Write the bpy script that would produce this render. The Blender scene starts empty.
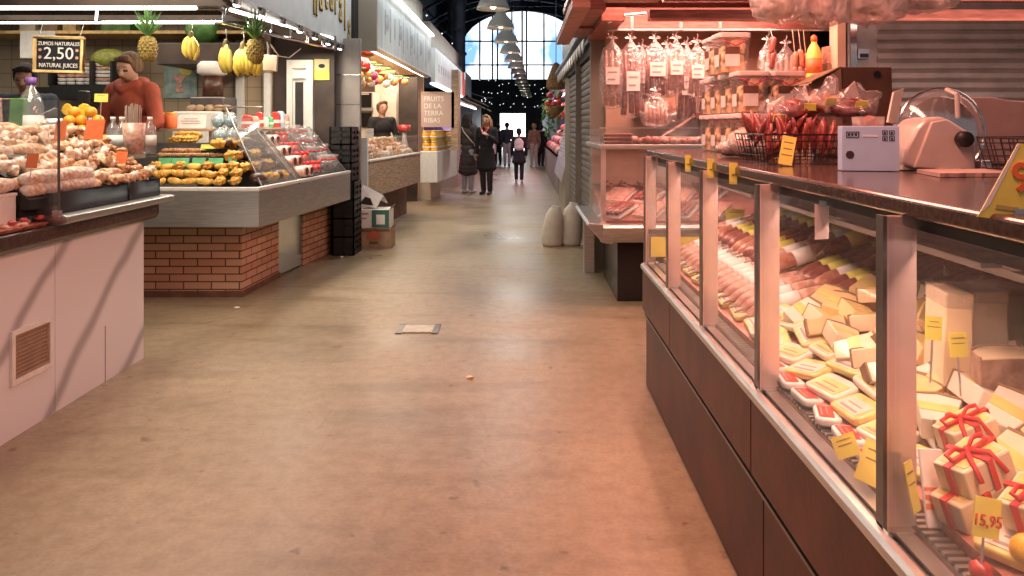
import bpy, bmesh, math, random
from mathutils import Vector, Matrix, Euler
R = random.Random(7)
SC = bpy.context.scene
COL = SC.collection
CAMH, FPX, VX, VY = 1.38, 760.0, 522.0, 126.0
def at(px, py, Y):
    return Vector(((px - VX) / FPX * Y, Y, CAMH - (py - VY) / FPX * Y))
ORD = ['first', 'second', 'third', 'fourth', 'fifth', 'sixth', 'seventh', 'eighth', 'ninth', 'tenth', 'eleventh', 'twelfth',
       'thirteenth', 'fourteenth', 'fifteenth', 'sixteenth', 'seventeenth', 'eighteenth', 'nineteenth', 'twentieth',
       'twenty-first', 'twenty-second', 'twenty-third', 'twenty-fourth', 'twenty-fifth', 'twenty-sixth', 'twenty-seventh',
       'twenty-eighth', 'twenty-ninth', 'thirtieth']

# ---------------------------------------------------------------- materials
def mat(name, col, rough=.5, metal=0., emit=None, estr=1., var=0., vscale=20., bump=0., bscale=60., spec=.5, trans=0., coat=0.,
        col2=None, stretch=None):
    m = bpy.data.materials.new(name); m.use_nodes = True
    nt = m.node_tree; b = nt.nodes['Principled BSDF']
    c = (*col, 1.)
    b.inputs['Base Color'].default_value = c
    b.inputs['Roughness'].default_value = rough
    b.inputs['Metallic'].default_value = metal
    b.inputs['Specular IOR Level'].default_value = spec
    if coat: b.inputs['Coat Weight'].default_value = coat
    if trans: b.inputs['Transmission Weight'].default_value = trans
    if emit:
        b.inputs['Emission Color'].default_value = (*emit, 1.); b.inputs['Emission Strength'].default_value = estr
    if var or bump or col2:
        tc = nt.nodes.new('ShaderNodeTexCoord'); mp = nt.nodes.new('ShaderNodeMapping')
        nt.links.new(tc.outputs['Object'], mp.inputs['Vector'])
        if stretch: mp.inputs['Scale'].default_value = stretch
    if var or col2:
        n = nt.nodes.new('ShaderNodeTexNoise'); n.inputs['Scale'].default_value = vscale; n.inputs['Detail'].default_value = 5
        nt.links.new(mp.outputs[0], n.inputs['Vector'])
        r = nt.nodes.new('ShaderNodeValToRGB')
        d = col2 if col2 else tuple(x * (1 - var) for x in col)
        e = col if col2 else tuple(min(1, x * (1 + var * .6)) for x in col)
        r.color_ramp.elements[0].position = .38; r.color_ramp.elements[0].color = (*d, 1)
        r.color_ramp.elements[1].position = .62; r.color_ramp.elements[1].color = (*e, 1)
        nt.links.new(n.outputs['Fac'], r.inputs['Fac']); nt.links.new(r.outputs['Color'], b.inputs['Base Color'])
    if bump:
        n2 = nt.nodes.new('ShaderNodeTexNoise'); n2.inputs['Scale'].default_value = bscale; n2.inputs['Detail'].default_value = 4
        nt.links.new(mp.outputs[0], n2.inputs['Vector'])
        bp = nt.nodes.new('ShaderNodeBump'); bp.inputs['Strength'].default_value = bump; bp.inputs['Distance'].default_value = .02
        nt.links.new(n2.outputs['Fac'], bp.inputs['Height']); nt.links.new(bp.outputs['Normal'], b.inputs['Normal'])
    return m

def film(name, col, cover, rough=.15, gloss=.12, bump=0., bscale=30.):
    """thin clear sheet: see-through, with a share of white scatter and of mirror gloss"""
    m = bpy.data.materials.new(name); m.use_nodes = True
    nt = m.node_tree; nt.nodes.clear()
    out = nt.nodes.new('ShaderNodeOutputMaterial'); tr = nt.nodes.new('ShaderNodeBsdfTransparent')
    di = nt.nodes.new('ShaderNodeBsdfDiffuse'); gl = nt.nodes.new('ShaderNodeBsdfGlossy')
    di.inputs['Color'].default_value = (*col, 1); gl.inputs['Roughness'].default_value = rough
    tr.inputs['Color'].default_value = (.97, .97, .97, 1)
    m1 = nt.nodes.new('ShaderNodeMixShader'); m2 = nt.nodes.new('ShaderNodeMixShader')
    m1.inputs[0].default_value = cover; m2.inputs[0].default_value = gloss
    nt.links.new(tr.outputs[0], m1.inputs[1]); nt.links.new(di.outputs[0], m1.inputs[2])
    nt.links.new(m1.outputs[0], m2.inputs[1]); nt.links.new(gl.outputs[0], m2.inputs[2]); nt.links.new(m2.outputs[0], out.inputs[0])
    if bump:
        tc = nt.nodes.new('ShaderNodeTexCoord'); n2 = nt.nodes.new('ShaderNodeTexNoise'); n2.inputs['Scale'].default_value = bscale
        nt.links.new(tc.outputs['Object'], n2.inputs['Vector'])
        bp = nt.nodes.new('ShaderNodeBump'); bp.inputs['Strength'].default_value = bump; bp.inputs['Distance'].default_value = .03
        nt.links.new(n2.outputs['Fac'], bp.inputs['Height'])
        nt.links.new(bp.outputs['Normal'], gl.inputs['Normal']); nt.links.new(bp.outputs['Normal'], di.inputs['Normal'])
    return m

M = {}
def defmats():
    M.update(
        steel=mat('brushed_steel', (.62, .60, .58), .32, .9, var=.12, vscale=8, stretch=(1, 1, 12)),
        steel_dark=mat('dark_steel', (.22, .20, .19), .35, .8, var=.15, vscale=9),
        chrome=mat('bright_chrome', (.8, .79, .78), .14, 1.),
        post=mat('polished_post', (.82, .66, .61), .3, .55, var=.15, vscale=5, bump=.1, bscale=9),
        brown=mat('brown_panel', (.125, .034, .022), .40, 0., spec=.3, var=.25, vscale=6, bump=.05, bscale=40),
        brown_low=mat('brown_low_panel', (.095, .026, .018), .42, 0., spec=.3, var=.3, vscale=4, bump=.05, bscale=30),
        granite=mat('dark_worktop', (.10, .065, .055), .16, .2, var=.3, vscale=80),
        black=mat('black_plastic', (.012, .012, .013), .45, var=.3, vscale=30),
        black_gloss=mat('black_gloss', (.015, .013, .013), .2),
        dark=mat('dark_interior', (.03, .027, .026), .7, var=.3, vscale=6),
        white=mat('white_enamel', (.78, .77, .74), .4, var=.05),
        whitep=mat('white_paper', (.82, .8, .76), .7, var=.06, vscale=30),
        cream=mat('cream_wall', (.72, .62, .52), .6, var=.08, vscale=5),
        peach=mat('peach_wall', (.80, .50, .36), .6, var=.08, vscale=4),
        pinkwood=mat('reddish_painted_wood', (.36, .12, .09), .45, var=.3, vscale=7, stretch=(1, 8, 8)),
        redwood_lite=mat('light_red_wood', (.55, .22, .16), .45, var=.25, vscale=7, stretch=(1, 8, 8)),
        wood=mat('oak_laminate', (.46, .32, .22), .5, var=.3, vscale=6, stretch=(1, 1, 9)),
        wood_dark=mat('dark_brown_board', (.06, .04, .032), .5, var=.3, vscale=5),
        pine=mat('pine_frame', (.62, .42, .18), .5, var=.2, vscale=20),
        slate=mat('chalkboard', (.012, .011, .014), .6, var=.3, vscale=30),
        chalk=mat('chalk', (.8, .78, .76), .9),
        card=mat('brown_cardboard', (.36, .24, .15), .75, var=.15, vscale=12),
        card_dark=mat('dark_cardboard', (.17, .085, .055), .7, var=.2, vscale=9),
        orange_card=mat('orange_card', (.82, .19, .06), .55, var=.08),
        yellow_card=mat('yellow_card', (.82, .76, .14), .5, var=.07, vscale=15),
        yellow_pack=mat('yellow_pack', (.84, .68, .22), .35, var=.15, vscale=22, coat=.4),
        green_card=mat('green_card', (.10, .50, .24), .5, var=.1),
        ink=mat('dark_ink', (.03, .025, .025), .7),
        redink=mat('red_ink', (.62, .06, .03), .6),
        gold=mat('gold_letters', (.62, .45, .16), .35, .3),
        pastry=mat('pale_pastry', (.82, .62, .42), .5, col2=(.52, .25, .10), vscale=38, bump=.5, bscale=50),
        pastry_w=mat('sugared_pastry', (.92, .85, .78), .45, col2=(.66, .40, .24), vscale=42, bump=.5, bscale=60),
        pastry_b=mat('browned_pastry', (.72, .42, .20), .45, col2=(.30, .11, .04), vscale=38, bump=.4, bscale=50),
        turnover=mat('golden_turnover', (.78, .50, .10), .5, col2=(.60, .30, .05), vscale=25, bump=.4, bscale=40),
        choc=mat('chocolate', (.09, .035, .02), .35, var=.4, vscale=20),
        pinkpack=mat('pink_pack', (.74, .42, .33), .35, var=.3, vscale=40, coat=.5),
        redpack=mat('red_pack', (.60, .06, .05), .3, var=.3, vscale=30, coat=.5),
        orange=mat('orange_fruit', (.82, .38, .03), .4, var=.1, bump=.15, bscale=90),
        orange_flesh=mat('orange_flesh', (.90, .55, .06), .3, var=.15, vscale=60),
        banana=mat('banana_skin', (.86, .70, .14), .45, var=.12, vscale=12),
        banana_tip=mat('banana_tip', (.14, .10, .03), .6),
        pine_skin=mat('pineapple_skin', (.42, .28, .06), .6, col2=(.12, .10, .02), vscale=55, bump=.8, bscale=60),
        leaf=mat('green_leaf', (.10, .24, .06), .5, var=.3, vscale=15),
        melon=mat('melon_skin', (.24, .26, .05), .5, var=.3, vscale=30),
        hoodie=mat('rust_hoodie', (.30, .055, .028), .85, var=.18, vscale=9, bump=.2, bscale=70),
        skin=mat('skin', (.56, .31, .22), .55, var=.06, vscale=15),
        skin_dark=mat('skin_tan', (.38, .20, .13), .55, var=.06, vscale=15),
        eye=mat('eye_dark', (.02, .015, .012), .3), lips=mat('lips', (.42, .13, .10), .5),
        hair=mat('brown_hair', (.15, .08, .04), .75, var=.4, vscale=60, stretch=(1, 1, .2)),
        hair_blonde=mat('blond_hair', (.40, .26, .13), .55, var=.3, vscale=60, stretch=(1, 1, .2)),
        hair_dark=mat('dark_hair', (.018, .013, .012), .85, var=.3, vscale=50),
        coat_dark=mat('charcoal_coat', (.035, .03, .035), .85, var=.2, vscale=12),
        coat_grey=mat('brown_grey_coat', (.062, .05, .05), .85, var=.2, vscale=12),
        cloth_black=mat('black_cloth', (.014, .013, .016), .8, var=.2, vscale=14),
        cloth_navy=mat('navy_cloth', (.03, .035, .06), .8, var=.2),
        jeans=mat('pale_jeans', (.42, .42, .46), .8, var=.15),
        tan=mat('tan_jacket', (.30, .19, .12), .8, var=.2),
        beige=mat('beige_cloth', (.48, .38, .32), .8, var=.1),
        packw=mat('white_backpack', (.74, .68, .62), .6, var=.08),
        shoe=mat('pale_shoe', (.62, .6, .58), .6), shoe_dark=mat('dark_shoe', (.03, .025, .025), .5),
        meat=mat('cured_meat', (.36, .07, .05), .4, col2=(.62, .26, .2), vscale=45, coat=.4),
        dry_sausage=mat('dry_sausage', (.16, .018, .02), .4, col2=(.36, .07, .06), vscale=60, coat=.3),
        meat_dark=mat('dark_cured_meat', (.20, .035, .028), .4, col2=(.36, .09, .07), vscale=40, coat=.4),
        ham=mat('pink_ham', (.66, .26, .2), .35, col2=(.84, .56, .46), vscale=28, coat=.4),
        sausage=mat('sausage', (.42, .13, .08), .4, col2=(.58, .27, .18), vscale=40, coat=.5, bump=.2, bscale=50),
        sausage_pale=mat('floury_sausage', (.70, .44, .36), .5, col2=(.5, .22, .16), vscale=35, bump=.2, bscale=50),
        cheese=mat('pale_cheese', (.84, .68, .46), .4, var=.06, vscale=14, coat=.3),
        cheese_y=mat('yellow_cheese', (.82, .58, .28), .4, var=.08, vscale=14, coat=.3),
        cheese_w=mat('white_cheese', (.84, .74, .62), .4, var=.06, vscale=10, coat=.3),
        rind=mat('cheese_rind', (.34, .2, .1), .6, var=.25, vscale=24),
        rind_grey=mat('marbled_cheese_rind', (.55, .36, .28), .5, col2=(.30, .16, .12), vscale=18, bump=.3, coat=.3),
        ribbon=mat('red_ribbon', (.66, .03, .03), .35),
        crisp=mat('fried_pork_rind', (.94, .70, .42), .5, col2=(.80, .46, .20), vscale=26, bump=.3, bscale=40),
        crumb=mat('pale_crumbs', (.88, .70, .60), .6, col2=(.70, .44, .34), vscale=60, bump=.6, bscale=90),
        lid=mat('translucent_lid', (.86, .74, .70), .35, var=.05),
        bluebox=mat('pale_blue_box', (.42, .60, .84), .5, var=.04),
        slicer=mat('slicer_enamel', (.62, .52, .47), .3, .15, var=.04, coat=.3),
        boardgrey=mat('taupe_board', (.42, .30, .27), .6, var=.06),
        wire=mat('dark_wire', (.05, .03, .028), .35, .6),
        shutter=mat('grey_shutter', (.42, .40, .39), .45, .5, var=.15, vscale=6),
        shutter_b=mat('shaded_shutter', (.15, .135, .125), .55, .3, var=.3, vscale=7),  # base colour darkened for the shade these shutters stand in
        sign_grey=mat('grey_signboard', (.62, .67, .70), .6, var=.08, vscale=4),
        sign_streak=mat('streaked_signboard', (.66, .70, .70), .55, col2=(.50, .55, .57), vscale=2.2, stretch=(1, 2.2, .25)),
        sign_pale=mat('pale_signboard', (.72, .78, .80), .5, var=.08, vscale=3),
        roofbox=mat('beige_roof_panel', (.30, .27, .22), .7, var=.08, vscale=3),
        warmceil=mat('warm_wood_soffit', (.72, .46, .26), .5, var=.15, vscale=6, stretch=(1, 8, 8)),
        led=mat('led_tube', (1, 1, 1), .4, emit=(1., .96, .88), estr=4.),
        led_pink=mat('pinkish_tube', (1, 1, 1), .4, emit=(1., .74, .66), estr=2.2),
        bulb=mat('small_bulb', (1, 1, 1), .4, emit=(.92, .95, 1.), estr=2.),
        bulb_warm=mat('warm_bulb', (1, 1, 1), .4, emit=(1., .82, .6), estr=6.),
        orn_red=mat('red_ornament', (.62, .03, .03), .2, coat=.5), orn_gold=mat('amber_ornament', (.75, .36, .08), .25, coat=.5),
        orn_white=mat('white_ornament', (.85, .8, .75), .3), orn_mag=mat('magenta_ornament', (.55, .05, .16), .3),
        purple=mat('purple_panel', (.22, .10, .36), .5, var=.3, vscale=9),
        sack=mat('white_sack', (.66, .62, .55), .6, var=.12, vscale=6, bump=.35, bscale=14),
        hatch=mat('steel_hatch', (.55, .48, .38), .45, .3, var=.15),
        roofdark=mat('dark_roof', (.07, .08, .10), .7, var=.3, vscale=1),
        iron=mat('blue_grey_iron', (.12, .16, .21), .5, .3, var=.2, vscale=3),
        pendant=mat('pendant_metal', (.66, .64, .60), .4, .35),
        basket=mat('wicker', (.30, .17, .07), .7, var=.4, vscale=40, bump=.5, bscale=60),
        blue_candy=mat('blue_candy', (.10, .36, .46), .35, col2=(.5, .62, .64), vscale=40),
        glassjar=film('clear_jar_plastic', (.85, .85, .85), .14, .1, .12),
        glass=film('counter_glass', (.9, .85, .82), .035, .03, .07),
        glass_pane=film('pane_glass', (.85, .9, .88), .05, .05, .08),
        film=film('plastic_film', (.90, .80, .80), .13, .16, .12, .9, 22.),
        film_white=film('milky_film', (.94, .82, .76), .42, .22, .14, 1., 16.),
        tub=film('clear_tub_plastic', (.93, .86, .82), .09, .15, .08),
    )
    # brick
    m = mat('brick_wall', (.5, .2, .1), .8); nt = m.node_tree; b = nt.nodes['Principled BSDF']
    tc = nt.nodes.new('ShaderNodeTexCoord'); sp = nt.nodes.new('ShaderNodeSeparateXYZ'); cb = nt.nodes.new('ShaderNodeCombineXYZ')
    ad = nt.nodes.new('ShaderNodeMath'); br = nt.nodes.new('ShaderNodeTexBrick'); bp = nt.nodes.new('ShaderNodeBump')
    nt.links.new(tc.outputs['Object'], sp.inputs[0]); nt.links.new(sp.outputs[0], ad.inputs[0]); nt.links.new(sp.outputs[1], ad.inputs[1])
    nt.links.new(ad.outputs[0], cb.inputs[0]); nt.links.new(sp.outputs[2], cb.inputs[1]); nt.links.new(cb.outputs[0], br.inputs['Vector'])
    br.inputs['Color1'].default_value = (.56, .30, .19, 1); br.inputs['Color2'].default_value = (.68, .43, .30, 1)
    br.inputs['Mortar'].default_value = (.12, .055, .035, 1); br.inputs['Scale'].default_value = 1.
    br.inputs['Brick Width'].default_value = .225; br.inputs['Row Height'].default_value = .062; br.inputs['Mortar Size'].default_value = .0055
    br.inputs['Bias'].default_value = -.1
    nt.links.new(br.outputs['Color'], b.inputs['Base Color']); nt.links.new(br.outputs['Fac'], bp.inputs['Height'])
    bp.inputs['Strength'].default_value = -.6; bp.inputs['Distance'].default_value = .01; nt.links.new(bp.outputs[0], b.inputs['Normal'])
    M['brick'] = m
    # tiles on the stall's back wall
    m = m.copy(); m.name = 'beige_tiles'; br = [n for n in m.node_tree.nodes if n.type == 'TEX_BRICK'][0]
    br.offset = 0; br.inputs['Color1'].default_value = (.40, .31, .21, 1); br.inputs['Color2'].default_value = (.46, .36, .25, 1)
    br.inputs['Mortar'].default_value = (.2, .15, .1, 1); br.inputs['Brick Width'].default_value = .15; br.inputs['Row Height'].default_value = .15
    br.inputs['Mortar Size'].default_value = .004; m.node_tree.nodes['Principled BSDF'].inputs['Roughness'].default_value = .3
    M['tiles'] = m
    # veined marble panel
    m = mat('veined_marble', (.8, .76, .74), .28); nt = m.node_tree; b = nt.nodes['Principled BSDF']
    tc = nt.nodes.new('ShaderNodeTexCoord'); mp = nt.nodes.new('ShaderNodeMapping'); w = nt.nodes.new('ShaderNodeTexWave')
    rp = nt.nodes.new('ShaderNodeValToRGB')
    nt.links.new(tc.outputs['Object'], mp.inputs[0]); nt.links.new(mp.outputs[0], w.inputs[0]); nt.links.new(w.outputs['Fac'], rp.inputs[0])
    mp.inputs['Rotation'].default_value = (math.radians(48), 0, 0)
    w.bands_direction = 'Y'; w.inputs['Scale'].default_value = .62; w.inputs['Distortion'].default_value = 3.2
    w.inputs['Detail'].default_value = 3; w.inputs['Detail Scale'].default_value = 1.1; w.inputs['Phase Offset'].default_value = 1.5
    e = rp.color_ramp.elements
    e[0].position = 0; e[0].color = (.38, .38, .41, 1); e[1].position = .06; e[1].color = (.66, .68, .73, 1)
    x = e.new(.14); x.color = (.74, .77, .82, 1)
    nt.links.new(rp.outputs[0], b.inputs['Base Color']); M['marble'] = m
    # concrete floor
    m = mat('worn_concrete', (.4, .3, .2), .4); nt = m.node_tree; b = nt.nodes['Principled BSDF']
    tc = nt.nodes.new('ShaderNodeTexCoord')
    def noise(scale, detail=6, sx=1, sy=1):
        mp = nt.nodes.new('ShaderNodeMapping'); mp.inputs['Scale'].default_value = (sx, sy, 1)
        n = nt.nodes.new('ShaderNodeTexNoise'); n.inputs['Scale'].default_value = scale; n.inputs['Detail'].default_value = detail
        nt.links.new(tc.outputs['Object'], mp.inputs[0]); nt.links.new(mp.outputs[0], n.inputs['Vector']); return n
    n1, n2, n3 = noise(.9, 8), noise(14, 8), noise(2.2, 6, .5, 2.2)
    def ramp(n, p0, c0, p1, c1):
        r = nt.nodes.new('ShaderNodeValToRGB'); r.color_ramp.elements[0].position = p0; r.color_ramp.elements[0].color = (*c0, 1)
        r.color_ramp.elements[1].position = p1; r.color_ramp.elements[1].color = (*c1, 1); nt.links.new(n.outputs['Fac'], r.inputs[0]); return r
    def mul(a, c, f=1.):
        x = nt.nodes.new('ShaderNodeMix'); x.data_type = 'RGBA'; x.blend_type = 'MULTIPLY'; x.inputs[0].default_value = f
        nt.links.new(a, x.inputs[6]); nt.links.new(c, x.inputs[7]); return x.outputs[2]
    r1 = ramp(n1, .35, (.29, .225, .145), .68, (.41, .32, .21)); r2 = ramp(n2, .3, (.80, .78, .75), .6, (1, 1, 1)); r3 = ramp(n3, .30, (.60, .56, .5), .47, (1, 1, 1))
    n4, n5 = noise(10, 3), noise(60, 4)
    r4 = ramp(n4, .25, (.55, .48, .42), .34, (1, 1, 1)); r5 = ramp(n5, .3, (.84, .82, .80), .6, (1.0, 1.0, 1.0))
    nt.links.new(mul(mul(mul(mul(r1.outputs[0], r2.outputs[0]), r3.outputs[0], .55), r4.outputs[0]), r5.outputs[0]), b.inputs['Base Color'])
    rr = ramp(n1, .3, (.27,) * 3, .7, (.48,) * 3); nt.links.new(rr.outputs[0], b.inputs['Roughness'])
    bp = nt.nodes.new('ShaderNodeBump'); bp.inputs['Strength'].default_value = .15; bp.inputs['Distance'].default_value = .02
    nt.links.new(n2.outputs['Fac'], bp.inputs['Height']); nt.links.new(bp.outputs[0], b.inputs['Normal'])
    M['floor'] = m
    # day-lit end window glass and doorway: they glow with the sky outside
    m = mat('daylit_glass', (.8, .85, .9), .3, emit=(.80, .90, 1.), estr=2.2); nt = m.node_tree; b = nt.nodes['Principled BSDF']
    tc = nt.nodes.new('ShaderNodeTexCoord'); mp = nt.nodes.new('ShaderNodeMapping'); mp.inputs['Scale'].default_value = (.55, 1, .28)
    n = nt.nodes.new('ShaderNodeTexNoise'); n.inputs['Scale'].default_value = 1.3; n.inputs['Detail'].default_value = 3
    nt.links.new(tc.outputs['Object'], mp.inputs[0]); nt.links.new(mp.outputs[0], n.inputs['Vector'])
    r = ramp(n, .40, (.16, .33, .60), .56, (.95, .98, 1.)); nt.links.new(r.outputs[0], b.inputs['Emission Color'])  # blue patches put into the glow imitate haze
    M['daylit'] = m
    M['daydoor'] = mat('daylit_door_glass', (.9, .95, 1), .3, emit=(.93, .97, 1.), estr=4.)
defmats()

# ---------------------------------------------------------------- mesh building
class MB:
    def __init__(s): s.v, s.f, s.m = [], [], []; s.mi = 0
    def add(s, vs, fs):
        o = len(s.v); s.v += [tuple(v) for v in vs]
        for f in fs: s.f.append([i + o for i in f]); s.m.append(s.mi)
        return s
    def box(s, x0, x1, y0, y1, z0, z1):
        v = [(x, y, z) for z in (z0, z1) for y in (y0, y1) for x in (x0, x1)]
        return s.add(v, [(0, 2, 3, 1), (4, 5, 7, 6), (0, 1, 5, 4), (2, 6, 7, 3), (0, 4, 6, 2), (1, 3, 7, 5)])
    def obox(s, c, size, eul):
        mt = Euler(eul).to_matrix(); a, b, d = (q / 2 for q in size)
        v = [mt @ Vector((x, y, z)) + Vector(c) for z in (-d, d) for y in (-b, b) for x in (-a, a)]
        return s.add(v, [(0, 2, 3, 1), (4, 5, 7, 6), (0, 1, 5, 4), (2, 6, 7, 3), (0, 4, 6, 2), (1, 3, 7, 5)])
    def prism(s, pts, a0, a1, axis='z'):
        def mk(p, a):
            return {'z': (p[0], p[1], a), 'x': (a, p[0], p[1]), 'y': (p[0], a, p[1])}[axis]
        n = len(pts); v = [mk(p, a0) for p in pts] + [mk(p, a1) for p in pts]
        f = [list(range(n))[::-1], list(range(n, 2 * n))] + [(i, (i + 1) % n, n + (i + 1) % n, n + i) for i in range(n)]
        return s.add(v, f)
    def slab(s, p, th):
        p = [Vector(q) for q in p]; nn = (p[1] - p[0]).cross(p[2] - p[0]).normalized() * th
        n = len(p); v = p + [q + nn for q in p]
        return s.add(v, [list(range(n))[::-1], list(range(n, 2 * n))] + [(i, (i + 1) % n, n + (i + 1) % n, n + i) for i in range(n)])
    def tube(s, pts, r, n=8, closed=False):
        pts = [Vector(p) for p in pts]; k = len(pts); rs = r if isinstance(r, (list, tuple)) else [r] * k
        rings = []; up = None
        for i, p in enumerate(pts):
            t = (pts[(i + 1) % k] - pts[i - 1]) if closed else (pts[min(i + 1, k - 1)] - pts[max(i - 1, 0)])
            t.normalize()
            if up is None: up = Vector((0, 0, 1)) if abs(t.z) < .9 else Vector((1, 0, 0))
            a = t.cross(up)
            if a.length < 1e-4: a = t.cross(Vector((0, 1, .1)))
            a.normalize(); b = a.cross(t); up = b
            rings.append([p + (a * math.cos(2 * math.pi * j / n) + b * math.sin(2 * math.pi * j / n)) * rs[i] for j in range(n)])
        v = [q for ring in rings for q in ring]; f = []
        for i in range(k if closed else k - 1):
            i2 = (i + 1) % k
            for j in range(n): f.append((i * n + j, i * n + (j + 1) % n, i2 * n + (j + 1) % n, i2 * n + j))
        if not closed: f += [list(range(n))[::-1], list(range((k - 1) * n, k * n))]
        return s.add(v, f)
    def lathe(s, prof, c=(0, 0, 0), n=20, ax='z', sx=1, sy=1):
        v, f = [], []; k = len(prof)
        for r, z in prof:
            for j in range(n):
                a = 2 * math.pi * j / n; q = (r * math.cos(a) * sx, r * math.sin(a) * sy, z)
                if ax == 'y': q = (q[0], q[2], q[1])
                if ax == 'x': q = (q[2], q[0], q[1])
                v.append((q[0] + c[0], q[1] + c[1], q[2] + c[2]))
        for i in range(k - 1):
            for j in range(n): f.append((i * n + j, i * n + (j + 1) % n, (i + 1) * n + (j + 1) % n, (i + 1) * n + j))
        if prof[0][0] > 1e-5: f.append(list(range(n))[::-1])
        if prof[-1][0] > 1e-5: f.append(list(range((k - 1) * n, k * n)))
        return s.add(v, f)
    def ell(s, c, r, n=12, m=8, eul=None, wob=0., rnd=None):
        rnd = rnd or R; mt = Euler(eul).to_matrix() if eul else None; v, f = [], []
        if not isinstance(r, (list, tuple)): r = (r, r, r)
        for i in range(m + 1):
            t = math.pi * i / m
            for j in range(n):
                a = 2 * math.pi * j / n; w = 1 + (rnd.uniform(-wob, wob) if wob and 0 < i < m else 0)
                q = Vector((r[0] * math.sin(t) * math.cos(a) * w, r[1] * math.sin(t) * math.sin(a) * w, r[2] * math.cos(t) * w))
                if mt: q = mt @ q
                v.append(q + Vector(c))
        for i in range(m):
            for j in range(n): f.append((i * n + j, (i + 1) * n + j, (i + 1) * n + (j + 1) % n, i * n + (j + 1) % n))
        return s.add(v, f)
    def cap(s, p0, r0, p1, r1, n=10):
        p0, p1 = Vector(p0), Vector(p1); d = p1 - p0; L = d.length; d.normalize(); pts, rs = [], []
        for k in range(4):
            a = math.pi / 2 * (1 - k / 3); pts.append(p0 - d * r0 * math.sin(a)); rs.append(max(1e-4, r0 * math.cos(a)))
        for k in range(4):
            a = math.pi / 2 * k / 3; pts.append(p1 + d * r1 * math.sin(a)); rs.append(max(1e-4, r1 * math.cos(a)))
        return s.tube(pts, rs, n)
    def crag(s, amp, freq, seed=0):
        from mathutils import noise
        c = Vector((sum(v[k] for v in s.v) / len(s.v) for k in range(3)))
        s.v = [tuple(Vector(v) + (Vector(v) - c).normalized() * amp * noise.noise(Vector(v) * freq + Vector((seed * 7.3, seed * 3.1, seed)))) for v in s.v]; return s
    def mesh(s, name, mats, smooth=False, off=(0, 0, 0)):
        me = bpy.data.meshes.new(name); o = Vector(off)
        me.from_pydata([Vector(v) - o for v in s.v], [], s.f)
        for m in (mats if isinstance(mats, (list, tuple)) else [mats]): me.materials.append(m)
        if any(s.m): me.polygons.foreach_set('material_index', s.m)
        bm = bmesh.new(); bm.from_mesh(me)
        bmesh.ops.remove_doubles(bm, verts=bm.verts, dist=1e-6)
        bmesh.ops.recalc_face_normals(bm, faces=bm.faces); bm.to_mesh(me); bm.free()
        if smooth: me.polygons.foreach_set('use_smooth', [True] * len(me.polygons))
        return me

OFF = {}
def tag(o, label=None, cat=None, group=None, kind=None):
    if label: o['label'] = label
    if cat: o['category'] = cat
    if group: o['group'] = group
    if kind: o['kind'] = kind
    return o
def thing(name, label, cat, loc=(0, 0, 0), rz=0., group=None):
    o = bpy.data.objects.new(name, None); COL.objects.link(o); o.location = loc; o.rotation_euler = (0, 0, rz); o.empty_display_size = .05
    OFF[o] = Vector(loc); return tag(o, label, cat, group)
def link(name, me, parent=None, bev=0., seg=2):
    o = bpy.data.objects.new(name, me); COL.objects.link(o)
    if parent: o.parent = parent
    if bev:
        b = o.modifiers.new('bevel', 'BEVEL'); b.width = bev; b.segments = seg; b.limit_method = 'ANGLE'
        me.polygons.foreach_set('use_smooth', [True] * len(me.polygons)); w = o.modifiers.new('wn', 'WEIGHTED_NORMAL'); w.keep_sharp = True
    return o
def part(name, mb, mats, parent, smooth=False, bev=0., label=None, seg=2):
    """mesh given in world coordinates (or in the thing's own, when it sits at the origin)"""
    off = OFF[parent]; o = link(name, mb.mesh(name, mats, smooth, off), parent, bev, seg); OFF[o] = off
    if label: o['label'] = label
    return o
def solo(name, mb, mats, label, cat, group=None, smooth=False, bev=0., kind=None, seg=2):
    xs = [v[0] for v in mb.v]; ys = [v[1] for v in mb.v]; zs = [v[2] for v in mb.v]
    c = Vector(((min(xs) + max(xs)) / 2, (min(ys) + max(ys)) / 2, min(zs)))
    o = link(name, mb.mesh(name, mats, smooth, c), None, bev, seg); o.location = c; OFF[o] = c
    return tag(o, label, cat, group, kind)
def struct(name, mb, mats, parent=None, smooth=False, bev=0.):
    if parent: return part(name, mb, mats, parent, smooth, bev)
    o = link(name, mb.mesh(name, mats, smooth), None, bev); o['kind'] = 'structure'; OFF[o] = Vector((0, 0, 0)); return o
KIDS = {}
def kids(o):
    return list(o.children)
def copy_tree(o, parent=None):
    c = o.copy(); COL.objects.link(c)
    if parent: c.parent = parent
    for ch in kids(o): copy_tree(ch, c)
    return c
def put(proto, used, loc, eul=(0, 0, 0), label=None, group=None, sc=None):
    """the first call moves the built thing itself, later calls copy it with its parts"""
    o = copy_tree(proto) if used.get(proto) else proto
    used[proto] = True; o.location = loc; o.rotation_euler = eul
    if sc: o.scale = (sc, sc, sc) if not isinstance(sc, (tuple, list)) else sc
    if label: o['label'] = label
    if group: o['group'] = group
    return o
USED = {}
def inst(me, name, loc, eul, label, cat, group=None, sc=1.):
    o = bpy.data.objects.new(name, me); COL.objects.link(o); o.location = loc; o.rotation_euler = eul
    o.scale = (sc, sc, sc) if not isinstance(sc, (tuple, list)) else sc
    return tag(o, label, cat, group)
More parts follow.
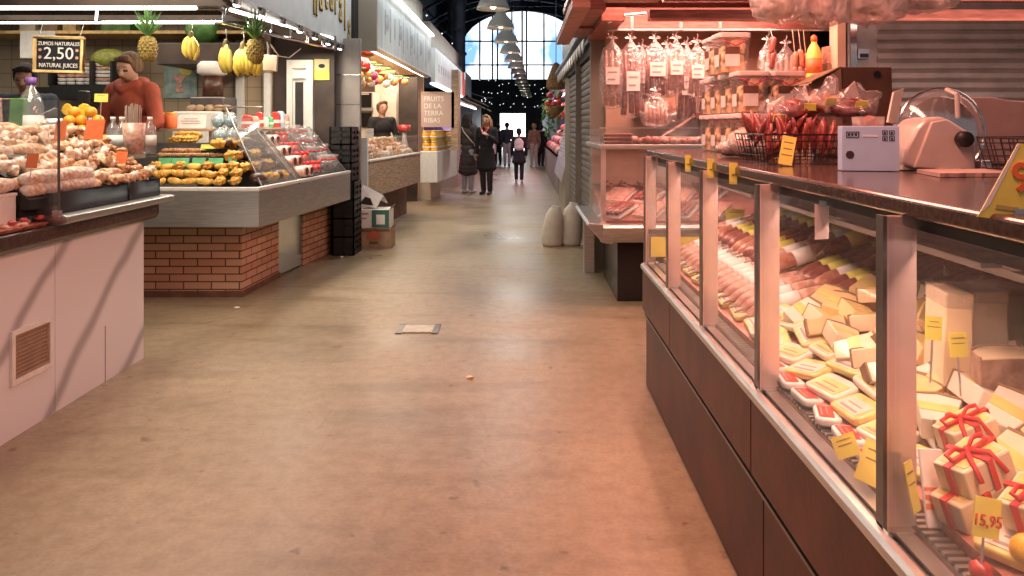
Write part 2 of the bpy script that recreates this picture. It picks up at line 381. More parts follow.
def textmesh(name, txt, size, m, loc, eul, parent, ext=.0015, align='CENTER', sx=1., label=None, bold=0.):
    cu = bpy.data.curves.new(name, 'FONT'); cu.body = txt; cu.size = size; cu.extrude = ext; cu.align_x = align; cu.align_y = 'CENTER'
    cu.offset = bold; cu.resolution_u = 3
    t = bpy.data.objects.new(name + '_c', cu); COL.objects.link(t); bpy.context.view_layer.update()
    me = bpy.data.meshes.new_from_object(t.evaluated_get(bpy.context.evaluated_depsgraph_get()))
    bpy.data.objects.remove(t); bpy.data.curves.remove(cu)
    me.materials.clear(); me.materials.append(m)
    mt = Matrix.Translation(Vector(loc) - OFF[parent]) @ Euler(eul).to_matrix().to_4x4() @ Matrix.Diagonal((sx, 1, 1, 1))
    me.transform(mt); o = link(name, me, parent); OFF[o] = OFF[parent]
    if label: o['label'] = label
    return o
FACE = (math.pi / 2, 0, 0)              # lettering that faces the aisle's near end
FACE_AISLE = (math.pi / 2, 0, math.pi / 2)   # lettering on the left row, facing the aisle
def area(name, loc, size, power, col, eul=(0, 0, 0), sy=None, spread=None):
    l = bpy.data.lights.new(name, 'AREA'); l.shape = 'RECTANGLE'; l.size = size; l.size_y = sy or size; l.energy = power; l.color = col
    if spread: l.spread = spread
    o = bpy.data.objects.new(name, l); COL.objects.link(o); o.location = loc; o.rotation_euler = eul; return o
# ================================================================ THE HALL
def setting():
    struct('floor', MB().box(-16, 16, -3, 62, -.1, 0), M['floor'])
    # end wall with the great arched window above a dark band, and a daylit doorway
    YB = 45.
    w = MB()
    ax, ah0, ah1 = 3.55, 4.15, 8.2
    arch = [(ax * math.cos(a), 6.0 + (ah1 - 6.0) * math.sin(a)) for a in [math.pi * k / 16 for k in range(17)]]
    w.box(-14, -1.35, YB, YB + .3, 0, 2.2); w.box(.25, 14, YB, YB + .3, 0, 2.2); w.box(-14, 14, YB, YB + .3, 2.2, ah0)
    w.box(-14, -ax, YB, YB + .3, ah0, 9.6); w.box(ax, 14, YB, YB + .3, ah0, 9.6)
    for i in range(16):
        (x1, z1), (x0, z0) = arch[i], arch[i + 1]
        w.prism([(x0, z0), (x1, z1), (x1, 9.6), (x0, 9.6)], YB, YB + .3, 'y')
    struct('wall_back', w, M['roofdark'])
    win = struct('window_1', MB().prism([(-ax, ah0)] + [(-ax, 6.0)] + arch[::-1][1:-1] + [(ax, 6.0), (ax, ah0)], YB + .2, YB + .24, 'y'), M['daylit'])
    fr = MB()
    for k, x in enumerate([-3.5, -2.5, -1.75, -1.45, -.6, .0, .28, 1.3, 2.5, 3.5]):
        top = 6 + (ah1 - 6) * math.sqrt(max(0, 1 - (x / ax) ** 2)); fr.box(x - .045, x + .045, YB - .05, YB + .19, ah0, top)
    for z in (5.0, 6.4):
        hw = ax if z < 6 else ax * math.sqrt(max(0, 1 - ((z - 6) / (ah1 - 6)) ** 2)); fr.box(-hw, hw, YB - .05, YB + .19, z - .035, z + .035)
    struct('window_frame', fr, M['iron'], win)
    d = struct('door_1', MB().box(-1.35, .25, YB + .1, YB + .14, 0, 2.2), M['daydoor'])
    f = MB()
    for x in (-1.35, -.55, .2): f.box(x, x + .05, YB + .02, YB + .1, 0, 2.2)
    f.box(-1.35, .25, YB + .02, YB + .1, 2.12, 2.2); struct('door_frame', f, M['iron'], d)
    # iron arch trusses across the aisle in front of the window
    for k, (Y, rise) in enumerate([(41.5, 8.3), (37., 8.4), (30., 8.1)]):
        t = MB(); n = 22; up, lo = [], []
        for i in range(n + 1):
            x = -5.2 + 10.4 * i / n; q = 1 - (x / 5.2) ** 2
            up.append((x, Y, rise - 1.6 + 1.6 * q)); lo.append((x, Y, rise - 2.35 + 1.75 * q))
        t.tube(up, .075, 6); t.tube(lo, .06, 6)
        for i in range(n): t.tube([up[i], lo[i + 1]] if i % 2 else [lo[i], up[i + 1]], .035, 5)
        struct('trim_%d' % (k + 1), t, M['iron'])
    # side walls of the nave, dark, over and behind the stalls; roof over the far half
    struct('wall_left', MB().box(-5.2, -4.9, 24, 45, 0, 9.6), M['roofdark'])
    struct('wall_right', MB().box(4.6, 4.9, 24, 45, 0, 9.6), M['roofdark'])
    r = MB(); r.prism([(-5.2, 8.6), (0, 9.6), (4.9, 8.6), (4.9, 8.9), (0, 9.9), (-5.2, 8.9)], 22, 45.3, 'y')
    for Y in range(23, 45, 3): r.box(-5, 4.8, Y, Y + .12, 8.3, 8.62)
    struct('ceiling', r, M['roofdark'])
    # columns down the left of the nave
    for i, (px, Y, h) in enumerate([(460, 26., 9.), (452, 33., 8.9)]):
        p = at(px, 100, Y); c = MB(); c.lathe([(.24, 0), (.24, .4), (.19, .5), (.18, h)], (p.x, Y, 0), 14)
        for z in (2.2, 3.8, 4.6, 5.6, 6.4): c.lathe([(.22, z), (.24, z + .05), (.22, z + .1)], (p.x, Y, 0), 14)
        struct('column_%d' % (i + 1), c, M['iron'], smooth=False)
    # floor hatch and bits on the floor
    h = thing('floor_hatch', 'small steel inspection hatch set in the middle of the concrete aisle floor', 'floor hatch', (-.70, 5.15, 0))
    part('cover', MB().box(-.80, -.60, 5.06, 5.24, .001, .009), M['hatch'], h)
    f = MB(); f.box(-.84, -.80, 5.04, 5.26, .001, .007); f.box(-.60, -.56, 5.04, 5.26, .001, .007); f.box(-.84, -.56, 5.245, 5.265, .001, .007)
    part('frame', f, M['steel_dark'], h)
    p = at(470, 379, 4.146)
    solo('paper_scrap', MB().ell((p.x, p.y, .009), (.02, .014, .009), 9, 6, wob=.25), M['cheese'], 'small yellowish crumb of food lying on the open aisle floor', 'crumb', smooth=False)
    p = at(237, 309, 5.74)
    solo('paper_scrap', MB().ell((p.x, p.y, .008), (.022, .012, .008), 9, 6, wob=.25), M['whitep'], 'small white paper scrap on the floor before the brick counter', 'paper scrap', smooth=False)
    p = at(342, 258, 7.95)
    solo('paper_scrap', MB().ell((p.x, p.y, .01), (.02, .012, .01), 9, 6, wob=.25), M['whitep'], 'white paper scrap on the floor near the black crates', 'paper scrap', smooth=False)

def hall_lamps():
    """the row of bell pendants over the aisle, and strings of small bulbs further off"""
    t = thing('pendant_lamp', 'x', 'pendant lamp'); t['group'] = 'bell pendant lamps over the aisle'
    prof = [(.05, .42), (.07, .36), (.09, .27), (.13, .22), (.20, .14), (.245, .04), (.255, 0), (.245, .0), (.235, .04), (.19, .12), (.11, .2), (.0, .22)]
    part('lamp_shade', MB().lathe(prof, n=24), M['pendant'], t, True)
    part('collar', MB().lathe([(.0, .52), (.035, .52), (.045, .44), (.05, .40), (0, .40)], n=14), M['iron'], t, True)
    part('bulb', MB().ell((0, 0, .08), (.06, .06, .08)), M['bulb_warm'], t, True)
    part('cord', MB().tube([(0, 0, .5), (0, 0, 5.2)], .008, 6), M['iron'], t)
    n = 15
    for k in range(n):
        Y = 11.6 + 2.2 * k; x = -.44 + .024 * (Y - 11.6); z = 3.16 - .012 * k
        lab = ('large bell pendant lamp nearest in the row over the aisle' if k == 0 else
               'farthest small bell pendant lamp in the row over the aisle' if k == n - 1 else
               'bell pendant lamp over the aisle, %s in the row from the nearest' % ORD[k])
        o = put(t, USED, (x, Y, z), label=lab)
        for ch in o.children:
            pass
    bulb = MB().ell((0, 0, 0), .022, 8, 6).mesh('bulb', M['bulb'], True)
    runs = [('across the dark band under the arched window, high up', (-2.6, 43.5, 4.3), (2.6, 43.5, 3.9), 18),
            ('across the dark band below the highest string', (-2.4, 42.5, 3.6), (2.5, 42.5, 3.5), 16),
            ('low across the far end above the bright doorway', (-2.4, 41.5, 3.0), (2.3, 41.5, 2.9), 15),
            ('along the left of the aisle beyond the pale signboards', (-2.9, 25., 3.4), (-1.6, 41., 2.9), 13),
            ('sagging beside the tall iron column', (-2.7, 20., 4.6), (-2.5, 38., 5.4), 9),
            ('up by the roof at left of the arched window', (-2.9, 17.0, 4.9), (-3.3, 34., 7.6), 7)]
    for desc, a, b, k in runs:
        a, b = Vector(a), Vector(b); pts = []
        for i in range(13):
            f = i / 12; p = a.lerp(b, f); p.z -= .5 * 4 * f * (1 - f) * .6; pts.append(p)
        t = thing('string_light', 'string of small white bulbs ' + desc, 'string lights', a, group='strings of small bulbs in the far hall')
        part('cable', MB().tube(pts, .006, 5), M['iron'], t)
        for i in range(k):
            f = (i + .5) / k; p = a.lerp(b, f); p.z -= 2 * f * (1 - f) * .6 + .03 + R.uniform(0, .25); p.x += R.uniform(-.12, .12)
            o = link('bulb', bulb, t); o.location = p - a

setting(); hall_lamps()
# ================================================================ PEOPLE
def blob(prims, voxel, name, mats, smooth=6, paint=None):
    mb = MB()
    for p in prims:
        if p[0] == 'c': mb.cap(p[1], p[2], p[3], p[4], 12)
        else: mb.ell(p[1], p[2], 16, 12, p[3] if len(p) > 3 else None)
    me = mb.mesh(name, mats); o = bpy.data.objects.new('tmp', me); COL.objects.link(o)
    m = o.modifiers.new('r', 'REMESH'); m.mode = 'VOXEL'; m.voxel_size = voxel
    s = o.modifiers.new('s', 'SMOOTH'); s.iterations = smooth; s.factor = .5
    bpy.context.view_layer.update()
    r = bpy.data.meshes.new_from_object(o.evaluated_get(bpy.context.evaluated_depsgraph_get()))
    bpy.data.objects.remove(o); r.name = name
    r.materials.clear()
    for k in (mats if isinstance(mats, (list, tuple)) else [mats]): r.materials.append(k)
    r.polygons.foreach_set('use_smooth', [True] * len(r.polygons))
    if paint:
        for p in r.polygons:
            i = paint(p.center)
            if i: p.material_index = i
    return r

def hand(w, d, palmn, side, curl=.5, s=1.):
    """palm, four unequal bent fingers and a thumb off the side of the palm; w wrist, d direction of the hand, palmn the palm's normal"""
    d = Vector(d).normalized(); nn = Vector(palmn); nn = (nn - d * nn.dot(d)).normalized(); a = d.cross(nn) * side; w = Vector(w); out = []
    out.append(('c', w, .0165 * s, w + d * .030 * s, .020 * s))
    for k, (off, ln) in enumerate([(-.021, .040), (-.007, .046), (.007, .043), (.020, .033)]):
        k0 = w + a * off * .5 * s + d * .012 * s; k1 = w + a * off * s + d * .050 * s
        out.append(('c', k0, .010 * s, k1, .0062 * s))
        b1 = (d * math.cos(curl) + nn * math.sin(curl)); k2 = k1 + b1 * ln * .55 * s
        b2 = (d * math.cos(curl * 2) + nn * math.sin(curl * 2)); k3 = k2 + b2 * ln * .5 * s
        out += [('c', k1, .0056 * s, k2, .0052 * s), ('c', k2, .0052 * s, k3, .0045 * s)]
    t0 = w - a * .012 * s + d * .012 * s; t1 = w - a * .034 * s + d * .034 * s + nn * .006 * s; t2 = t1 + (d * .8 + nn * .5 - a * .1).normalized() * .026 * s
    out += [('c', t0, .010 * s, t1, .0068 * s), ('c', t1, .0064 * s, t2, .0052 * s)]
    return out

def person(label, loc, H, rz, skin, hair, top, bottom, shoes, pose=None, coat=None, coat_hem=.50, long_hair=0., tilt=(0, 0, 0),
           vox=.009, hood=False, group=None, stride=.0, hairvol=1., sleeve=1.):
    """built at unit height facing -Y, then scaled to H"""
    pose = pose or {}
    root = thing('person', label, 'person', loc, group=group); OFF[root] = Vector((0, 0, 0))
    sh, hip = .815, .515
    hx, sx = .050, .105
    hd = Vector((0, -.012, .932)); rt = Euler(tilt).to_matrix(); neck = Vector((0, .0, .875))
    def Hp(v): return rt @ (Vector(v) - neck) + neck
    legs = {-1: (-stride, 0), 1: (stride, 0)}
    J = {}
    for s in (-1, 1):
        st = -s * stride
        J['hip', s] = Vector((s * hx, .005, hip)); J['knee', s] = Vector((s * .052, -.012 + st * .45, .285)); J['ank', s] = Vector((s * .050, .012 + st, .045))
        J['sho', s] = Vector((s * sx, .005, sh)); e, w = pose.get(s, ((s * .135, .02, .635), (s * .135, -.035, .495)))
        J['elb', s], J['wri', s] = Vector(e), Vector(w)
    body = [('e', Hp(hd), (.044, .056, .066)), ('e', Hp((0, -.030, .903)), (.031, .034, .032)), ('c', Hp((0, -.064, .940)), .0075, Hp((0, -.073, .920)), .0105),
            ('e', Hp((-.044, .0, .928)), (.008, .014, .019)), ('e', Hp((.044, .0, .928)), (.008, .014, .019)), ('e', Hp((0, -.052, .955)), (.032, .014, .008)),
            ('e', Hp((0, -.058, .898)), (.015, .009, .008)),
            ('c', (0, .008, .82), .036, Hp((0, .0, .905)), .031), ('c', (-.07, .005, .80), .045, (.07, .005, .80), .045),
            ('e', (0, .0, .745), (.098, .064, .085)), ('e', (0, .0, .64), (.080, .056, .08)), ('e', (0, .0, .545), (.092, .062, .07))]
    for s in (-1, 1):
        body += [('c', J['hip', s], .054, J['knee', s], .034), ('c', J['knee', s], .034, J['ank', s], .021),
                 ('c', J['ank', s] + Vector((0, .008, -.02)), .022, J['ank', s] + Vector((s * .006, -.085, -.028)), .016),
                 ('c', J['sho', s], .030, J['elb', s], .022), ('c', J['elb', s], .0225, J['wri', s], .0155)]
        dv = (J['wri', s] - J['elb', s])
        body += hand(J['wri', s], dv, (-s, -.3, 0), s, .35)
    inv = rt.inverted()
    def paint(c):
        q = inv @ (Vector(c) - neck) + neck
        if q.y < -.045 and abs(abs(q.x) - .0185) < .008 and abs(q.z - .936) < .0045: return 1
        if q.y < -.045 and abs(q.x) < .015 and abs(q.z - .8985) < .0045: return 2
        return 0
    sc = Matrix.Scale(H, 4)
    def add(name, me, par=root):
        me.transform(sc); o = link(name, me, par); OFF[o] = Vector((0, 0, 0)); return o
    add('body', blob(body, vox * .75, 'body', [skin, M['eye'], M['lips']], 4, paint))
    # hair: a cap set back from the face
    hp = [('e', Hp((0, .010, .950)), (.050 * hairvol, .054 * hairvol, .056 * hairvol)), ('e', Hp((0, .030, .925)), (.045, .036, .052)), ('c', Hp((-.03, -.042, .984)), .014, Hp((.03, -.040, .984)), .014)]
    hp += [('e', Hp((s * .040, .006, .945)), (.015, .042, .042)) for s in (-1, 1)] + [('e', Hp((.008, -.040, .992)), (.034, .022, .018))]
    if long_hair:
        for k in range(5):
            x = (k - 2) * .02; hp.append(('c', Hp((x, .035, .93)), .024, (x * 1.3, .052, .93 - long_hair), .018))
        for s in (-1, 1): hp.append(('c', Hp((s * .046, .01, .94)), .014, (s * .056, -.005, .93 - long_hair * .8), .012))
    add('hair', blob(hp, vox * .8, 'hair', hair, 4))
    # top garment
    tg = [('c', (-.075, .005, .80), .050, (.075, .005, .80), .050), ('e', (0, 0, .745), (.108, .074, .09)), ('e', (0, 0, .64), (.094, .068, .09)), ('e', (0, 0, .55), (.104, .072, .07))]
    for s in (-1, 1):
        tg += [('c', J['sho', s], .037 * sleeve, J['elb', s], .031 * sleeve), ('c', J['elb', s], .031 * sleeve, J['elb', s].lerp(J['wri', s], .93), .025 * sleeve)]
    if coat:
        for k in range(7):
            z = .55 - (.55 - coat_hem) * k / 6; g = 1 + .06 * k
            tg.append(('e', (0, stride * .0, z), (.098 * g, .074 * g, .06)))
    if hood:
        for k in range(9):
            a = math.pi * (k / 8) ; tg.append(('e', (.062 * math.cos(a), .012 + .05 * math.sin(a) - .012, .852 + .01 * math.sin(a)), (.026, .028, .024)))
        tg.append(('c', (-.055, -.03, .845), .022, (0, -.066, .815), .02)); tg.append(('c', (.055, -.03, .845), .022, (0, -.066, .815), .02))
    add('coat' if coat else 'jacket', blob(tg, vox, 'top', top, 5))
    tr = [('e', (0, .0, .535), (.098, .068, .05))]
    for s in (-1, 1): tr += [('c', J['hip', s], .060, J['knee', s], .043), ('c', J['knee', s], .043, J['ank', s] + Vector((0, 0, .012)), .034)]
    add('trousers', blob(tr, vox, 'trousers', bottom, 5))
    for s in (-1, 1):
        a = J['ank', s]
        add('shoe', blob([('c', a + Vector((0, .012, -.02)), .026, a + Vector((s * .006, -.088, -.026)), .020), ('c', a + Vector((0, .004, -.0)), .027, a, .025)], vox * .8, 'shoe', shoes, 3))
    root.rotation_euler = (0, 0, rz)
    # the soles rest on the floor
    return root, J, H, add, vox

def people():
    # near pair standing in the aisle
    r, J, H, add, vx = person('person in long brown-grey coat with pale shoulder strap bag, standing at left in the aisle', at(468, 193, 15.66).xy.to_3d(), 1.66, math.radians(150),
        M['skin'], M['hair_dark'], M['coat_grey'], M['jeans'], M['shoe'], coat=True, coat_hem=.27, long_hair=.10,
        pose={1: ((.135, .0, .64), (.10, -.09, .60)), -1: ((-.14, .02, .64), (-.135, -.03, .50))})
    b = MB(); pts = [(.07, -.045, .845), (.0, -.10, .74), (-.07, -.105, .66), (-.13, -.04, .56), (-.105, .075, .64), (0, .095, .76), (.075, .045, .85)]
    b.tube([Vector(p) * 1.66 for p in pts], .011, 6, closed=True); o = link('bag_strap', b.mesh('bag_strap', M['beige'], True), r)
    b = MB().obox(Vector((-.150, .0, .53)) * 1.66, (.05, .21, .15), (0, 0, .1)); link('handbag', b.mesh('handbag', M['beige']), r, .015)
    r, J, H, add, vx = person('person with blond hair in a long black coat facing the camera, in the aisle', at(486.5, 195, 15.3).xy.to_3d(), 1.60, math.radians(-18),
        M['skin'], M['hair_blonde'], M['cloth_black'], M['coat_dark'], M['shoe_dark'], coat=True, coat_hem=.34, long_hair=.09,
        pose={1: ((.13, .0, .66), (.06, -.105, .74)), -1: ((-.135, .02, .64), (-.13, -.04, .51))}, stride=.02)
    b = MB().ell(Vector((.035, -.066, .715)) * 1.60, (.03, .012, .022), 12, 8); link('badge', b.mesh('badge', M['iron'], True), r)
    b = MB().tube([Vector(p) * 1.60 for p in [(-.05, -.06, .84), (-.03, -.085, .80), (.0, -.09, .77), (.03, -.085, .80), (.05, -.06, .84), (0, .05, .855)]], .02, 8, closed=True)
    link('scarf', b.mesh('scarf', M['redpack'], True), r)
    # walker with the white backpack
    r, J, H, add, vx = person('person in black walking away with a round white backpack', at(519, 182, 18.73).xy.to_3d(), 1.32, math.radians(180),
        M['skin'], M['hair_dark'], M['cloth_black'], M['cloth_black'], M['shoe'], coat=True, coat_hem=.38, stride=.03, hairvol=1.08)
    k = blob([('e', (0, .112, .72), (.088, .058, .105)), ('e', (0, .118, .65), (.086, .058, .06))], .009, 'backpack', M['packw'], 5)
    bp = add('backpack', k)
    b = MB()
    for s in (-1, 1): b.tube([Vector(p) * 1.32 for p in [(s * .06, .06, .83), (s * .072, .0, .865), (s * .075, -.075, .80), (s * .085, -.06, .70), (s * .085, .03, .63)]], .014, 6)
    link('shoulder_strap', b.mesh('shoulder_strap', M['beige'], True), r)
    # small group by the far doorway
    for lab, px, py, H, rz, top, bot, sh, hair, c in [
        ('person in dark jacket and pale trousers near the bright doorway, walking away', 507, 166.5, 1.50, 175, 'cloth_navy', 'jeans', 'shoe_dark', 'hair_dark', None),
        ('person all in black seen left of the pale-trousered walker far off', 498, 165, 1.44, 200, 'cloth_black', 'cloth_black', 'shoe_dark', 'hair_dark', None),
        ('person with fair hair in tan jacket and beige trousers, far off at right', 534, 167, 1.46, 195, 'tan', 'beige', 'shoe', 'hair_blonde', None),
        ('person in dark coat beside the tan jacket, farthest right in the aisle', 541, 166, 1.42, 160, 'cloth_black', 'cloth_black', 'shoe_dark', 'hair_dark', .4)]:
        Y = 1048.8 / (py - 126)
        person(lab, at(px, py, Y).xy.to_3d(), H, math.radians(rz), M['skin'], M[hair], M[top], M[bot], M[sh], vox=.012, coat=c, coat_hem=c or .5, stride=.03)
    # stall workers stand on the raised floor behind the counters
    rt = lambda *d: tuple(math.radians(x) for x in d)
    person('person in rust-red hooded sweatshirt looking down, working behind the juice counter', (-3.30, 6.42, .28), 1.72, math.radians(-14), M['skin'], M['hair'],
           M['hoodie'], M['jeans'], M['shoe'], hood=True, tilt=rt(24, 6, 8), vox=.0065, hairvol=1.05,
           pose={1: ((.155, -.01, .66), (.115, -.13, .58)), -1: ((-.15, -.02, .655), (-.06, -.14, .585))}, sleeve=1.18)
    person('person in black top looking down behind the hanging chalkboard', (-4.27, 6.55, .22), 1.70, math.radians(25), M['skin_dark'], M['hair_dark'],
           M['cloth_navy'], M['cloth_black'], M['shoe_dark'], tilt=rt(22, 0, -6), vox=.007, pose={1: ((.14, -.01, .66), (.09, -.13, .60)), -1: ((-.14, -.02, .66), (-.06, -.14, .60))})
    person('person in black uniform serving behind the glazed pastry counter', (-2.28, 12.4, .14), 1.64, math.radians(30), M['skin'], M['hair'],
           M['cloth_black'], M['cloth_black'], M['shoe_dark'], vox=.008, pose={1: ((.14, -.01, .66), (.09, -.13, .60)), -1: ((-.14, -.02, .66), (-.06, -.14, .60))})
people()
# ================================================================ LEFT ROW OF STALLS
def jit(a): return R.uniform(-a, a)

def price_card(name, m, w, h, loc, rz=0., tilt=-.25, label='x', group=None, stick=0., lines=2, red=False, cat='price card', txt=None):
    """small card leaning back, a few lines of small print, on a clip or stick"""
    t = thing(name, label, cat, (0, 0, 0), group=group)
    part('card', MB().box(-w / 2, w / 2, -.0012, .0012, 0, h), m, t)
    pr = MB()
    for k in range(lines):
        z = h * (.78 - .22 * k); ww = w * R.uniform(.55, .8); pr.box(-ww / 2, ww / 2, -.0020, -.0012, z - h * .018, z + h * .018)
    if lines: part('print', pr, M['redink'] if red else M['rind'], t)
    if txt: textmesh('price', txt, h * .42, M['redink'], (0, -.0022, h * .42), FACE, t)
    if stick: part('stick', MB().tube([(0, .003, h * .6), (0, .003, -stick)], .0022, 6), M['steel'], t)
    t.rotation_euler = (tilt, 0, rz); t.location = loc
    return t

def lump(kind, seed):
    """one baked or fried piece: a bun, a twist, a folded turnover, a roll or a ring"""
    r = random.Random(seed); mb = MB()
    if kind == 'bun': mb.ell((0, 0, .026), (.036, .030, .027), 20, 14).crag(.022, 55, seed)
    elif kind == 'twist':
        pts = [(.042 * (i / 8 - .5) * 2, .016 * math.sin(i * 1.2), .026 + .010 * math.cos(i * 1.6)) for i in range(9)]
        mb.tube(pts, [.010, .019, .023, .018, .024, .018, .022, .018, .009], 14).crag(.014, 60, seed)
    elif kind == 'roll':
        mb.tube([(-.13, 0, .034), (-.122, 0, .034), (-.06, .004, .036), (0, 0, .036), (.06, -.004, .036), (.122, 0, .034), (.13, 0, .034)], [.016, .028, .034, .036, .034, .028, .016], 14).crag(.007, 40, seed)
    elif kind == 'ring':
        pts = [(.030 * math.cos(a), .030 * math.sin(a), .022) for a in [2 * math.pi * i / 14 for i in range(14)]]; mb.tube(pts, .019, 9, closed=True)
    elif kind == 'turnover':
        for i in range(9):
            a = math.pi * (i / 8); mb.ell((.055 * math.cos(a) * .85, .012 - .020 * math.sin(a), .026), (.020, .024, .018 + .008 * math.sin(a)), 9, 7, wob=.05, rnd=r)
        mb.ell((0, 0, .030), (.052, .027, .026), 12, 8, wob=.05, rnd=r)
    return mb

def stall_a():
    t = thing('market_counter', 'market counter with white grey-veined marble front and dark worktop, nearest on the left', 'counter', (-2.25, 3.0, 0))
    b = MB()
    for y0, y1 in ((.3, 1.9), (1.904, 3.66), (3.664, 4.52)): b.box(-2.75, -2.25, y0, y1, 0.0, .825)
    part('marble_front', b, M['marble'], t)
    part('joint', MB().box(-2.2505, -2.2485, 4.1, 4.105, .0, .30), M['steel_dark'], t)
    w = MB(); w.prism([(-3.3, .825), (-2.215, .825), (-2.195, .85), (-2.195, .905), (-2.205, .915), (-3.3, .915)], .3, 4.60, 'y'); part('worktop', w, M['granite'], t, bev=.004)
    g = MB(); g.prism([(-2.30, .915), (-2.16, .915), (-2.13, .925), (-2.13, .955), (-2.15, .962), (-2.30, .962)], 3.56, 4.66, 'y'); part('steel_ledge', g, M['steel'], t, bev=.004)
    # ventilation grille: frame, louvres
    v = MB(); y0, y1, z0, z1 = 3.335, 3.625, .235, .475
    for q in ((y0, y1, z0, z0 + .022), (y0, y1, z1 - .022, z1), (y0, y0 + .022, z0 + .0221, z1 - .0221), (y1 - .022, y1, z0 + .0221, z1 - .0221)): v.box(-2.25, -2.236, *q)
    gr = part('vent_grille', v, M['white'], t); s = MB()
    for k in range(11):
        z = z0 + .026 + k * .0178; s.slab([(-2.249, y0 + .02, z), (-2.249, y1 - .02, z), (-2.240, y1 - .02, z + .009), (-2.240, y0 + .02, z + .009)], .002)
    part('slats', s, M['beige'], gr); part('backing', MB().box(-2.2502, -2.2495, y0 + .01, y1 - .01, z0 + .01, z1 - .01), M['card'], gr)
    # glass screen along the front, ending in a clear edge
    gl = thing('glass_screen', 'upright clear glass screen at the end of the front tray on the marble counter', 'glass screen', (-2.18, 3.5, .95))
    part('pane', MB().box(-2.6, -2.165, 3.545, 3.553, .965, 1.50), M['glass_pane'], gl)
    part('edge', MB().box(-2.166, -2.160, 3.543, 3.555, .965, 1.50), M['steel_dark'], gl)
    part('clamp', MB().box(-2.185, -2.155, 3.535, 3.563, .955, .985), M['steel'], gl)
    # black bins on the ledge
    for i, (y0, y1, x1, lab) in enumerate([(3.43, 3.54, -2.27, 'black display bin under the pale rolls, left of the glass edge'), (3.57, 4.25, -2.20, 'long black display bin under the mixed pastries on the steel ledge'),
                                           (4.26, 4.62, -2.20, 'short black display bin at the far end of the steel ledge')]):
        m = MB(); m.box(x1 - .012, x1, y0, y1, .965, 1.065); m.box(x1 - .40, x1, y0, y0 + .008, .965, 1.065); m.box(x1 - .40, x1, y1 - .008, y1, .965, 1.065); m.box(x1 - .40, x1 - .39, y0, y1, .965, 1.3); m.box(x1 - .40, x1, y0, y1, .963, .972)
        solo('display_bin', m, M['black'], lab, 'bin', 'black bins along the marble counter', bev=.002)
    # stepped riser hidden under the goods
    m = MB(); m.prism([(-2.362, .99), (-2.362, 1.15), (-2.44, 1.20), (-2.44, 1.23), (-2.56, 1.28), (-2.56, 1.31), (-2.9, 1.33), (-2.9, .99)], 2.7, 3.429, 'y'); m.prism([(-2.225, 1.0), (-2.225, 1.045), (-2.33, 1.12), (-2.33, 1.15), (-2.44, 1.20), (-2.44, 1.23), (-2.56, 1.28), (-2.56, 1.31), (-2.9, 1.33), (-2.9, .99)], 3.431, 4.58, 'y')
    solo('stepped_riser', m, M['black'], 'black stepped riser carrying the pastries on the marble counter', 'riser')
    # goods
    forms = {k: [lump(k, s).mesh('pastry', M[mm], True) for s, mm in enumerate(ms)] for k, ms in
             dict(bun=['pastry', 'pastry_w', 'pastry_b'], twist=['pastry', 'pastry_w', 'pastry_b', 'pastry'], roll=['pastry_w', 'pastry'], ring=['pastry', 'pastry_b']).items()}
    steps = [(-2.245, 1.05), (-2.30, 1.085), (-2.36, 1.14), (-2.42, 1.175), (-2.48, 1.225), (-2.54, 1.255), (-2.60, 1.30), (-2.68, 1.315)]
    rown = ['front row'] + [ORD[k] + ' row up' for k in range(1, 7)] + ['top row']
    for r, (x, z) in enumerate(steps):
        y = 2.95 + .02 * (r % 2); k = 0
        long_rolls = r in (0, 1, 4)
        if r == 0: z = 1.055; y = 3.44
        while y < 4.58 - .03 * max(0, r - 5):
            if long_rolls and y < 3.72:
                if y < 3.2: y = 3.16
                n = R.choice([0, 1]); yy = y + .13
                for q in range(1 if r else 2):
                    inst(forms['roll'][n], 'pastry_roll', (x - .01 + jit(.005), yy, z + q * .052 - .004), (jit(.1), jit(.05), math.pi / 2 + jit(.05)),
                         'long pale roll, %s from near end, %s on the marble counter%s' % (ORD[k], rown[r], ', upper one' if q else ''), 'filled roll', 'filled rolls on the marble counter')
                y += .268; k += 1; continue
            kind = R.choice(['bun', 'twist', 'twist', 'ring'] if y > 3.8 else ['bun', 'twist'])
            me = forms[kind][min(len(forms[kind]) - 1, (2 if y > 4.33 and R.random() < .7 else R.choice([0, 1, 1, 1, 2])) if kind != 'ring' else (0 if y < 4.4 else 1))]
            inst(me, {'bun': 'pastry_bun', 'twist': 'pastry_twist', 'ring': 'pastry_ring'}[kind], (x + jit(.012), y, z + jit(.006) + R.choice([0, .012, .03])), (jit(.5), jit(.5), R.uniform(0, 6.28)),
                 '%s, %s from near end, %s on the marble counter' % ({'bun': 'small round pastry bun', 'twist': 'small twisted pastry', 'ring': 'small ring pastry'}[kind], ORD[min(k, 29)], rown[r]), 'pastry', 'pastries heaped on the marble counter', sc=R.uniform(.95, 1.2))
            y += R.uniform(.062, .075); k += 1
    # orange price cards stuck among the goods
    for px, py, Y, w, h, lab in [(59, 141, 3.75, .06, .10, 'narrow orange price card beside the glass edge, above the rolls'), (93, 139, 4.12, .125, .105, 'widest orange price card, in the middle of the pastry heap'),
                                 (120, 166, 4.40, .085, .085, 'orange price card lowest down near the far end of the pastries'), (31, 168, 3.33, .06, .065, 'orange price card standing above the pale rolls, leftmost')]:
        p = at(px, py, Y); price_card('price_card', M['orange_card'], w, h, p, -.25 + jit(.1), -.2, lab, 'orange price cards on the pastries', lines=0, stick=.06)
    # white scale box and raw meat tray in front on the left
    m = MB(); m.box(-2.356, -2.278, 2.9, 3.425, .917, 1.075)
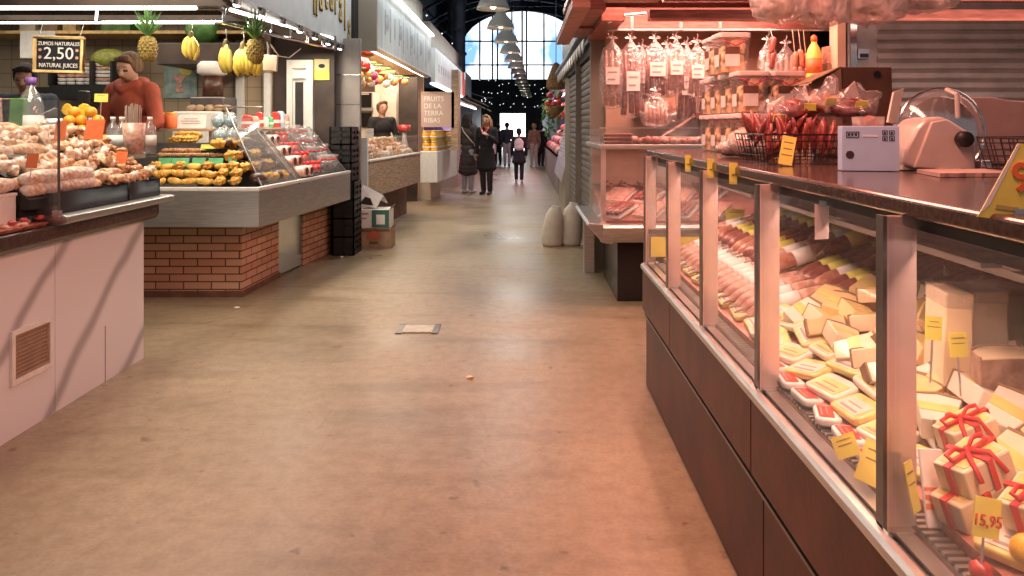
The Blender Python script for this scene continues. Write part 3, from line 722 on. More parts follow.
    s = thing('scale_box', 'white box standing on the dark worktop at the left edge', 'box', (-2.4, 3.2, .917)); part('body', m, M['white'], s, bev=.006); part('lid', MB().box(-2.358, -2.274, 2.895, 3.428, 1.066, 1.08), M['whitep'], s, bev=.003)
    for y0, y1, lab in ((2.9, 3.245, 'tray of wrapped pink goods on the dark worktop, at the left edge'), (3.25, 3.53, 'tray of wrapped pink goods by the foot of the glass screen')):
        tr = thing('goods_tray', lab, 'tray', (-2.3, y0, .917), group='trays of wrapped pink goods')
        q = MB(); q.prism([(-2.27 + .0, .917), (-2.215, .917), (-2.195, .935), (-2.40, .935), (-2.38, .917)], y0, y1, 'y'); part('tray', q, M['meat'], tr)
        g = MB()
        for k in range(26): g.ell((R.uniform(-2.37, -2.215), R.uniform(y0 + .02, y1 - .02), .940), (.022, .026, .012), 7, 5, wob=.2)
        part('goods', g, M['ham'], tr, True)['kind'] = 'stuff'
        for k in range(3): part('topping', MB().ell((-2.23 + jit(.02), y0 + .06 + k * .1, .957), (.018, .022, .012), 8, 6, wob=.25), M['redpack'], tr, True)

def juice_bar():
    """what stands between the marble counter and the brick counter, round the workers"""
    struct('trim_10', MB().box(-6.5, -2.75, 6.2, 8.1, 0, .22), M['steel_dark'])
    struct('wall_stall_back', MB().box(-7, -2.72, 8.22, 8.3, 0, 3.2), M['tiles'])
    struct('wall_stall_side', MB().box(-2.72, -2.05, 8.30, 8.38, 0, 3.2), M['wood_dark'])
    m = MB(); m.box(-3.9, -2.60, 4.72, 5.25, 1.16, 1.20); m.box(-3.9, -3.86, 4.75, 5.2, 0, 1.16); m.box(-2.74, -2.70, 4.75, 5.1, 0, 1.16); m.box(-3.9, -2.70, 5.06, 5.10, .1, 1.16)
    solo('serving_ledge', m, M['steel'], 'steel serving ledge behind the pastries, holding the oranges and cups', 'ledge', bev=.003)
    Z = 1.20; Y0 = 5.0
    # oranges
    om = MB().ell((0, 0, .037), (.038, .038, .037), 14, 10).mesh('orange', M['orange'], True)
    hm = MB(); hm.lathe([(0, .0), (.020, .004), (.033, .016), (.038, .034), (.038, .038)], n=16); 
    k = 0
    for lv, (n, z) in enumerate([(4, Z), (4, Z + .065), (3, Z + .13), (3, Z + .19), (2, Z + .25)]):
        for i in range(n):
            inst(om, 'orange', (-2.90 + (i - (n - 1) / 2) * .077, Y0 + .01 * (lv % 2), z), (jit(1), jit(1), jit(1)), 'whole orange in the stacked pile, %s from the left in the %s' % (ORD[i], ['bottom row', 'second row up', 'third row up', 'fourth row up', 'top row'][lv]), 'orange', 'oranges piled on the serving ledge'); k += 1
    # black juicer with two cut orange halves
    j = thing('juice_press', 'black citrus press with a dark body behind the pastries', 'juicer', (-3.0, 5.0, Z))
    p = at(77, 112, 5.1)
    part('body', MB().prism([(p.x - .10, Z), (p.x + .10, Z), (p.x + .10, Z + .14), (p.x + .06, Z + .27), (p.x - .06, Z + .27), (p.x - .10, Z + .14)], 5.10, 5.25, 'y'), M['black_gloss'], j, bev=.01)
    part('column', MB().box(p.x - .03, p.x + .03, 5.15, 5.21, Z + .27, Z + .42), M['black_gloss'], j, bev=.008)
    for s, lab in ((-1, 'cut orange half showing its flesh, left of the pair on the black press'), (1, 'cut orange half showing its flesh, right of the pair on the black press')):
        c = (p.x + s * .058, 5.085, 1.49)
        h = thing('orange_half', lab, 'orange half', c, group='cut orange halves on the press')
        q = MB().lathe([(0, .03), (.022, .026), (.036, .012), (.041, 0)], c, 16, 'y'); part('peel', q, M['orange'], h, True)
        part('flesh', MB().lathe([(0, -.003), (.037, -.003), (.041, 0)], c, 16, 'y'), M['orange_flesh'], h); h.rotation_euler = (0, s * .2, s * .25)
    # yellow sign on stick above the oranges
    p = at(101, 102, 5.0); price_card('price_card', M['yellow_card'], .085, .055, p, .1, -.1, 'small yellow price card on a stick above the pile of oranges', stick=.15, lines=1)
    # glass of straws, drinks bottles, jars
    p = at(134, 130, 4.9)
    s = thing('straw_holder', 'clear pot full of upright pale straws on the serving ledge', 'straw pot', (p.x, 4.9, Z)); 
    part('pot', MB().lathe([(.055, Z), (.07, Z + .2), (.066, Z + .2), (.052, Z + .01), (0, Z + .01)], (p.x, 4.9, 0), 18), M['pinkpack'], s, True)
    st = MB()
    for k in range(34):
        a, r = R.uniform(0, 6.28), R.uniform(0, .045); st.tube([(p.x + r * math.cos(a), 4.9 + r * math.sin(a), Z + .02), (p.x + 1.45 * r * math.cos(a), 4.9 + 1.45 * r * math.sin(a), Z + R.uniform(.27, .33))], .0032, 5)
    part('straws', st, M['beige'], s)['kind'] = 'stuff'
    def bottle(px, Y, z, h, r, cm, capm, lab, name='bottle', grp=None):
        x = at(px, 0, Y).x; b = thing(name, lab, 'bottle', (x, Y, z), group=grp)
        part('body', MB().lathe([(0, 0), (r * .9, 0), (r, .01), (r, h * .62), (r * .8, h * .74), (r * .36, h * .86), (r * .36, h * .92), (0, h * .92)], (x, Y, z), 16), cm, b, True)
        part('cap', MB().lathe([(r * .42, h * .9), (r * .42, h), (0, h)], (x, Y, z), 12), capm, b, True)
        part('bottle_label', MB().lathe([(r * 1.02, h * .22), (r * 1.02, h * .5)], (x, Y, z), 16), M['whitep'], b, True)
    for i, (px, lab) in enumerate([(113, 'small clear bottle beside the oranges, first of the three'), (122, 'small clear bottle left of the straws, second of the three'), (150, 'small clear bottle right of the straws, third of the three')]):
        bottle(px, 4.95, Z, .24, .038, M['glassjar'], M['white'], lab, grp='small clear bottles on the serving ledge')
    bottle(31, 5.0, Z, .50, .075, M['glassjar'], M['purple'], 'large clear water bottle with purple cap under the chalkboard')
    for i, px in enumerate((46, 54, 62)): bottle(px, 4.95, Z, .19, .033, M['glassjar'], M['steel'], 'small clear jar bottle under the chalkboard, %s from the left' % ORD[i], grp='small jar bottles under the chalkboard')
    # tall cups / packets at the left end
    for i, (px, mm, lab) in enumerate([(3, 'pinkpack', 'pink patterned tall packet at the far left behind the pastries'), (15, 'leaf', 'green tall packet behind the pastries, left of the water bottle')]):
        x = at(px, 0, 4.95).x; q = MB(); q.prism([(x - .055, Z), (x + .055, Z), (x + .075, Z + .36), (x - .075, Z + .36)], 4.92, 4.99, 'y'); solo('drink_packet', q, M[mm], lab, 'packet', bev=.008)
    o = MB(); x = at(31, 0, 4.9).x; price_card('price_card', M['orange_card'], .07, .12, (x, 4.86, 1.22), 0, -.1, 'orange price card under the large water bottle', lines=0)
    # clear partition box between the straws and the jars
    for i, (px, a) in enumerate(((146, .10), (152, .05))):
        pass
    # metal bowl with white paper, on a scale behind
    x = at(51, 0, 5.15).x; s = thing('metal_bowl', 'steel bowl holding white paper beneath the chalkboard', 'bowl', (x, 5.3, 1.3)); part('bowl', MB().lathe([(0, 1.33), (.10, 1.34), (.15, 1.43), (.158, 1.43), (.106, 1.33), (.03, 1.32), (.03, 1.20), (0, 1.2)], (x, 5.2, 0), 20), M['steel'], s, True)
    part('paper', MB().slab([(x - .14, 5.12, 1.42), (x + .06, 5.1, 1.50), (x + .12, 5.25, 1.44), (x - .08, 5.28, 1.41)], .004), M['whitep'], s)
    # bottle rack (stacked white trays) on the back wall
    t = thing('cup_rack', 'dark wall rack of stacked white lids in two bays, behind the workers', 'rack', (-4.6, 7.9, 1.7))
    p0, p1 = at(58, 86, 7.85), at(119, 62, 7.85); f = MB()
    for x in (p0.x, p0.x + .42, p1.x): f.box(x - .012, x + .012, 7.7, 8.0, p0.z, p1.z)
    f.box(p0.x, p1.x, 7.7, 8.0, p0.z - .02, p0.z); f.box(p0.x, p1.x, 7.98, 8.0, p0.z, p1.z); part('frame', f, M['black'], t)
    for k in range(6):
        z = p0.z + .012 + k * .038
        for a, b in ((p0.x + .03, p0.x + .40), (p0.x + .44, p1.x - .02)):
            q = MB(); n = 4
            for i in range(n):
                c = a + (b - a) * (i + .5) / n; q.lathe([(0, 0), (.036, 0), (.045, .02), (.045, .026), (0, .026)], (c, 7.80, z), 12)
            part('lid_row', q, M['whitep'] if (k + int(a * 10)) % 3 else M['pinkpack'], t)
    m = MB(); m.box(p0.x - .1, p1.x + .1, 7.6, 8.1, p0.z - .14, p0.z - .025); solo('wall_shelf', m, M['black'], 'black shelf carrying the lid rack on the tiled back wall', 'shelf')
    p = at(110, 64, 7.85); q = MB().ell((p.x, 7.85, p.z + .05), (.19, .12, .11), 18, 12); solo('melon', q, M['melon'], 'long green melon lying on top of the lid rack', 'melon', smooth=True)
    # high shelf with boxes, fruit
    m = MB(); p = at(0, 33, 7.9); m.box(-6.2, -2.8, 7.7, 8.22, p.z - .03, p.z); solo('high_shelf', m, M['pine'], 'wooden high shelf along the tiled wall under the light bars', 'shelf')
    for px, w, h, mm, lab in [(30, .16, .17, 'cream', 'cream carton on the high shelf above the chalkboard'), (52, .16, .12, 'card', 'brown carton on the high shelf, right of the cream carton'), (72, .14, .15, 'pine', 'tan carton on the high shelf beside the brown carton'),
                              (118, .3, .1, 'leaf', 'box of green produce on the high shelf behind the pineapple')]:
        q = at(px, 33, 7.9); s = MB().box(q.x - w / 2, q.x + w / 2, 7.85, 8.1, q.z + .001, q.z + h); solo('carton', s, M[mm], lab, 'carton', bev=.006)
    for px, r, lab in [(203, .15, 'round green watermelon on the dark upper shelf between the bananas'),]:
        q = at(px, 45, 7.75); solo('watermelon', MB().ell((q.x, 7.75, q.z + r), (r * 1.15, r, r), 18, 12), M['leaf'], lab, 'watermelon', smooth=True)
        m = MB(); m.slab([(-3.75, 7.55, q.z - .0 + .1), (-2.75, 7.55, q.z - .28 + .1), (-2.75, 8.2, q.z - .28 + .1), (-3.75, 8.2, q.z + .1)], -.03)
        m = MB(); m.box(q.x - .35, q.x + .5, 7.5, 8.2, q.z - .22, q.z - .003); solo('upper_shelf', m, M['wood_dark'], 'dark upper shelf carrying the watermelon', 'shelf', bev=.01)
    # fruit poster panel
    a, b = at(163, 98, 8.18), at(196, 58, 8.18)
    t = thing('fruit_poster', 'pale blue poster with yellow sun and pink drink shapes, behind the worker in rust', 'poster', (a.x, 8.2, a.z))
    part('sheet', MB().box(a.x, b.x, 8.20, 8.215, a.z, b.z), mat('poster_blue', (.34, .46, .44), .5, var=.35, vscale=9), t)
    part('sun_shape', MB().lathe([(0, 0), (.07, 0), (.07, -.004), (0, -.004)], (a.x + .24, 8.198, b.z - .12), 18, 'y'), M['yellow_card'], t)
    part('drink_shape', MB().prism([(a.x + .12, a.z + .06), (a.x + .22, a.z + .06), (a.x + .19, a.z + .16), (a.x + .25, a.z + .25), (a.x + .09, a.z + .25), (a.x + .15, a.z + .16)], 8.192, 8.199, 'y'), M['pinkpack'], t)
    # white juicing machine and counter under it
    a = at(213, 62, 7.6); q = thing('juice_machine', 'white round-topped juice machine standing below the hanging bananas', 'juice machine', (a.x, 7.6, 1.0))
    part('hood', MB().lathe([(0, a.z), (.13, a.z), (.15, a.z - .03), (.15, a.z - .11), (.10, a.z - .14), (0, a.z - .14)], (a.x, 7.6, 0), 18), M['white'], q, True)
    part('tank', MB().lathe([(.09, a.z - .14), (.10, a.z - .35), (0, a.z - .35)], (a.x, 7.6, 0), 18), M['choc'], q, True)
    part('body', MB().box(a.x - .17, a.x + .17, 7.45, 7.8, 1.0, a.z - .35), M['steel_dark'], q, bev=.02)
    m = MB(); m.box(-4.9, -2.75, 7.3, 8.2, .22, 1.0); solo('back_bench', m, M['steel_dark'], 'dark steel back bench along the tiled wall', 'bench', bev=.01)
    a = at(200, 112, 7.35); b = at(174, 112, 7.35)
    m = MB(); m.box(b.x, a.x + .2, 7.31, 7.7, 1.002, 1.52); solo('storage_bin', m, M['whitep'], 'white bin on the back bench under the poster', 'bin', bev=.012)
    for i in range(5):
        solo('root_vegetable', MB().ell((b.x + .14 + i * .085, 7.42 + jit(.03), 1.555), (.06, .045, .035), 12, 8, (0, 0, jit(1)), .08), M['card'], 'brown root vegetable on the white bin, %s from the left' % ORD[i], 'root vegetable', 'brown roots on the white bin', smooth=True)
    # glass door of the tall fridge, white door, poster, pillar
    a, b = at(287, 150, 8.24), at(313, 60, 8.24)
    d = struct('door_2', MB().box(a.x, b.x, 8.26, 8.30, .0, b.z), M['white'])
    f = MB()
    for q in ((a.x, a.x + .06), (b.x - .07, b.x)): f.box(*q, 8.225, 8.26, 0, b.z)
    f.box(a.x + .061, b.x - .071, 8.223, 8.26, b.z - .09, b.z); f.box(a.x + .061, b.x - .071, 8.223, 8.26, b.z - .20, b.z - .17); struct('door_frame', f, M['white'], d)
    struct('door_pane', MB().box(a.x + .09, b.x - .11, 8.235, 8.26, .9, b.z - .24), M['dark'], d)
    a, b = at(253, 140, 8.2), at(279, 72, 8.2)
    struct('trim_11', MB().box(at(264, 0, 8.15).x, at(270, 0, 8.15).x, 8.14, 8.20, .22, at(0, 73, 8.15).z), M['white'])
    struct('trim_12', MB().box(at(236, 0, 8.15).x, at(243, 0, 8.15).x, 8.14, 8.20, .22, 2.3), M['white'])
    a, b = at(314, 80, 8.27), at(329, 59, 8.27)
    t = thing('notice', 'yellow notice with a dark emblem on the brown wall beside the white door', 'notice', (a.x, 8.28, a.z)); part('sheet', MB().box(a.x, b.x, 8.285, 8.296, a.z, b.z), M['yellow_card'], t)
    part('upper_panel', MB().box(a.x + .006, b.x - .006, 8.282, 8.2855, a.z + .11, b.z - .006), mat('pale_yellow', (.8, .7, .38), .5), t)
    part('emblem', MB().lathe([(0, 0), (.028, 0), (.028, -.003), (0, -.003)], ((a.x + b.x) / 2, 8.281, b.z - .075), 14, 'y', sx=1.3, sy=.8), M['ink'], t)
    a, b = at(329, 0, 8.3), at(352, 0, 8.3)
    struct('column_5', MB().box(a.x - .03, b.x + .05, 8.50, 8.56, 0, 2.36), mat('pillar_steel', (.36, .33, .31), .5, .5, var=.15, vscale=4), bev=.01)
    j = MB()
    for z in (1.3, 1.62, 1.95): j.box(a.x - .032, b.x + .052, 8.492, 8.499, z, z + .006)
    struct('trim_13', j, M['chrome'])

def hanging_fruit():
    # frame of light bars over the two counters
    y, z = 5.32, 2.107
    t = thing('light_frame', 'steel hanging frame with long glowing tubes over the juice counters', 'light frame', (-2.1, y, 2.1))
    f = MB(); f.tube([(-4.6, y, z), (-2.1, y, z), (-2.0, 8.15, 2.20)], .014, 8); f.tube([(-4.6, y + .02, z + .095), (-2.1, y + .02, z + .095)], .010, 6)
    for x in (-2.09, -2.98, -4.2): f.tube([(x, y, z), (x, y + .02, z + .11)], .012, 6)
    for k in range(1, 7): q = k / 6.; f.tube([(-2.1 + .1 * q, y + 2.83 * q, z + .093 * q), (-2.1 + .1 * q, y + 2.83 * q, z + .10 + .093 * q)], .010, 6)
    f.tube([(-2.1, y, z + .1), (-2.1, y, 2.6)], .02, 8); f.tube([(-2.0, 8.1, 2.2), (-2.0, 8.1, 2.34)], .02, 8); f.tube([(-4.2, y, z + .1), (-4.2, y, 2.6)], .02, 8)
    part('frame', f, M['chrome'], t)
    for q in [((-4.6, y, z + .100), (-2.28, y, z + .100)), ((-2.085, y + .12, z + .105), (-1.995, 8.0, z + .195)), ((-4.6, y - .005, z - .004), (-2.15, y - .005, z - .004))]:
        part('glow_tube', MB().tube(q, .015 if q[0][2] > z else .009, 8), M['led'], t, True)
    # bananas
    fm = MB(); pts, rs = [], []
    for i in range(9):
        a = -.75 + 1.5 * i / 8; pts.append((.0, .135 * (1 - math.cos(a)) - .0, -.115 - .135 * math.sin(a))); rs.append(.021 if 0 < i < 8 else .010)
    rs[1] = .015; rs[7] = .014; fm.tube(pts[::-1], rs, 7)
    tip = MB().cap((0, pts[-1][1], pts[-1][2] + .004), .008, (0, pts[-1][1] + .012, pts[-1][2] - .008), .005, 6)
    def bunch(x, y, z, n, rz, lab, k=1., fan=.25):
        b = thing('banana_bunch', lab, 'bananas', (0, 0, 0), group='banana bunches hanging from the frame'); OFF[b] = Vector((0, 0, 0))
        me = fm.mesh('banana', M['banana'], True); tm = tip.mesh('tip', M['banana_tip'], True)
        for i in range(n):
            a = -1.5 + 3.0 * i / max(1, n - 1); o = link('banana', me, b); o.rotation_euler = (Matrix.Rotation(fan * (.5 - i / (n - 1)) + jit(.04), 3, 'Y') @ Matrix.Rotation(a, 3, 'Z')).to_euler(); o.location = (.030 * math.sin(a), -.026 * math.cos(a), jit(.012))
            e = link('tip', tm, o)
        part('stalk', MB().cap((0, 0, .0), .018, (0, 0, -.035), .026, 8), M['banana_tip'], b, True)
        part('hook', MB().tube([(0, 0, 0), (.012, 0, .045), (0, 0, .085), (-.012, 0, .07)], .003, 6), M['steel'], b)
        b.location = (x, y, z); b.rotation_euler = (0, 0, rz); b.scale = (k,) * 3
    bunch(-2.31, 5.30, 2.03, 5, .15, 'banana bunch hanging alone from the straight front bar', .86)
    p = at(226, 40, 5.5); bunch(p.x, 5.5, 1.99, 7, -.9, 'fullest banana bunch, left of the pair by the hanging pineapple', 1.05, .9)
    p = at(243, 40, 5.75); bunch(p.x, 5.75, 2.0, 7, -.4, 'middle banana bunch below the pineapple leaves', 1.08, .7)
    p = at(254, 45, 5.95); bunch(p.x, 5.95, 1.98, 6, .3, 'banana bunch farthest along the side bar, under the pineapple leaves', .95)
    def pineapple(p, lab, k=1.):
        b = thing('pineapple', lab, 'pineapple', (0, 0, 0), group='hanging pineapples'); OFF[b] = Vector((0, 0, 0))
        prof = [(0, -.125), (.045, -.12), (.075, -.08), (.083, 0), (.076, .07), (.05, .115), (0, .125)]; m = MB().lathe(prof, n=22)
        for r in range(8):
            z = -.10 + r * .028; rr = .084 * math.sqrt(max(.1, 1 - (z / .135) ** 2)) - .006
            for j in range(11): a = 2 * math.pi * (j + .5 * (r % 2)) / 11; m.ell((rr * math.cos(a), rr * math.sin(a), z), (.016, .016, .014), 5, 4)
        part('fruit', m, M['pine_skin'], b); l = MB()
        for ring, (n, tl, ln) in enumerate([(9, .75, .20), (8, .42, .27), (6, .14, .32)]):
            for j in range(n):
                a = 2 * math.pi * (j + .37 * ring) / n; d = Vector((math.cos(a) * math.sin(tl), math.sin(a) * math.sin(tl), math.cos(tl))); s = Vector((-math.sin(a), math.cos(a), 0)) * .013
                p0 = Vector((0, 0, .11)) + d * .015; p1 = p0 + d * ln * .55 + Vector((0, 0, .02)); p2 = p0 + d * ln + Vector((0, 0, -.01))
                l.slab([p0 - s, p0 + s, p1 + s * .8, p2, p1 - s * .8], .003)
        part('leaves', l, M['leaf'], b); part('cord', MB().tube([(0, 0, .12), (0, 0, .36)], .003, 5), M['steel'], b); b.location = p; b.scale = (k,) * 3
    p = at(148, 49, 5.32); pineapple(p, 'whole pineapple hanging by itself left of the first banana bunch', .74)
    p = at(248, 50, 5.62); pineapple(p + Vector((.01, .12, 0)), 'pineapple hanging among the banana bunches, leaves showing above them', .78)
    # white lamp box hanging with a cable, and card
    p = at(268, 63, 6.1); t = thing('hanging_scale', 'pale square box hanging by a curly cable right of the bananas', 'hanging box', p)
    part('body', MB().obox(p, (.15, .04, .13), (0, .05, .1)), M['cream'], t, bev=.008); part('hook', MB().tube([p + Vector((0, 0, .06)), p + Vector((.0, 0, .12)), p + Vector((-.01, 0, .17))], .006, 6), M['steel'], t)
    part('cable', MB().tube([p + Vector((.02, 0, .15)), p + Vector((.07, .05, .06)), p + Vector((.14, .1, .05)), p + Vector((.22, .15, .13))], .005, 6), M['beige'], t)
    # chalkboard
    a, b = at(33, 73, 5.15), at(83, 36, 5.15); t = thing('chalkboard', 'black chalkboard in a pine frame advertising juices at 2,50, hanging over the pastries', 'chalkboard', ((a.x + b.x) / 2, 5.15, a.z))
    cx, cz = (a.x + b.x) / 2, (a.z + b.z) / 2; w, h = b.x - a.x, b.z - a.z
    part('board', MB().box(a.x + .01, b.x - .01, 5.152, 5.164, a.z + .01, b.z - .01), M['slate'], t); f = MB()
    for q in ((a.x, b.x, a.z, a.z + .02), (a.x, b.x, b.z - .02, b.z), (a.x, a.x + .02, a.z + .02, b.z - .02), (b.x - .02, b.x, a.z + .02, b.z - .02)): f.box(q[0], q[1], 5.14, 5.168, q[2], q[3])
    part('frame', f, M['pine'], t, bev=.003); [part('cord', MB().tube([(q - .0, 5.155, b.z), (q, 5.2, b.z + .1)], .002, 5), M['steel'], t) for q in (a.x + .03, b.x - .03)]
    textmesh('lettering', 'ZUMOS NATURALES', .036, M['chalk'], (cx, 5.150, cz + .072), FACE, t, sx=.86); textmesh('price', '2,50', .115, M['chalk'], (cx, 5.150, cz + .004), FACE, t, sx=1.05)
    textmesh('lettering', 'NATURAL JUICES', .040, M['chalk'], (cx, 5.150, cz - .075), FACE, t, sx=.86)
    fl = MB()
    for s in (-1, 1):
        for zz in (.03, -.02): fl.lathe([(0, 0), (.011, 0), (.011, -.002), (0, -.002)], (cx + s * .125, 5.150, cz + zz), 8, 'y')
    part('flower_doodle', fl, M['pinkpack'], t); t.rotation_euler = (0, math.radians(1.5), 0)
    a, b = at(20, 58, 5.5), at(55, 31, 5.5); solo('paper_notice', MB().box(a.x, b.x, 5.50, 5.504, a.z, b.z), M['whitep'], 'white paper sheet hanging behind the chalkboard', 'paper sheet')
stall_a(); juice_bar(); hanging_fruit()
# ================================================================ THE BRICK COUNTER AND ITS GOODS, SIGNS, AND THE STALLS BEYOND
def brick_counter():
    t = thing('brick_counter', 'market counter on orange brick piers with a thick stainless steel slab top', 'counter', (-2.2, 6.5, 0))
    part('brick_pier', MB().prism([(-3.9, 6.13), (-2.26, 6.13), (-2.215, 6.92), (-2.5, 6.92), (-2.5, 6.6), (-3.9, 6.6)], .0, .61), M['brick'], t)
    part('brick_pier', MB().prism([(-2.160, 7.50), (-2.075, 8.28), (-2.4, 8.28), (-2.4, 7.50)], 0, .61), M['brick'], t)
    part('plinth', MB().prism([(-3.9, 6.122), (-2.254, 6.122), (-2.205, 6.93), (-2.45, 6.93), (-2.45, 6.6), (-3.9, 6.6)], .0, .05), M['card_dark'], t)
    part('mirror_panel', MB().prism([(-2.225, 6.925), (-2.165, 7.46), (-2.24, 7.46), (-2.28, 6.925)], .02, .61), M['chrome'], t)
    part('gap_panel', MB().prism([(-2.19, 7.46), (-2.185, 7.50), (-2.4, 7.50), (-2.4, 7.46)], .0, .61), M['black'], t)
    out = [(-3.9, 5.80), (-2.007, 5.80), (-1.81, 8.02), (-2.62, 8.02), (-2.62, 6.55), (-3.9, 6.55)]
    part('steel_slab', MB().prism(out, .605, .885), M['steel'], t, bev=.006)
    rim = [(-3.9, 5.795), (-2.003, 5.795), (-1.806, 8.025), (-1.84, 8.028), (-2.035, 5.83), (-3.9, 5.83)]
    part('white_rim', MB().prism(rim, .885, .912), M['white'], t, bev=.003)
    # stepped risers
    m = MB(); m.prism([(5.86, .886), (5.86, .93), (5.97, .95), (5.97, 1.03), (6.09, 1.05), (6.09, 1.13), (6.22, 1.15), (6.22, 1.24), (6.45, 1.24), (6.45, .886)], -3.9, -2.50, 'x')
    solo('stepped_riser', m, M['steel_dark'], 'dark stepped riser under the golden turnovers on the brick counter', 'riser')
    m = MB(); d = Vector((.0885, .996, 0)); 
    base = thing('stepped_riser', 'dark stepped riser under the chocolate and rolled packs on the brick counter', 'riser', (-2.0, 5.80, .886), -math.atan2(.197, 2.22)); OFF[base] = Vector((0, 0, 0))
    part('steps', MB().prism([(-.09, 0), (-.09, .03), (-.19, .05), (-.19, .12), (-.29, .14), (-.29, .21), (-.39, .23), (-.39, .31), (-.62, .31), (-.62, 0)], .28, 2.2, 'y'), M['black'], base)
    # rear serving shelf
    m = MB(); m.box(-3.3, -2.62, 6.46, 6.66, 1.335, 1.36); m.box(-3.3, -3.26, 6.5, 6.62, .886, 1.335); m.box(-2.68, -2.64, 6.5, 6.62, .886, 1.335)
    m2 = MB(); m2.box(-2.60, -2.30, 6.7, 8.0, 1.335, 1.36); m2.box(-2.6, -2.56, 6.72, 6.76, .886, 1.335); m2.box(-2.6, -2.56, 7.9, 7.96, .886, 1.335)
    solo('serving_shelf', m, M['wood'], 'narrow shelf behind the turnovers, carrying the jars and white card', 'shelf', bev=.004)
    solo('serving_shelf', m2, M['wood'], 'narrow shelf along the side of the brick counter, carrying red packs', 'shelf', bev=.004)
    # turnovers
    tv = [lump('turnover', s).mesh('turnover', M[k], True) for s, k in enumerate(['turnover', 'turnover', 'pastry_b'])]
    bn = lump('bun', 5).mesh('bun', M['turnover'], True); rg = lump('ring', 5).mesh('ring', M['turnover'], True)
    rows = [(5.895, .925, 7, 'front row'), (5.93, .985, 7, 'second row up'), (5.99, 1.035, 7, 'third row up'), (6.12, 1.13, 13, 'fourth row up'), (6.17, 1.165, 12, 'fifth row up'), (6.29, 1.235, 8, 'sixth row up'), (6.36, 1.27, 7, 'top row')]
    for r, (y, z, n, nm) in enumerate(rows):
        x0, x1 = -2.99 + .02 * r, (-2.16 if r < 2 else -2.22 if r == 2 else -2.42 if r < 5 else -2.72)
        for i in range(n):
            x = x0 + (x1 - x0) * (i + .5) / n + jit(.008)
            if r == 2 and x > -2.99 and False: continue
            me, nmn, sc = (R.choice(tv[:2]), 'turnover', 1.05) if r in (0, 1) and x < -2.42 else (bn, 'pastry_bun', 1.25) if r in (5, 6) else (tv[2], 'turnover', .62) if r in (3, 4) else (rg, 'pastry_ring', 1.15) if r == 2 and i % 2 else (bn, 'pastry_bun', 1.25)
            inst(me, nmn, (x, y + jit(.012), z), (jit(.25) + (.4 if r < 2 else 0), jit(.2), jit(.4)), '%s, %s from the left, %s on the brick counter' % ({'turnover': 'golden half-moon turnover', 'pastry_bun': 'golden round bun', 'pastry_ring': 'golden ring pastry'}[nmn], ORD[i], nm), 'pastry', 'golden pastries on the brick counter', sc=sc)
    # green and yellow price cards
    for i, (px, py, w) in enumerate([(165, 164, .105), (181, 163, .13), (199, 163, .105), (216, 164, .115)]):
        p = at(px, py, 6.04); price_card('price_card', M['green_card'], w, .075, (p.x, 6.02, 1.055), jit(.15), -.35, 'green price card among the golden turnovers, %s from the left' % ORD[i], 'green price cards on the turnovers', lines=1)
    p = at(233, 174, 6.0); price_card('price_card', M['green_card'], .06, .16, (p.x, 6.0, .99), .5, -.3, 'tall narrow green price card at the right end of the turnovers', 'green price cards on the turnovers', lines=1)
    p = at(206, 150, 6.1); price_card('price_card', M['yellow_card'], .12, .052, (p.x, 6.13, 1.185), 0, -.5, 'yellow price card above the green cards on the turnovers', lines=1)
    # jars, card and packs on the serving shelves
    p = at(191, 127, 6.5); s = MB().slab([(p.x - .12, 6.5, 1.361), (p.x + .12, 6.5, 1.361), (p.x + .115, 6.54, 1.475), (p.x - .115, 6.54, 1.475)], .004)
    c = thing('notice_card', 'white notice card standing on the shelf above the turnovers', 'notice card', (p.x, 6.5, 1.361)); part('card', s, M['whitep'], c)
    part('print', MB().box(p.x - .08, p.x + .08, 6.507, 6.510, 1.40, 1.404).box(p.x - .09, p.x + .07, 6.511, 6.5145, 1.42, 1.424).box(p.x - .07, p.x + .05, 6.5155, 6.519, 1.44, 1.444), M['boardgrey'], c)
    for i, px in enumerate((159, 171)):
        x = at(px, 0, 6.5).x; j = thing('juice_jar', 'jar of orange pieces beside the white notice card, %s from the left' % ORD[i], 'jar', (x, 6.5, 1.361), group='orange jars on the shelf')
        part('jar', MB().lathe([(0, 1.361), (.045, 1.361), (.05, 1.37), (.05, 1.47), (.042, 1.48)], (x, 6.5, 0), 16), M['orange_card'], j, True); part('lid', MB().lathe([(.045, 1.478), (.045, 1.495), (0, 1.495)], (x, 6.5, 0), 16), M['orange'], j, True)
    k = 0
    for px, py, Y in [(221, 129, 6.62), (234, 127, 6.64), (222, 150, 6.42), (236, 148, 6.44)]:
        p = at(px, py, Y); z0 = 1.361 if py < 140 else 1.242
        j = thing('candy_jar', 'clear jar of pale blue sweets, %s' % ['upper left of the four', 'upper right of the four', 'lower left of the four', 'lower right of the four'][k], 'sweet jar', (p.x, Y - .05, z0), group='jars of blue sweets'); k += 1
        yy = Y - .06 if py < 140 else 6.36
        if py < 140 : yy = 6.56
        part('sweets', MB().ell((p.x, yy, z0 + .055), (.052, .052, .053), 14, 10, wob=.06), M['blue_candy'], j, True); part('jar', MB().lathe([(0, z0), (.055, z0), (.061, z0 + .02), (.061, z0 + .09), (.04, z0 + .115), (.04, z0 + .125)], (p.x, yy, 0), 16), M['glassjar'], j, True)
    items = [('redpack', .09, .12), ('pinkpack', .10, .11), ('redpack', .07, .15), ('whitep', .06, .10), ('green_card', .05, .11), ('redpack', .09, .16), ('bluebox', .08, .17), ('pinkpack', .08, .14)]
    nm = {'redpack': 'red', 'pinkpack': 'pink', 'whitep': 'white', 'green_card': 'green', 'bluebox': 'pale blue'}
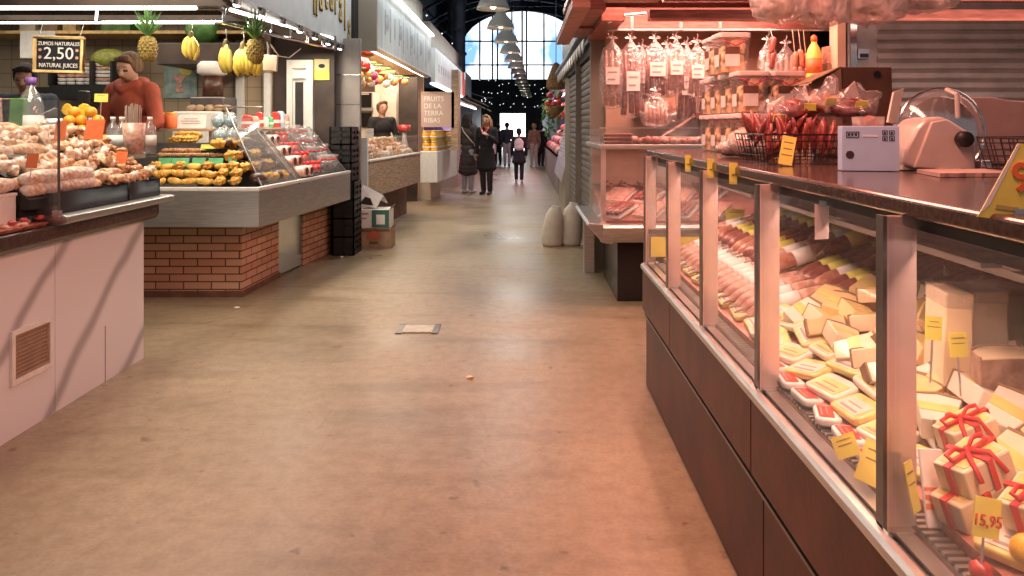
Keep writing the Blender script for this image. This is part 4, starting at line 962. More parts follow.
    for i, (mm, w, h) in enumerate(items):
        y = 6.78 + i * .155; x = -2.45
        s = thing('sweet_packet', '%s packet standing on the side shelf, %s from the near end' % (nm[mm], ORD[i]), 'packet', (x, y, 1.361), group='packets on the side shelf')
        part('bag', MB().prism([(x - w / 2, 1.361), (x + w / 2, 1.361), (x + w / 2, 1.361 + h * .75), (x + w * .3, 1.361 + h), (x - w * .3, 1.361 + h), (x - w / 2, 1.361 + h * .75)], y - .03, y + .03, 'y'), M[mm], s, bev=.012)
        part('band', MB().box(x - w / 2 - .001, x + w / 2 + .001, y - .031, y + .031, 1.361 + h * .3, 1.361 + h * .5), M['whitep'], s)
    # chocolate packs, rolled packs, along the side; in the side riser's own frame
    Q = Matrix.Translation((-2.0, 5.80, .886)) @ Matrix.Rotation(-math.atan2(.197, 2.22), 4, 'Z')
    def side(x, y, z): return Q @ Vector((x, y, z))
    rz = -math.atan2(.197, 2.22)
    steps = [(-.13, .035), (-.24, .125), (-.34, .215), (-.45, .315)]; rn = ['bottom step', 'second step', 'third step', 'top step']
    cake = MB().ell((0, 0, .032), (.055, .04, .032), 12, 8).mesh('cake', M['pastry'], True); cb = MB().ell((0, 0, .03), (.05, .04, .03), 12, 8).mesh('cake', M['choc'], True)
    rollp = thing('rolled_pack', 'x', 'rolled pack'); part('roll', MB().lathe([(.0, -.11), (.044, -.11), (.050, -.10), (.050, .10), (.044, .11), (0, .11)], (0, 0, .05), 16, 'x'), M['pinkpack'], rollp, True)
    [part('end_label', MB().lathe([(.0, q * .112), (.036, q * .112), (.036, q * .1115)], (0, 0, .05), 14, 'x'), M['choc'], rollp) for q in (-1, 1)]
    tie = thing('gift_bag', 'x', 'gift bag'); part('bag', MB().lathe([(0, 0), (.05, .0), (.058, .03), (.05, .09), (.022, .12), (.018, .13), (.045, .175), (.03, .18), (0, .14)], n=14), M['film'], tie, True); part('filling', MB().ell((0, 0, .05), (.046, .046, .045), 10, 8, wob=.12), M['choc'], tie, True); part('tie', MB().lathe([(.021, .115), (.026, .125), (.021, .135)], n=12), M['ribbon'], tie)
    rb = thing('gift_bag', 'x', 'gift bag'); part('bag', MB().ell((0, 0, .05), (.06, .055, .05), 12, 9, wob=.06), M['redpack'], rb, True); part('bow', MB().ell((-.03, 0, .11), (.03, .012, .018), 8, 6).ell((.03, 0, .11), (.03, .012, .018), 8, 6), M['ribbon'], rb, True)
    for st, (x, z) in enumerate(steps):
        y = .24; k = 0; kr = 0
        while y < 2.12:
            if y < .72: 
                inst(bn if (st + k) % 4 else cb, 'iced_cake', side(x, y, z), (jit(.2), jit(.2), R.uniform(0, 3)), 'small round cake, %s of the corner on the brick counter, %s along' % (rn[st], ORD[k]), 'small cake', 'small cakes at the counter corner', sc=R.uniform(1.4, 1.65)); y += .092; k += 1
            elif y < .98:
                inst(cb, 'chocolate_cake', side(x, y, z), (jit(.2), jit(.2), R.uniform(0, 3)), 'dark chocolate cake on the %s behind the slanted glass, %s along' % (rn[st], ORD[k]), 'chocolate cake', 'chocolate cakes on the side of the brick counter', sc=R.uniform(.9, 1.1)); y += .10; k += 1
            elif y < 1.5:
                put(rollp if y < 1.22 else rb, USED, side(x, y + .03, z), (0, 0, rz + (0 if y < 1.22 else jit(.5))), '%s on the %s behind slanted glass' % ('pink rolled pack, %s along,' % ORD[kr] if y < 1.22 else 'red gift bag, %s along,' % ORD[kr], rn[st]), 'red and pink packs on the side of the brick counter'); y += .125; kr += 1
            else:
                put(tie, USED, side(x, y + .02, z), (0, 0, jit(1)), 'clear tied bag of chocolates on the %s, %s from the far end' % (rn[st], ORD[int((2.2 - y) / .115)]), 'tied bags on the side of the brick counter', sc=R.uniform(.85, 1.1)); y += .115
    # slanted glass over the side: sheets and black-edged dividers
    t = thing('glass_guard', 'slanted glass guard with dark-edged dividers over the side of the brick counter', 'glass guard', (-2.0, 5.80, .886), rz); OFF[t] = Vector((0, 0, 0))
    for y0, y1 in ((.30, .94), (.96, 1.52), (1.54, 2.17)):
        part('pane', MB().slab([(-.05, y0, .03), (-.05, y1, .03), (-.44, y1, .48), (-.44, y0, .48)], .006), M['glass'], t)
    for y in (.95, 1.53, 2.18):
        part('divider', MB().prism([(-.05, .03), (-.44, .48), (-.60, .48), (-.60, .03)], y - .003, y + .003, 'y'), M['glass_pane'], t)
        part('edge_strip', MB().tube([(-.045, y, .03), (-.44, y, .485)], .007, 6), M['steel_dark'], t)
    t = thing('glass_guard', 'upright slanted glass with thin dark frame at the corner above the turnovers', 'glass guard', (-2.4, 5.9, .9))
    a, b = at(243, 186, 5.9), at(217, 108, 6.4); c, d = at(275, 186, 6.1), at(243, 108, 6.6)
    part('pane', MB().slab([(-2.10, 6.02, .92), (-2.10, 6.02, .94), b, d], .004), M['glass_pane'], t) if False else None
    e = MB()
    e.tube([at(262, 187, 5.95), at(226, 108, 6.45)], .007, 6); e.tube([at(300, 184, 6.6), at(255, 128, 6.7)], .006, 6); e.tube([at(214, 107, 6.45), at(262, 107, 6.5)], .007, 6)
    part('frame', e, M['steel_dark'], t)
    part('pane', MB().slab([at(262, 187, 5.95), at(300, 184, 6.6), at(258, 120, 6.68), at(230, 116, 6.42)], .004), M['glass'], t)

def crates_and_boxes():
    a, b = at(333, 0, 8.12), at(355, 0, 8.12)
    for k in range(7):
        z = k * .195; t = thing('plastic_crate', 'black plastic crate by the steel pillar, %s' % ('bottom of the stack' if k == 0 else 'top of the stack' if k == 6 else '%s up in the stack' % ORD[k]), 'crate', (a.x, 8.2, z), group='stack of black crates')
        m = MB(); x0, x1, y0, y1 = a.x + (0.0 if k < 4 else -.03), b.x - (0. if k < 4 else .03), 8.08, 8.44
        if k: z += .002 * k
        for q in ((x0, x1, y0, y0 + .012), (x0, x1, y1 - .012, y1), (x0, x0 + .012, y0, y1), (x1 - .012, x1, y0, y1)):
            m.box(*q, z, z + .05); m.box(*q, z + .085, z + .11); m.box(*q, z + .145, z + .19)
        for x in (x0, (x0 + x1) / 2, x1 - .015): m.box(x, x + .015, y0, y0 + .012, z, z + .19); m.box(x, x + .015, y1 - .012, y1, z, z + .19)
        for y in (y0, (y0 + y1) / 2, y1 - .015): m.box(x1 - .012, x1, y, y + .015, z, z + .19); m.box(x0, x0 + .012, y, y + .015, z, z + .19)
        m.box(x0, x1, y0, y1, z, z + .01); part('body', m, M['black'], t)
        part('inner_wall', MB().box(x0 + .014, x1 - .014, y0 + .014, y0 + .02, z + .01, z + .18).box(x1 - .02, x1 - .014, y0 + .014, y1 - .014, z + .01, z + .18), M['black'], t)
    a, b = at(356.5, 248, 8.6), at(391.5, 248, 8.6)
    def carton(z, h, x0, x1, m, lab, extra):
        t = thing('cardboard_box', lab, 'cardboard box', ((x0 + x1) / 2, 8.7, z)); part('body', MB().box(x0, x1, 8.58, 8.86, z, z + h), m, t, bev=.005)
        for f in (-1, 1): part('flap', MB().slab([(x0 if f < 0 else x1, 8.58, z + h), (x0 if f < 0 else x1, 8.86, z + h), ((x0 if f < 0 else x1) + f * .02, 8.86, z + h + .035), ((x0 if f < 0 else x1) + f * .02, 8.58, z + h + .035)], .003), M['card'], t)
        for n, mb, mm in extra: part(n, mb, mm, t)
        return t
    cx = (a.x + b.x) / 2
    carton(.001, .225, a.x, b.x, M['card'], 'brown cardboard box with red print, bottom of the stack by the crates',
           [('red_print', MB().box(cx - .07, cx + .07, 8.572, 8.579, .11, .17).ell((cx, 8.577, .18), (.05, .004, .03), 12, 6), mat('faded_red_print', (.5, .12, .06), .7)), ('print', MB().box(a.x + .02, b.x - .02, 8.574, 8.579, .19, .215).box(cx - .05, cx + .05, 8.574, 8.579, .05, .075), M['card_dark'])])
    carton(.228, .21, a.x + .0, b.x - .02, M['whitep'], 'white box with green printed panel, middle of the stack by the crates',
           [('green_panel', MB().box(cx - .02, b.x - .025, 8.573, 8.579, .235, .43), mat('teal_print', (.05, .16, .13), .6)), ('badge', MB().box(cx + .03, b.x - .07, 8.570, 8.573, .27, .38), M['whitep']), ('print', MB().box(a.x + .03, cx - .06, 8.574, 8.579, .38, .40).box(a.x + .05, cx - .08, 8.574, 8.579, .33, .345), M['boardgrey'])])
    t = thing('torn_box', 'torn white cardboard piece with dark print leaning on the box stack', 'torn box', (cx, 8.7, .45))
    p = [at(356, 205, 8.62), at(376, 208, 8.62), at(383, 196, 8.72), at(363, 185, 8.74)]
    p[0].z = max(p[0].z, .47); part('panel', MB().slab([p[0], p[1], p[2], p[3]], -.012), M['whitep'], t)
    q0 = p[0].lerp(p[1], .12) + Vector((0, -.014, 0)); part('dark_patch', MB().prism([(q0.x + .02, q0.z + .02), (q0.x + .17, q0.z + .0), (q0.x + .14, q0.z + .08), (q0.x + .08, q0.z + .10)], 8.60, 8.606, 'y'), M['ink'], t)
    part('side_flap', MB().slab([p[3], p[2], p[2] + Vector((.02, .16, -.10)), p[3] + Vector((.0, .16, -.12))], .01), M['whitep'], t)
    part('lower_edge', MB().slab([p[0], p[1], p[1] + Vector((.0, .2, .02)), p[0] + Vector((0, .2, .02))], .01), M['whitep'], t)

def signs():
    # grey lettered fascia over the brick counter
    t = thing('fascia_sign', 'grey signboard with gold lettering over the brick counter', 'shop sign', (-2.0, 7, 2.3))
    part('board', MB().prism([(-2.08, 2.28), (-2.0, 2.28), (-2.0, 3.3), (-2.08, 3.3)], 4.6, 8.9, 'y'), M['sign_grey'], t)
    part('end_frame', MB().box(-2.12, -1.96, 8.9, 9.15, 2.27, 3.3), M['black'], t); part('lower_edge', MB().box(-2.09, -1.985, 4.6, 8.9, 2.255, 2.285), M['steel_dark'], t)
    word = 'naturals'; y0 = 7.20
    for i, ch in enumerate(word):
        f = i / 7; y = 7.32 + 1.42 * f; zb = 2.63 - (.14 * ((.42 - f) / .42) ** 2 if f < .42 else .23 * ((f - .42) / .58) ** 2);
        textmesh('letter', ch, .50, M['ink'], (-1.9935, y + .018, zb + .115), FACE_AISLE, t, ext=.004, sx=.62, bold=.010)
        textmesh('letter', ch, .50, M['gold'], (-1.985, y, zb + .12), FACE_AISLE, t, ext=.004, sx=.62)
    textmesh('letter', 'S', .6, M['ink'], (-1.9935, 6.75, 2.78), FACE_AISLE, t, ext=.004, sx=.6, bold=.01); textmesh('letter', 'S', .6, M['gold'], (-1.985, 6.73, 2.785), FACE_AISLE, t, ext=.004, sx=.6)
    # row of small spotlights below it
    s = thing('spot_lamp', 'x', 'spotlight', group='spot lamps under the grey signboard')
    part('lamp_head', MB().tube([(0, 0, .05), (0, 0, .0)], [.022, .03], 10), M['chrome'], s); part('bracket', MB().tube([(0, 0, .04), (-.05, 0, .05)], .006, 6), M['steel'], s); part('bulb', MB().ell((0, 0, -.004), (.026, .026, .014), 10, 6), M['led'], s)
    part('light_pool', MB().box(-.05, .01, -.05, .05, .052, .058), M['white'], s)  # white slab stands in for the pool of light beside each bulb
    for k in range(8):
        y = 5.3 + k * .5; put(s, USED, (-1.99, y, 2.225), (0, .25, 0), 'white spot lamp under the grey signboard, %s from the near end' % ORD[k])
    m = MB(); m.box(-6.5, -2.09, 4.7, 8.9, 2.62, 2.68); struct('ceiling_stall', m, M['wood_dark'])
    m = MB(); m.box(-6.5, -2.06, 5.30, 5.40, 2.22, 2.28); m.box(-6.5, -2.3, 6.2, 6.3, 2.36, 2.42); m.box(-6.5, -2.1, 7.4, 7.5, 2.40, 2.46); m.box(-2.35, -2.15, 5.3, 8.2, 2.27, 2.33); struct('beam_stall', m, M['wood_dark'])
    # second fascia: glowing at top and bottom edges
    t = thing('fascia_sign', 'pale streaked signboard with a bright strip along its top edge', 'shop sign', (-1.75, 11, 2.33))
    part('board', MB().box(-1.83, -1.75, 9.16, 14.6, 2.34, 3.10), M['sign_streak'], t); part('end_panel', MB().box(-2.1, -1.745, 9.10, 9.16, 2.28, 3.4), M['roofbox'], t)
    part('light_strip', MB().box(-1.75, -1.69, 9.2, 14.6, 3.10, 3.135), M['led'], t); part('light_strip', MB().box(-1.90, -1.87, 9.25, 14.5, 2.318, 2.33), M['led'], t)
    part('lower_rail', MB().box(-1.84, -1.74, 9.16, 14.6, 2.32, 2.342), M['white'], t)
    ghost = mat('ghost_grey_letters', (.42, .46, .49), .6, var=.2, vscale=8)
    for i in range(13):
        y = 9.7 + i * .37; h = [.3, .42, .26, .36, .5, .3, .42][i % 7]; part('faded_mark', MB().box(-1.7485, -1.7465, y, y + .07, 2.70 - h / 2, 2.72 + h / 2), ghost, t)
        if i % 3 == 0: part('faded_mark', MB().lathe([(.0, 0), (.11, 0), (.11, .002), (0, .002)], (-1.7485, y + .17, 2.72), 14, 'x'), ghost, t)
    # third fascia beyond
    t = thing('fascia_sign', 'pale signboard with a red far edge, beyond the streaked one', 'shop sign', (-1.7, 18, 2.2)); part('board', MB().box(-1.76, -1.68, 14.7, 21.4, 2.22, 2.9), M['sign_pale'], t)
    part('red_edge', MB().box(-1.76, -1.62, 21.4, 21.75, 2.22, 2.9), M['redpack'], t); part('lower_rail', MB().box(-1.78, -1.66, 14.7, 21.4, 2.19, 2.22), M['led'], t)
    for i in range(12): y = 15.3 + i * .47; part('faded_mark', MB().box(-1.6785, -1.6765, y, y + .16, 2.46, 2.62), ghost, t)
    # boxy roof walls over the stalls
    struct('wall_roof_1', MB().box(-2.6, -1.95, 9.2, 14.9, 3.10, 3.75), M['roofbox']); struct('wall_roof_2', MB().box(-2.6, -1.82, 15.0, 21.8, 2.9, 3.45), M['roofbox'])
    struct('wall_roof_3', MB().box(-3.4, -2.0, 22.2, 30, 2.5, 3.3), M['iron'])

def far_stalls():
    # ---- pastry counter with wood front
    t = thing('pastry_counter', 'wood-fronted pastry counter with a glass case, beyond the black crates', 'counter', (-1.8, 10, 0))
    P0, P1 = Vector((-1.86, 9.2, 0)), Vector((-1.605, 12.0, 0))
    def plan(o, i=.9): d = (P1 - P0).normalized(); n = Vector((d.y, -d.x, 0)); return [tuple((P0 + n * o).xy), tuple((P1 + n * o).xy), (P1.x - i, P1.y), (P0.x - i, P0.y)]
    part('wood_front', MB().prism(plan(0), .50, .945), M['wood'], t); part('base', MB().prism(plan(-.22), 0, .50), M['card_dark'], t); part('end_panel', MB().box(-2.3, P0.x, 9.14, 9.2, .45, 1.24), M['sign_pale'], t)
    part('counter_top', MB().prism(plan(.02), .945, .965), M['white'], t); part('glass', MB().prism([(P0.x, P0.y + .05), (P1.x, P1.y), (P1.x - .008, P1.y), (P0.x - .008, P0.y + .05)], .965, 1.22), M['glass_pane'], t)
    part('glass_top', MB().prism([(P0.x, P0.y + .05), (P1.x, P1.y), (P1.x - .4, P1.y), (P0.x - .4, P0.y + .05)], 1.22, 1.228), M['glass_pane'], t)
    f = [lump('bun', 11).mesh('pastry', M['pastry_w'], True), lump('twist', 12).mesh('pastry', M['pastry'], True), lump('bun', 13).mesh('pastry', M['pastry_b'], True), lump('turnover', 14).mesh('pastry', M['orange'], True)]
    for r in range(4):
        for i in range(17):
            q = P0.lerp(P1, (i + .6) / 18); gold = i < 3 and r > 1
            inst(f[3] if gold else R.choice(f[:3]), 'pastry', (q.x - .10 - .085 * r, q.y + jit(.02), .966 + .045 * r), (jit(.3), jit(.3), jit(3)), '%s pastry in the wood-fronted case, %s along, %s row from the aisle' % ('golden' if gold else 'small pale', ORD[i], ORD[r]), 'pastry', 'pastries in the wood-fronted case', sc=R.uniform(1.2, 1.5))
    st = MB().prism([(-2.3, .966), (-2.0, .966), (-2.0, 1.0), (-2.3, 1.12)], 9.25, 11.9, 'y'); 
    for i in range(6):
        q = P0.lerp(P1, (i + .8) / 6.5); x = q.x - .46
        s = thing('pastry_tub', 'white paper tub of pale pastries behind the glass case, %s from the near end' % ORD[i], 'tub', (x, q.y, .966), group='tubs behind the wood-fronted case'); part('tub', MB().box(x - .12, x + .1, q.y - .15, q.y + .15, .966, 1.16), M['whitep'], s, bev=.01)
        g = MB()
        for k in range(14): g.ell((x + jit(.09), q.y + jit(.13), 1.18 + jit(.015)), (.04, .04, .03), 7, 5, wob=.15)
        part('goods', g, M['pastry'], s, True)['kind'] = 'stuff'
    p = at(371, 135, 9.6); price_card('price_card', M['whitep'], .10, .12, (p.x, 9.5, 1.23), 0, -.15, 'small white card standing on the wood-fronted glass case', lines=2)
    # ---- white counter
    t = thing('market_counter', 'white boxy counter with golden jars on top, beyond the wood-fronted one', 'counter', (-1.5, 14, 0))
    part('cabinet', MB().prism([(-1.75, 13.0), (-1.445, 13.0), (-1.285, 15.1), (-1.75, 15.1)], .41, .945), M['white'], t, bev=.01); part('base', MB().prism([(-1.9, 14.2), (-1.70, 14.2), (-1.62, 15.1), (-1.9, 15.1)], 0, .41), M['cream'], t); part('glass', MB().prism([(-1.46, 13.05), (-1.31, 15.05), (-1.32, 15.05), (-1.47, 13.05)], .945, 1.2), M['glass_pane'], t)
    k = 0
    jar = thing('honey_jar', 'x', 'jar', group='golden jars on the white counter'); part('honey', MB().lathe([(0, .002), (.06, .002), (.066, .02), (.066, .12), (.055, .145), (0, .145)], n=14), mat('golden_syrup', (.80, .42, .04), .25, var=.2, coat=.5), jar, True); part('lid', MB().lathe([(.058, .145), (.058, .175), (0, .175)], n=14), M['gold'], jar, True); part('jar_label', MB().lathe([(.067, .055), (.067, .08)], n=14), M['whitep'], jar, True)
    for r in range(2):
        for i in range(12):
            f = (i + .5) / 12; x = -1.53 + .135 * f - .135 * min(r, 1) ; y = 13.12 + 1.85 * f
            put(jar, USED, (x, y, .946), (0, 0, jit(1)), 'golden jar on the white counter, %s along in the %s row from the aisle' % (ORD[i], ORD[r]))
        for i in range(9):
            if r == 2: continue
            f = (i + .7) / 10; put(jar, USED, (-1.55 + .135 * f - .135 * r, 13.15 + 1.85 * f, 1.124), (0, 0, jit(1)), 'golden jar in the upper layer on the white counter, %s along, %s row' % (ORD[i], ORD[r]))
    # jars on the wood counter's far half, seen at its upper right
    for r in range(2):
        for i in range(7):
            q = P0.lerp(P1, .62 + .055 * i); put(jar, USED, (q.x - .42 - .15 * r, q.y, 1.002 if False else .966), (0, 0, jit(1)), 'golden jar at the far end of the wood-fronted counter, %s along, %s row' % (ORD[i], ORD[r]), 'golden jars on the wood-fronted counter', 1.35)
    # ---- interior behind them
    struct('wall_pastry_side', MB().box(-4.6, -2.0, 15.4, 15.5, 0, 3.1), M['peach']); struct('wall_pastry_back', MB().box(-4.6, -4.5, 8.8, 15.1, 0, 3.1), M['cream'])
    struct('trim_14', MB().box(-4.4, -2.5, 9.3, 14.9, 0, .13), M['steel_dark'])
    a, b = at(375, 0, 13.6), at(396, 0, 13.6); struct('column_3', MB().box(a.x, b.x, 13.6, 13.9, 0, 2.35), M['cream']); a, b = at(397, 0, 13.9), at(425, 0, 13.9); struct('wall_pastry_panel', MB().box(a.x, -1.92, 13.9, 14.0, .0, 2.3), M['wood_dark'])
    m = MB(); m.slab([(-4.5, 9.2, 2.32), (-1.92, 9.2, 2.32), (-1.84, 14.9, 2.32), (-4.5, 14.9, 2.32)], .06); struct('ceiling_pastry', m, M['warmceil'])
    a, b = at(353, 136, 12.9), at(373, 92, 12.9); t = thing('oven_rack', 'black oven unit with shelves at left behind the worker in black uniform', 'oven', (a.x, 13, .1)); part('body', MB().box(a.x - .3, b.x, 12.9, 13.5, .131, b.z), M['cream'], t)
    for py0, py1 in ((93, 107), (113, 127)): part('oven_door', MB().box(a.x - .25, b.x - .02, 12.87, 12.9, at(0, py1, 12.9).z, at(0, py0, 12.9).z), M['black_gloss'], t)
    part('shelf', MB().box(a.x - .3, b.x + .02, 12.82, 12.9, at(0, 111, 12.9).z, at(0, 108, 12.9).z), M['steel'], t); part('handle', MB().tube([(a.x - .2, 12.85, at(0, 94.5, 12.9).z), (b.x - .06, 12.85, at(0, 94.5, 12.9).z)], .012, 6), M['steel'], t)
    a, b = at(421, 127, 13.8), at(451.5, 93, 13.8); t = thing('menu_board', 'pinkish menu board with pale capital lettering above the golden jars', 'menu board', ((a.x + b.x) / 2, 13.8, a.z))
    part('board', MB().box(a.x, b.x, 13.80, 13.84, a.z, b.z), mat('dusty_pink_board', (.50, .36, .32), .6), t); part('frame', MB().box(b.x, b.x + .05, 13.78, 13.86, a.z - .02, b.z + .02).box(a.x, b.x, 13.78, 13.86, b.z, b.z + .02), M['wood'], t)
    for i, w in enumerate(('FRUITS', 'DE LA', 'TERRA', 'RIBAS')): textmesh('lettering', w, .125, M['whitep'], (a.x + .05, 13.797, b.z - .11 - i * .13), FACE, t, align='LEFT', sx=.95)
    a, b = at(452, 0, 13.8), at(455, 0, 13.8); struct('column_4', MB().box(a.x - .01, b.x + .06, 13.78, 14.3, .945, 2.4), M['wood'])
    p = at(407, 130, 12.8); s = thing('cake_stand', 'bright red round tin on the counter beside the worker in black uniform', 'tin', (p.x, 12.5, 1.23)); part('body', MB().lathe([(0, 0), (.10, 0), (.105, .01), (.105, .10), (0, .10)], (p.x, 12.5, 1.30), 16), M['redpack'], s, True); part('foot', MB().lathe([(.04, 1.30), (.03, 1.2), (.09, .966), (0, .966)], (p.x, 12.5, 0), 14), M['white'], s, True)
    # hanging ornaments
    orn = [MB().ell((0, 0, -.12), (.10, .10, .095), 14, 10).mesh('bauble', M[k], True) for k in ('orn_red', 'orn_gold', 'orn_white', 'orn_mag')]; cordm = MB().tube([(0, 0, -.03), (0, 0, .28)], .004, 5).mesh('cord', M['card_dark']); leafm = MB().ell((.05, 0, .0), (.09, .03, .025), 8, 6).ell((-.05, .02, .01), (.08, .03, .025), 8, 6).mesh('sprig', M['leaf'], True)
    nm = ['red', 'amber', 'white', 'magenta']; n = 0
    for px, py, Y, k, sc in [(356, 62, 9.7, 0, 1.3), (362, 66, 9.9, 0, 1.6), (358, 76, 9.8, 1, 1.1), (366, 74, 10.2, 1, .9), (369, 70, 10.4, 2, 1.1), (373, 76, 10.6, 3, 1.), (371, 83, 10.7, 2, .8), (357, 70, 9.75, 3, .8), (360, 80, 9.9, 2, .9), (368, 80, 10.3, 1, .7), (375, 82, 10.8, 3, .7), (381, 75, 11.1, 0, .8), (391, 75, 11.9, 3, .7), (365, 62, 10.1, 1, .8), (377, 70, 10.9, 0, .8), (379, 80, 11.0, 1, 1.), (383, 76, 11.2, 1, 1.2), (386, 84, 11.5, 2, .9), (389, 79, 11.7, 2, 1.1), (394, 82, 12.2, 1, 1.0), (399, 80, 12.6, 0, .7), (405, 82, 13., 1, .8), (361, 84, 10., 1, .9)]:
        p = at(px, py, Y); o = inst(orn[k], 'ornament', (p.x, Y, p.z + .09 * sc), (0, 0, 0), 'hanging round %s ornament under the warm soffit, %s from the near end' % (nm[k], ORD[n]), 'ornament', 'round ornaments under the warm soffit', sc=sc * .72); n += 1
        c = link('cord', cordm, o); link('sprig', leafm, o)
    # ---- purple-lit stall beyond
    t = thing('market_counter', 'purple-lit stall counter under a white awning, behind the two standing people', 'counter', (-1.6, 19, 0))
    part('cabinet', MB().box(-2.6, -1.45, 17.2, 22.5, 0, .95), M['boardgrey'], t); part('display', MB().prism([(-2.6, .95), (-1.5, .95), (-1.9, 1.45), (-2.6, 1.55)], 17.2, 22.5, 'y'), M['purple'], t); part('back_board', MB().box(-2.7, -2.6, 17.2, 22.5, 0, 2.2), M['purple'], t)
    part('awning', MB().prism([(-2.6, 2.1), (-1.35, 1.95), (-1.35, 1.90), (-2.6, 2.05)], 16.9, 22.5, 'y'), M['white'], t); part('tube_lamp', MB().box(-1.38, -1.34, 17, 22.3, 1.86, 1.89), M['led'], t)
    pk = MB().ell((0, 0, .06), (.09, .11, .06), 9, 6, wob=.1).mesh('pack', M['purple'], True); pk2 = MB().ell((0, 0, .06), (.09, .11, .06), 9, 6, wob=.1).mesh('pack', M['pinkpack'], True)
    for r in range(4):
        for i in range(10): inst([pk, pk2][(r + i) % 3 == 0], 'wrapped_pack', (-1.66 - .13 * r, 17.4 + i * .5, 1.02 + .15 * r), (0, 0, jit(1)), '%s pack on the purple-lit stall, %s along on %s tier' % ('pink' if (r + i) % 3 == 0 else 'purple', ORD[i], ORD[r]), 'pack', 'packs on the purple-lit stall')
    # ---- grey jumble of closed stalls further on
    for i, (x, y0, y1, h, lab) in enumerate([(-1.9, 23.2, 27.5, 2.3, 'grey closed stall beyond the purple-lit one on the left'), (-2.0, 28.2, 33, 2.5, 'grey closed stall, second beyond the purple-lit one'), (-2.1, 33.6, 39, 2.4, 'grey closed stall farthest on the left by the end wall')]):
        t = thing('closed_stall', lab, 'stall', (x, y0, 0), group='closed stalls on the left'); part('box', MB().box(x - 1.6, x, y0, y1, 0, h), M['iron'], t); part('awning', MB().prism([(x - .2, h + .05), (x + .55, h - .25), (x + .55, h - .3), (x - .2, h)], y0, y1, 'y'), M['roofbox'], t); part('counter_panel', MB().box(x, x + .35, y0 + .1, y1 - .1, 0, .95), M['boardgrey'], t)
    t = thing('parked_cart', 'pale low cart standing beyond the two people in the aisle', 'cart', (-1.0, 24, 0)); part('body', MB().box(-1.5, -.85, 23.5, 25.2, .45, 1.05), M['white'], t, bev=.06); part('cover', MB().box(-1.45, -.9, 23.6, 24.7, 1.05, 1.25), M['boardgrey'], t, bev=.06)
    for y in (23.8, 24.9):
        for x in (-1.42, -.93): part('wheel', MB().lathe([(0, -.04), (.2, -.04), (.22, -.02), (.22, .02), (.2, .04), (0, .04)], (x, y, .22), 16, 'x'), M['black'], t, True)
    for y in (23.8, 24.9): part('axle', MB().box(-1.4, -.95, y - .03, y + .03, .2, .5), M['iron'], t)
brick_counter(); crates_and_boxes(); signs(); far_stalls()
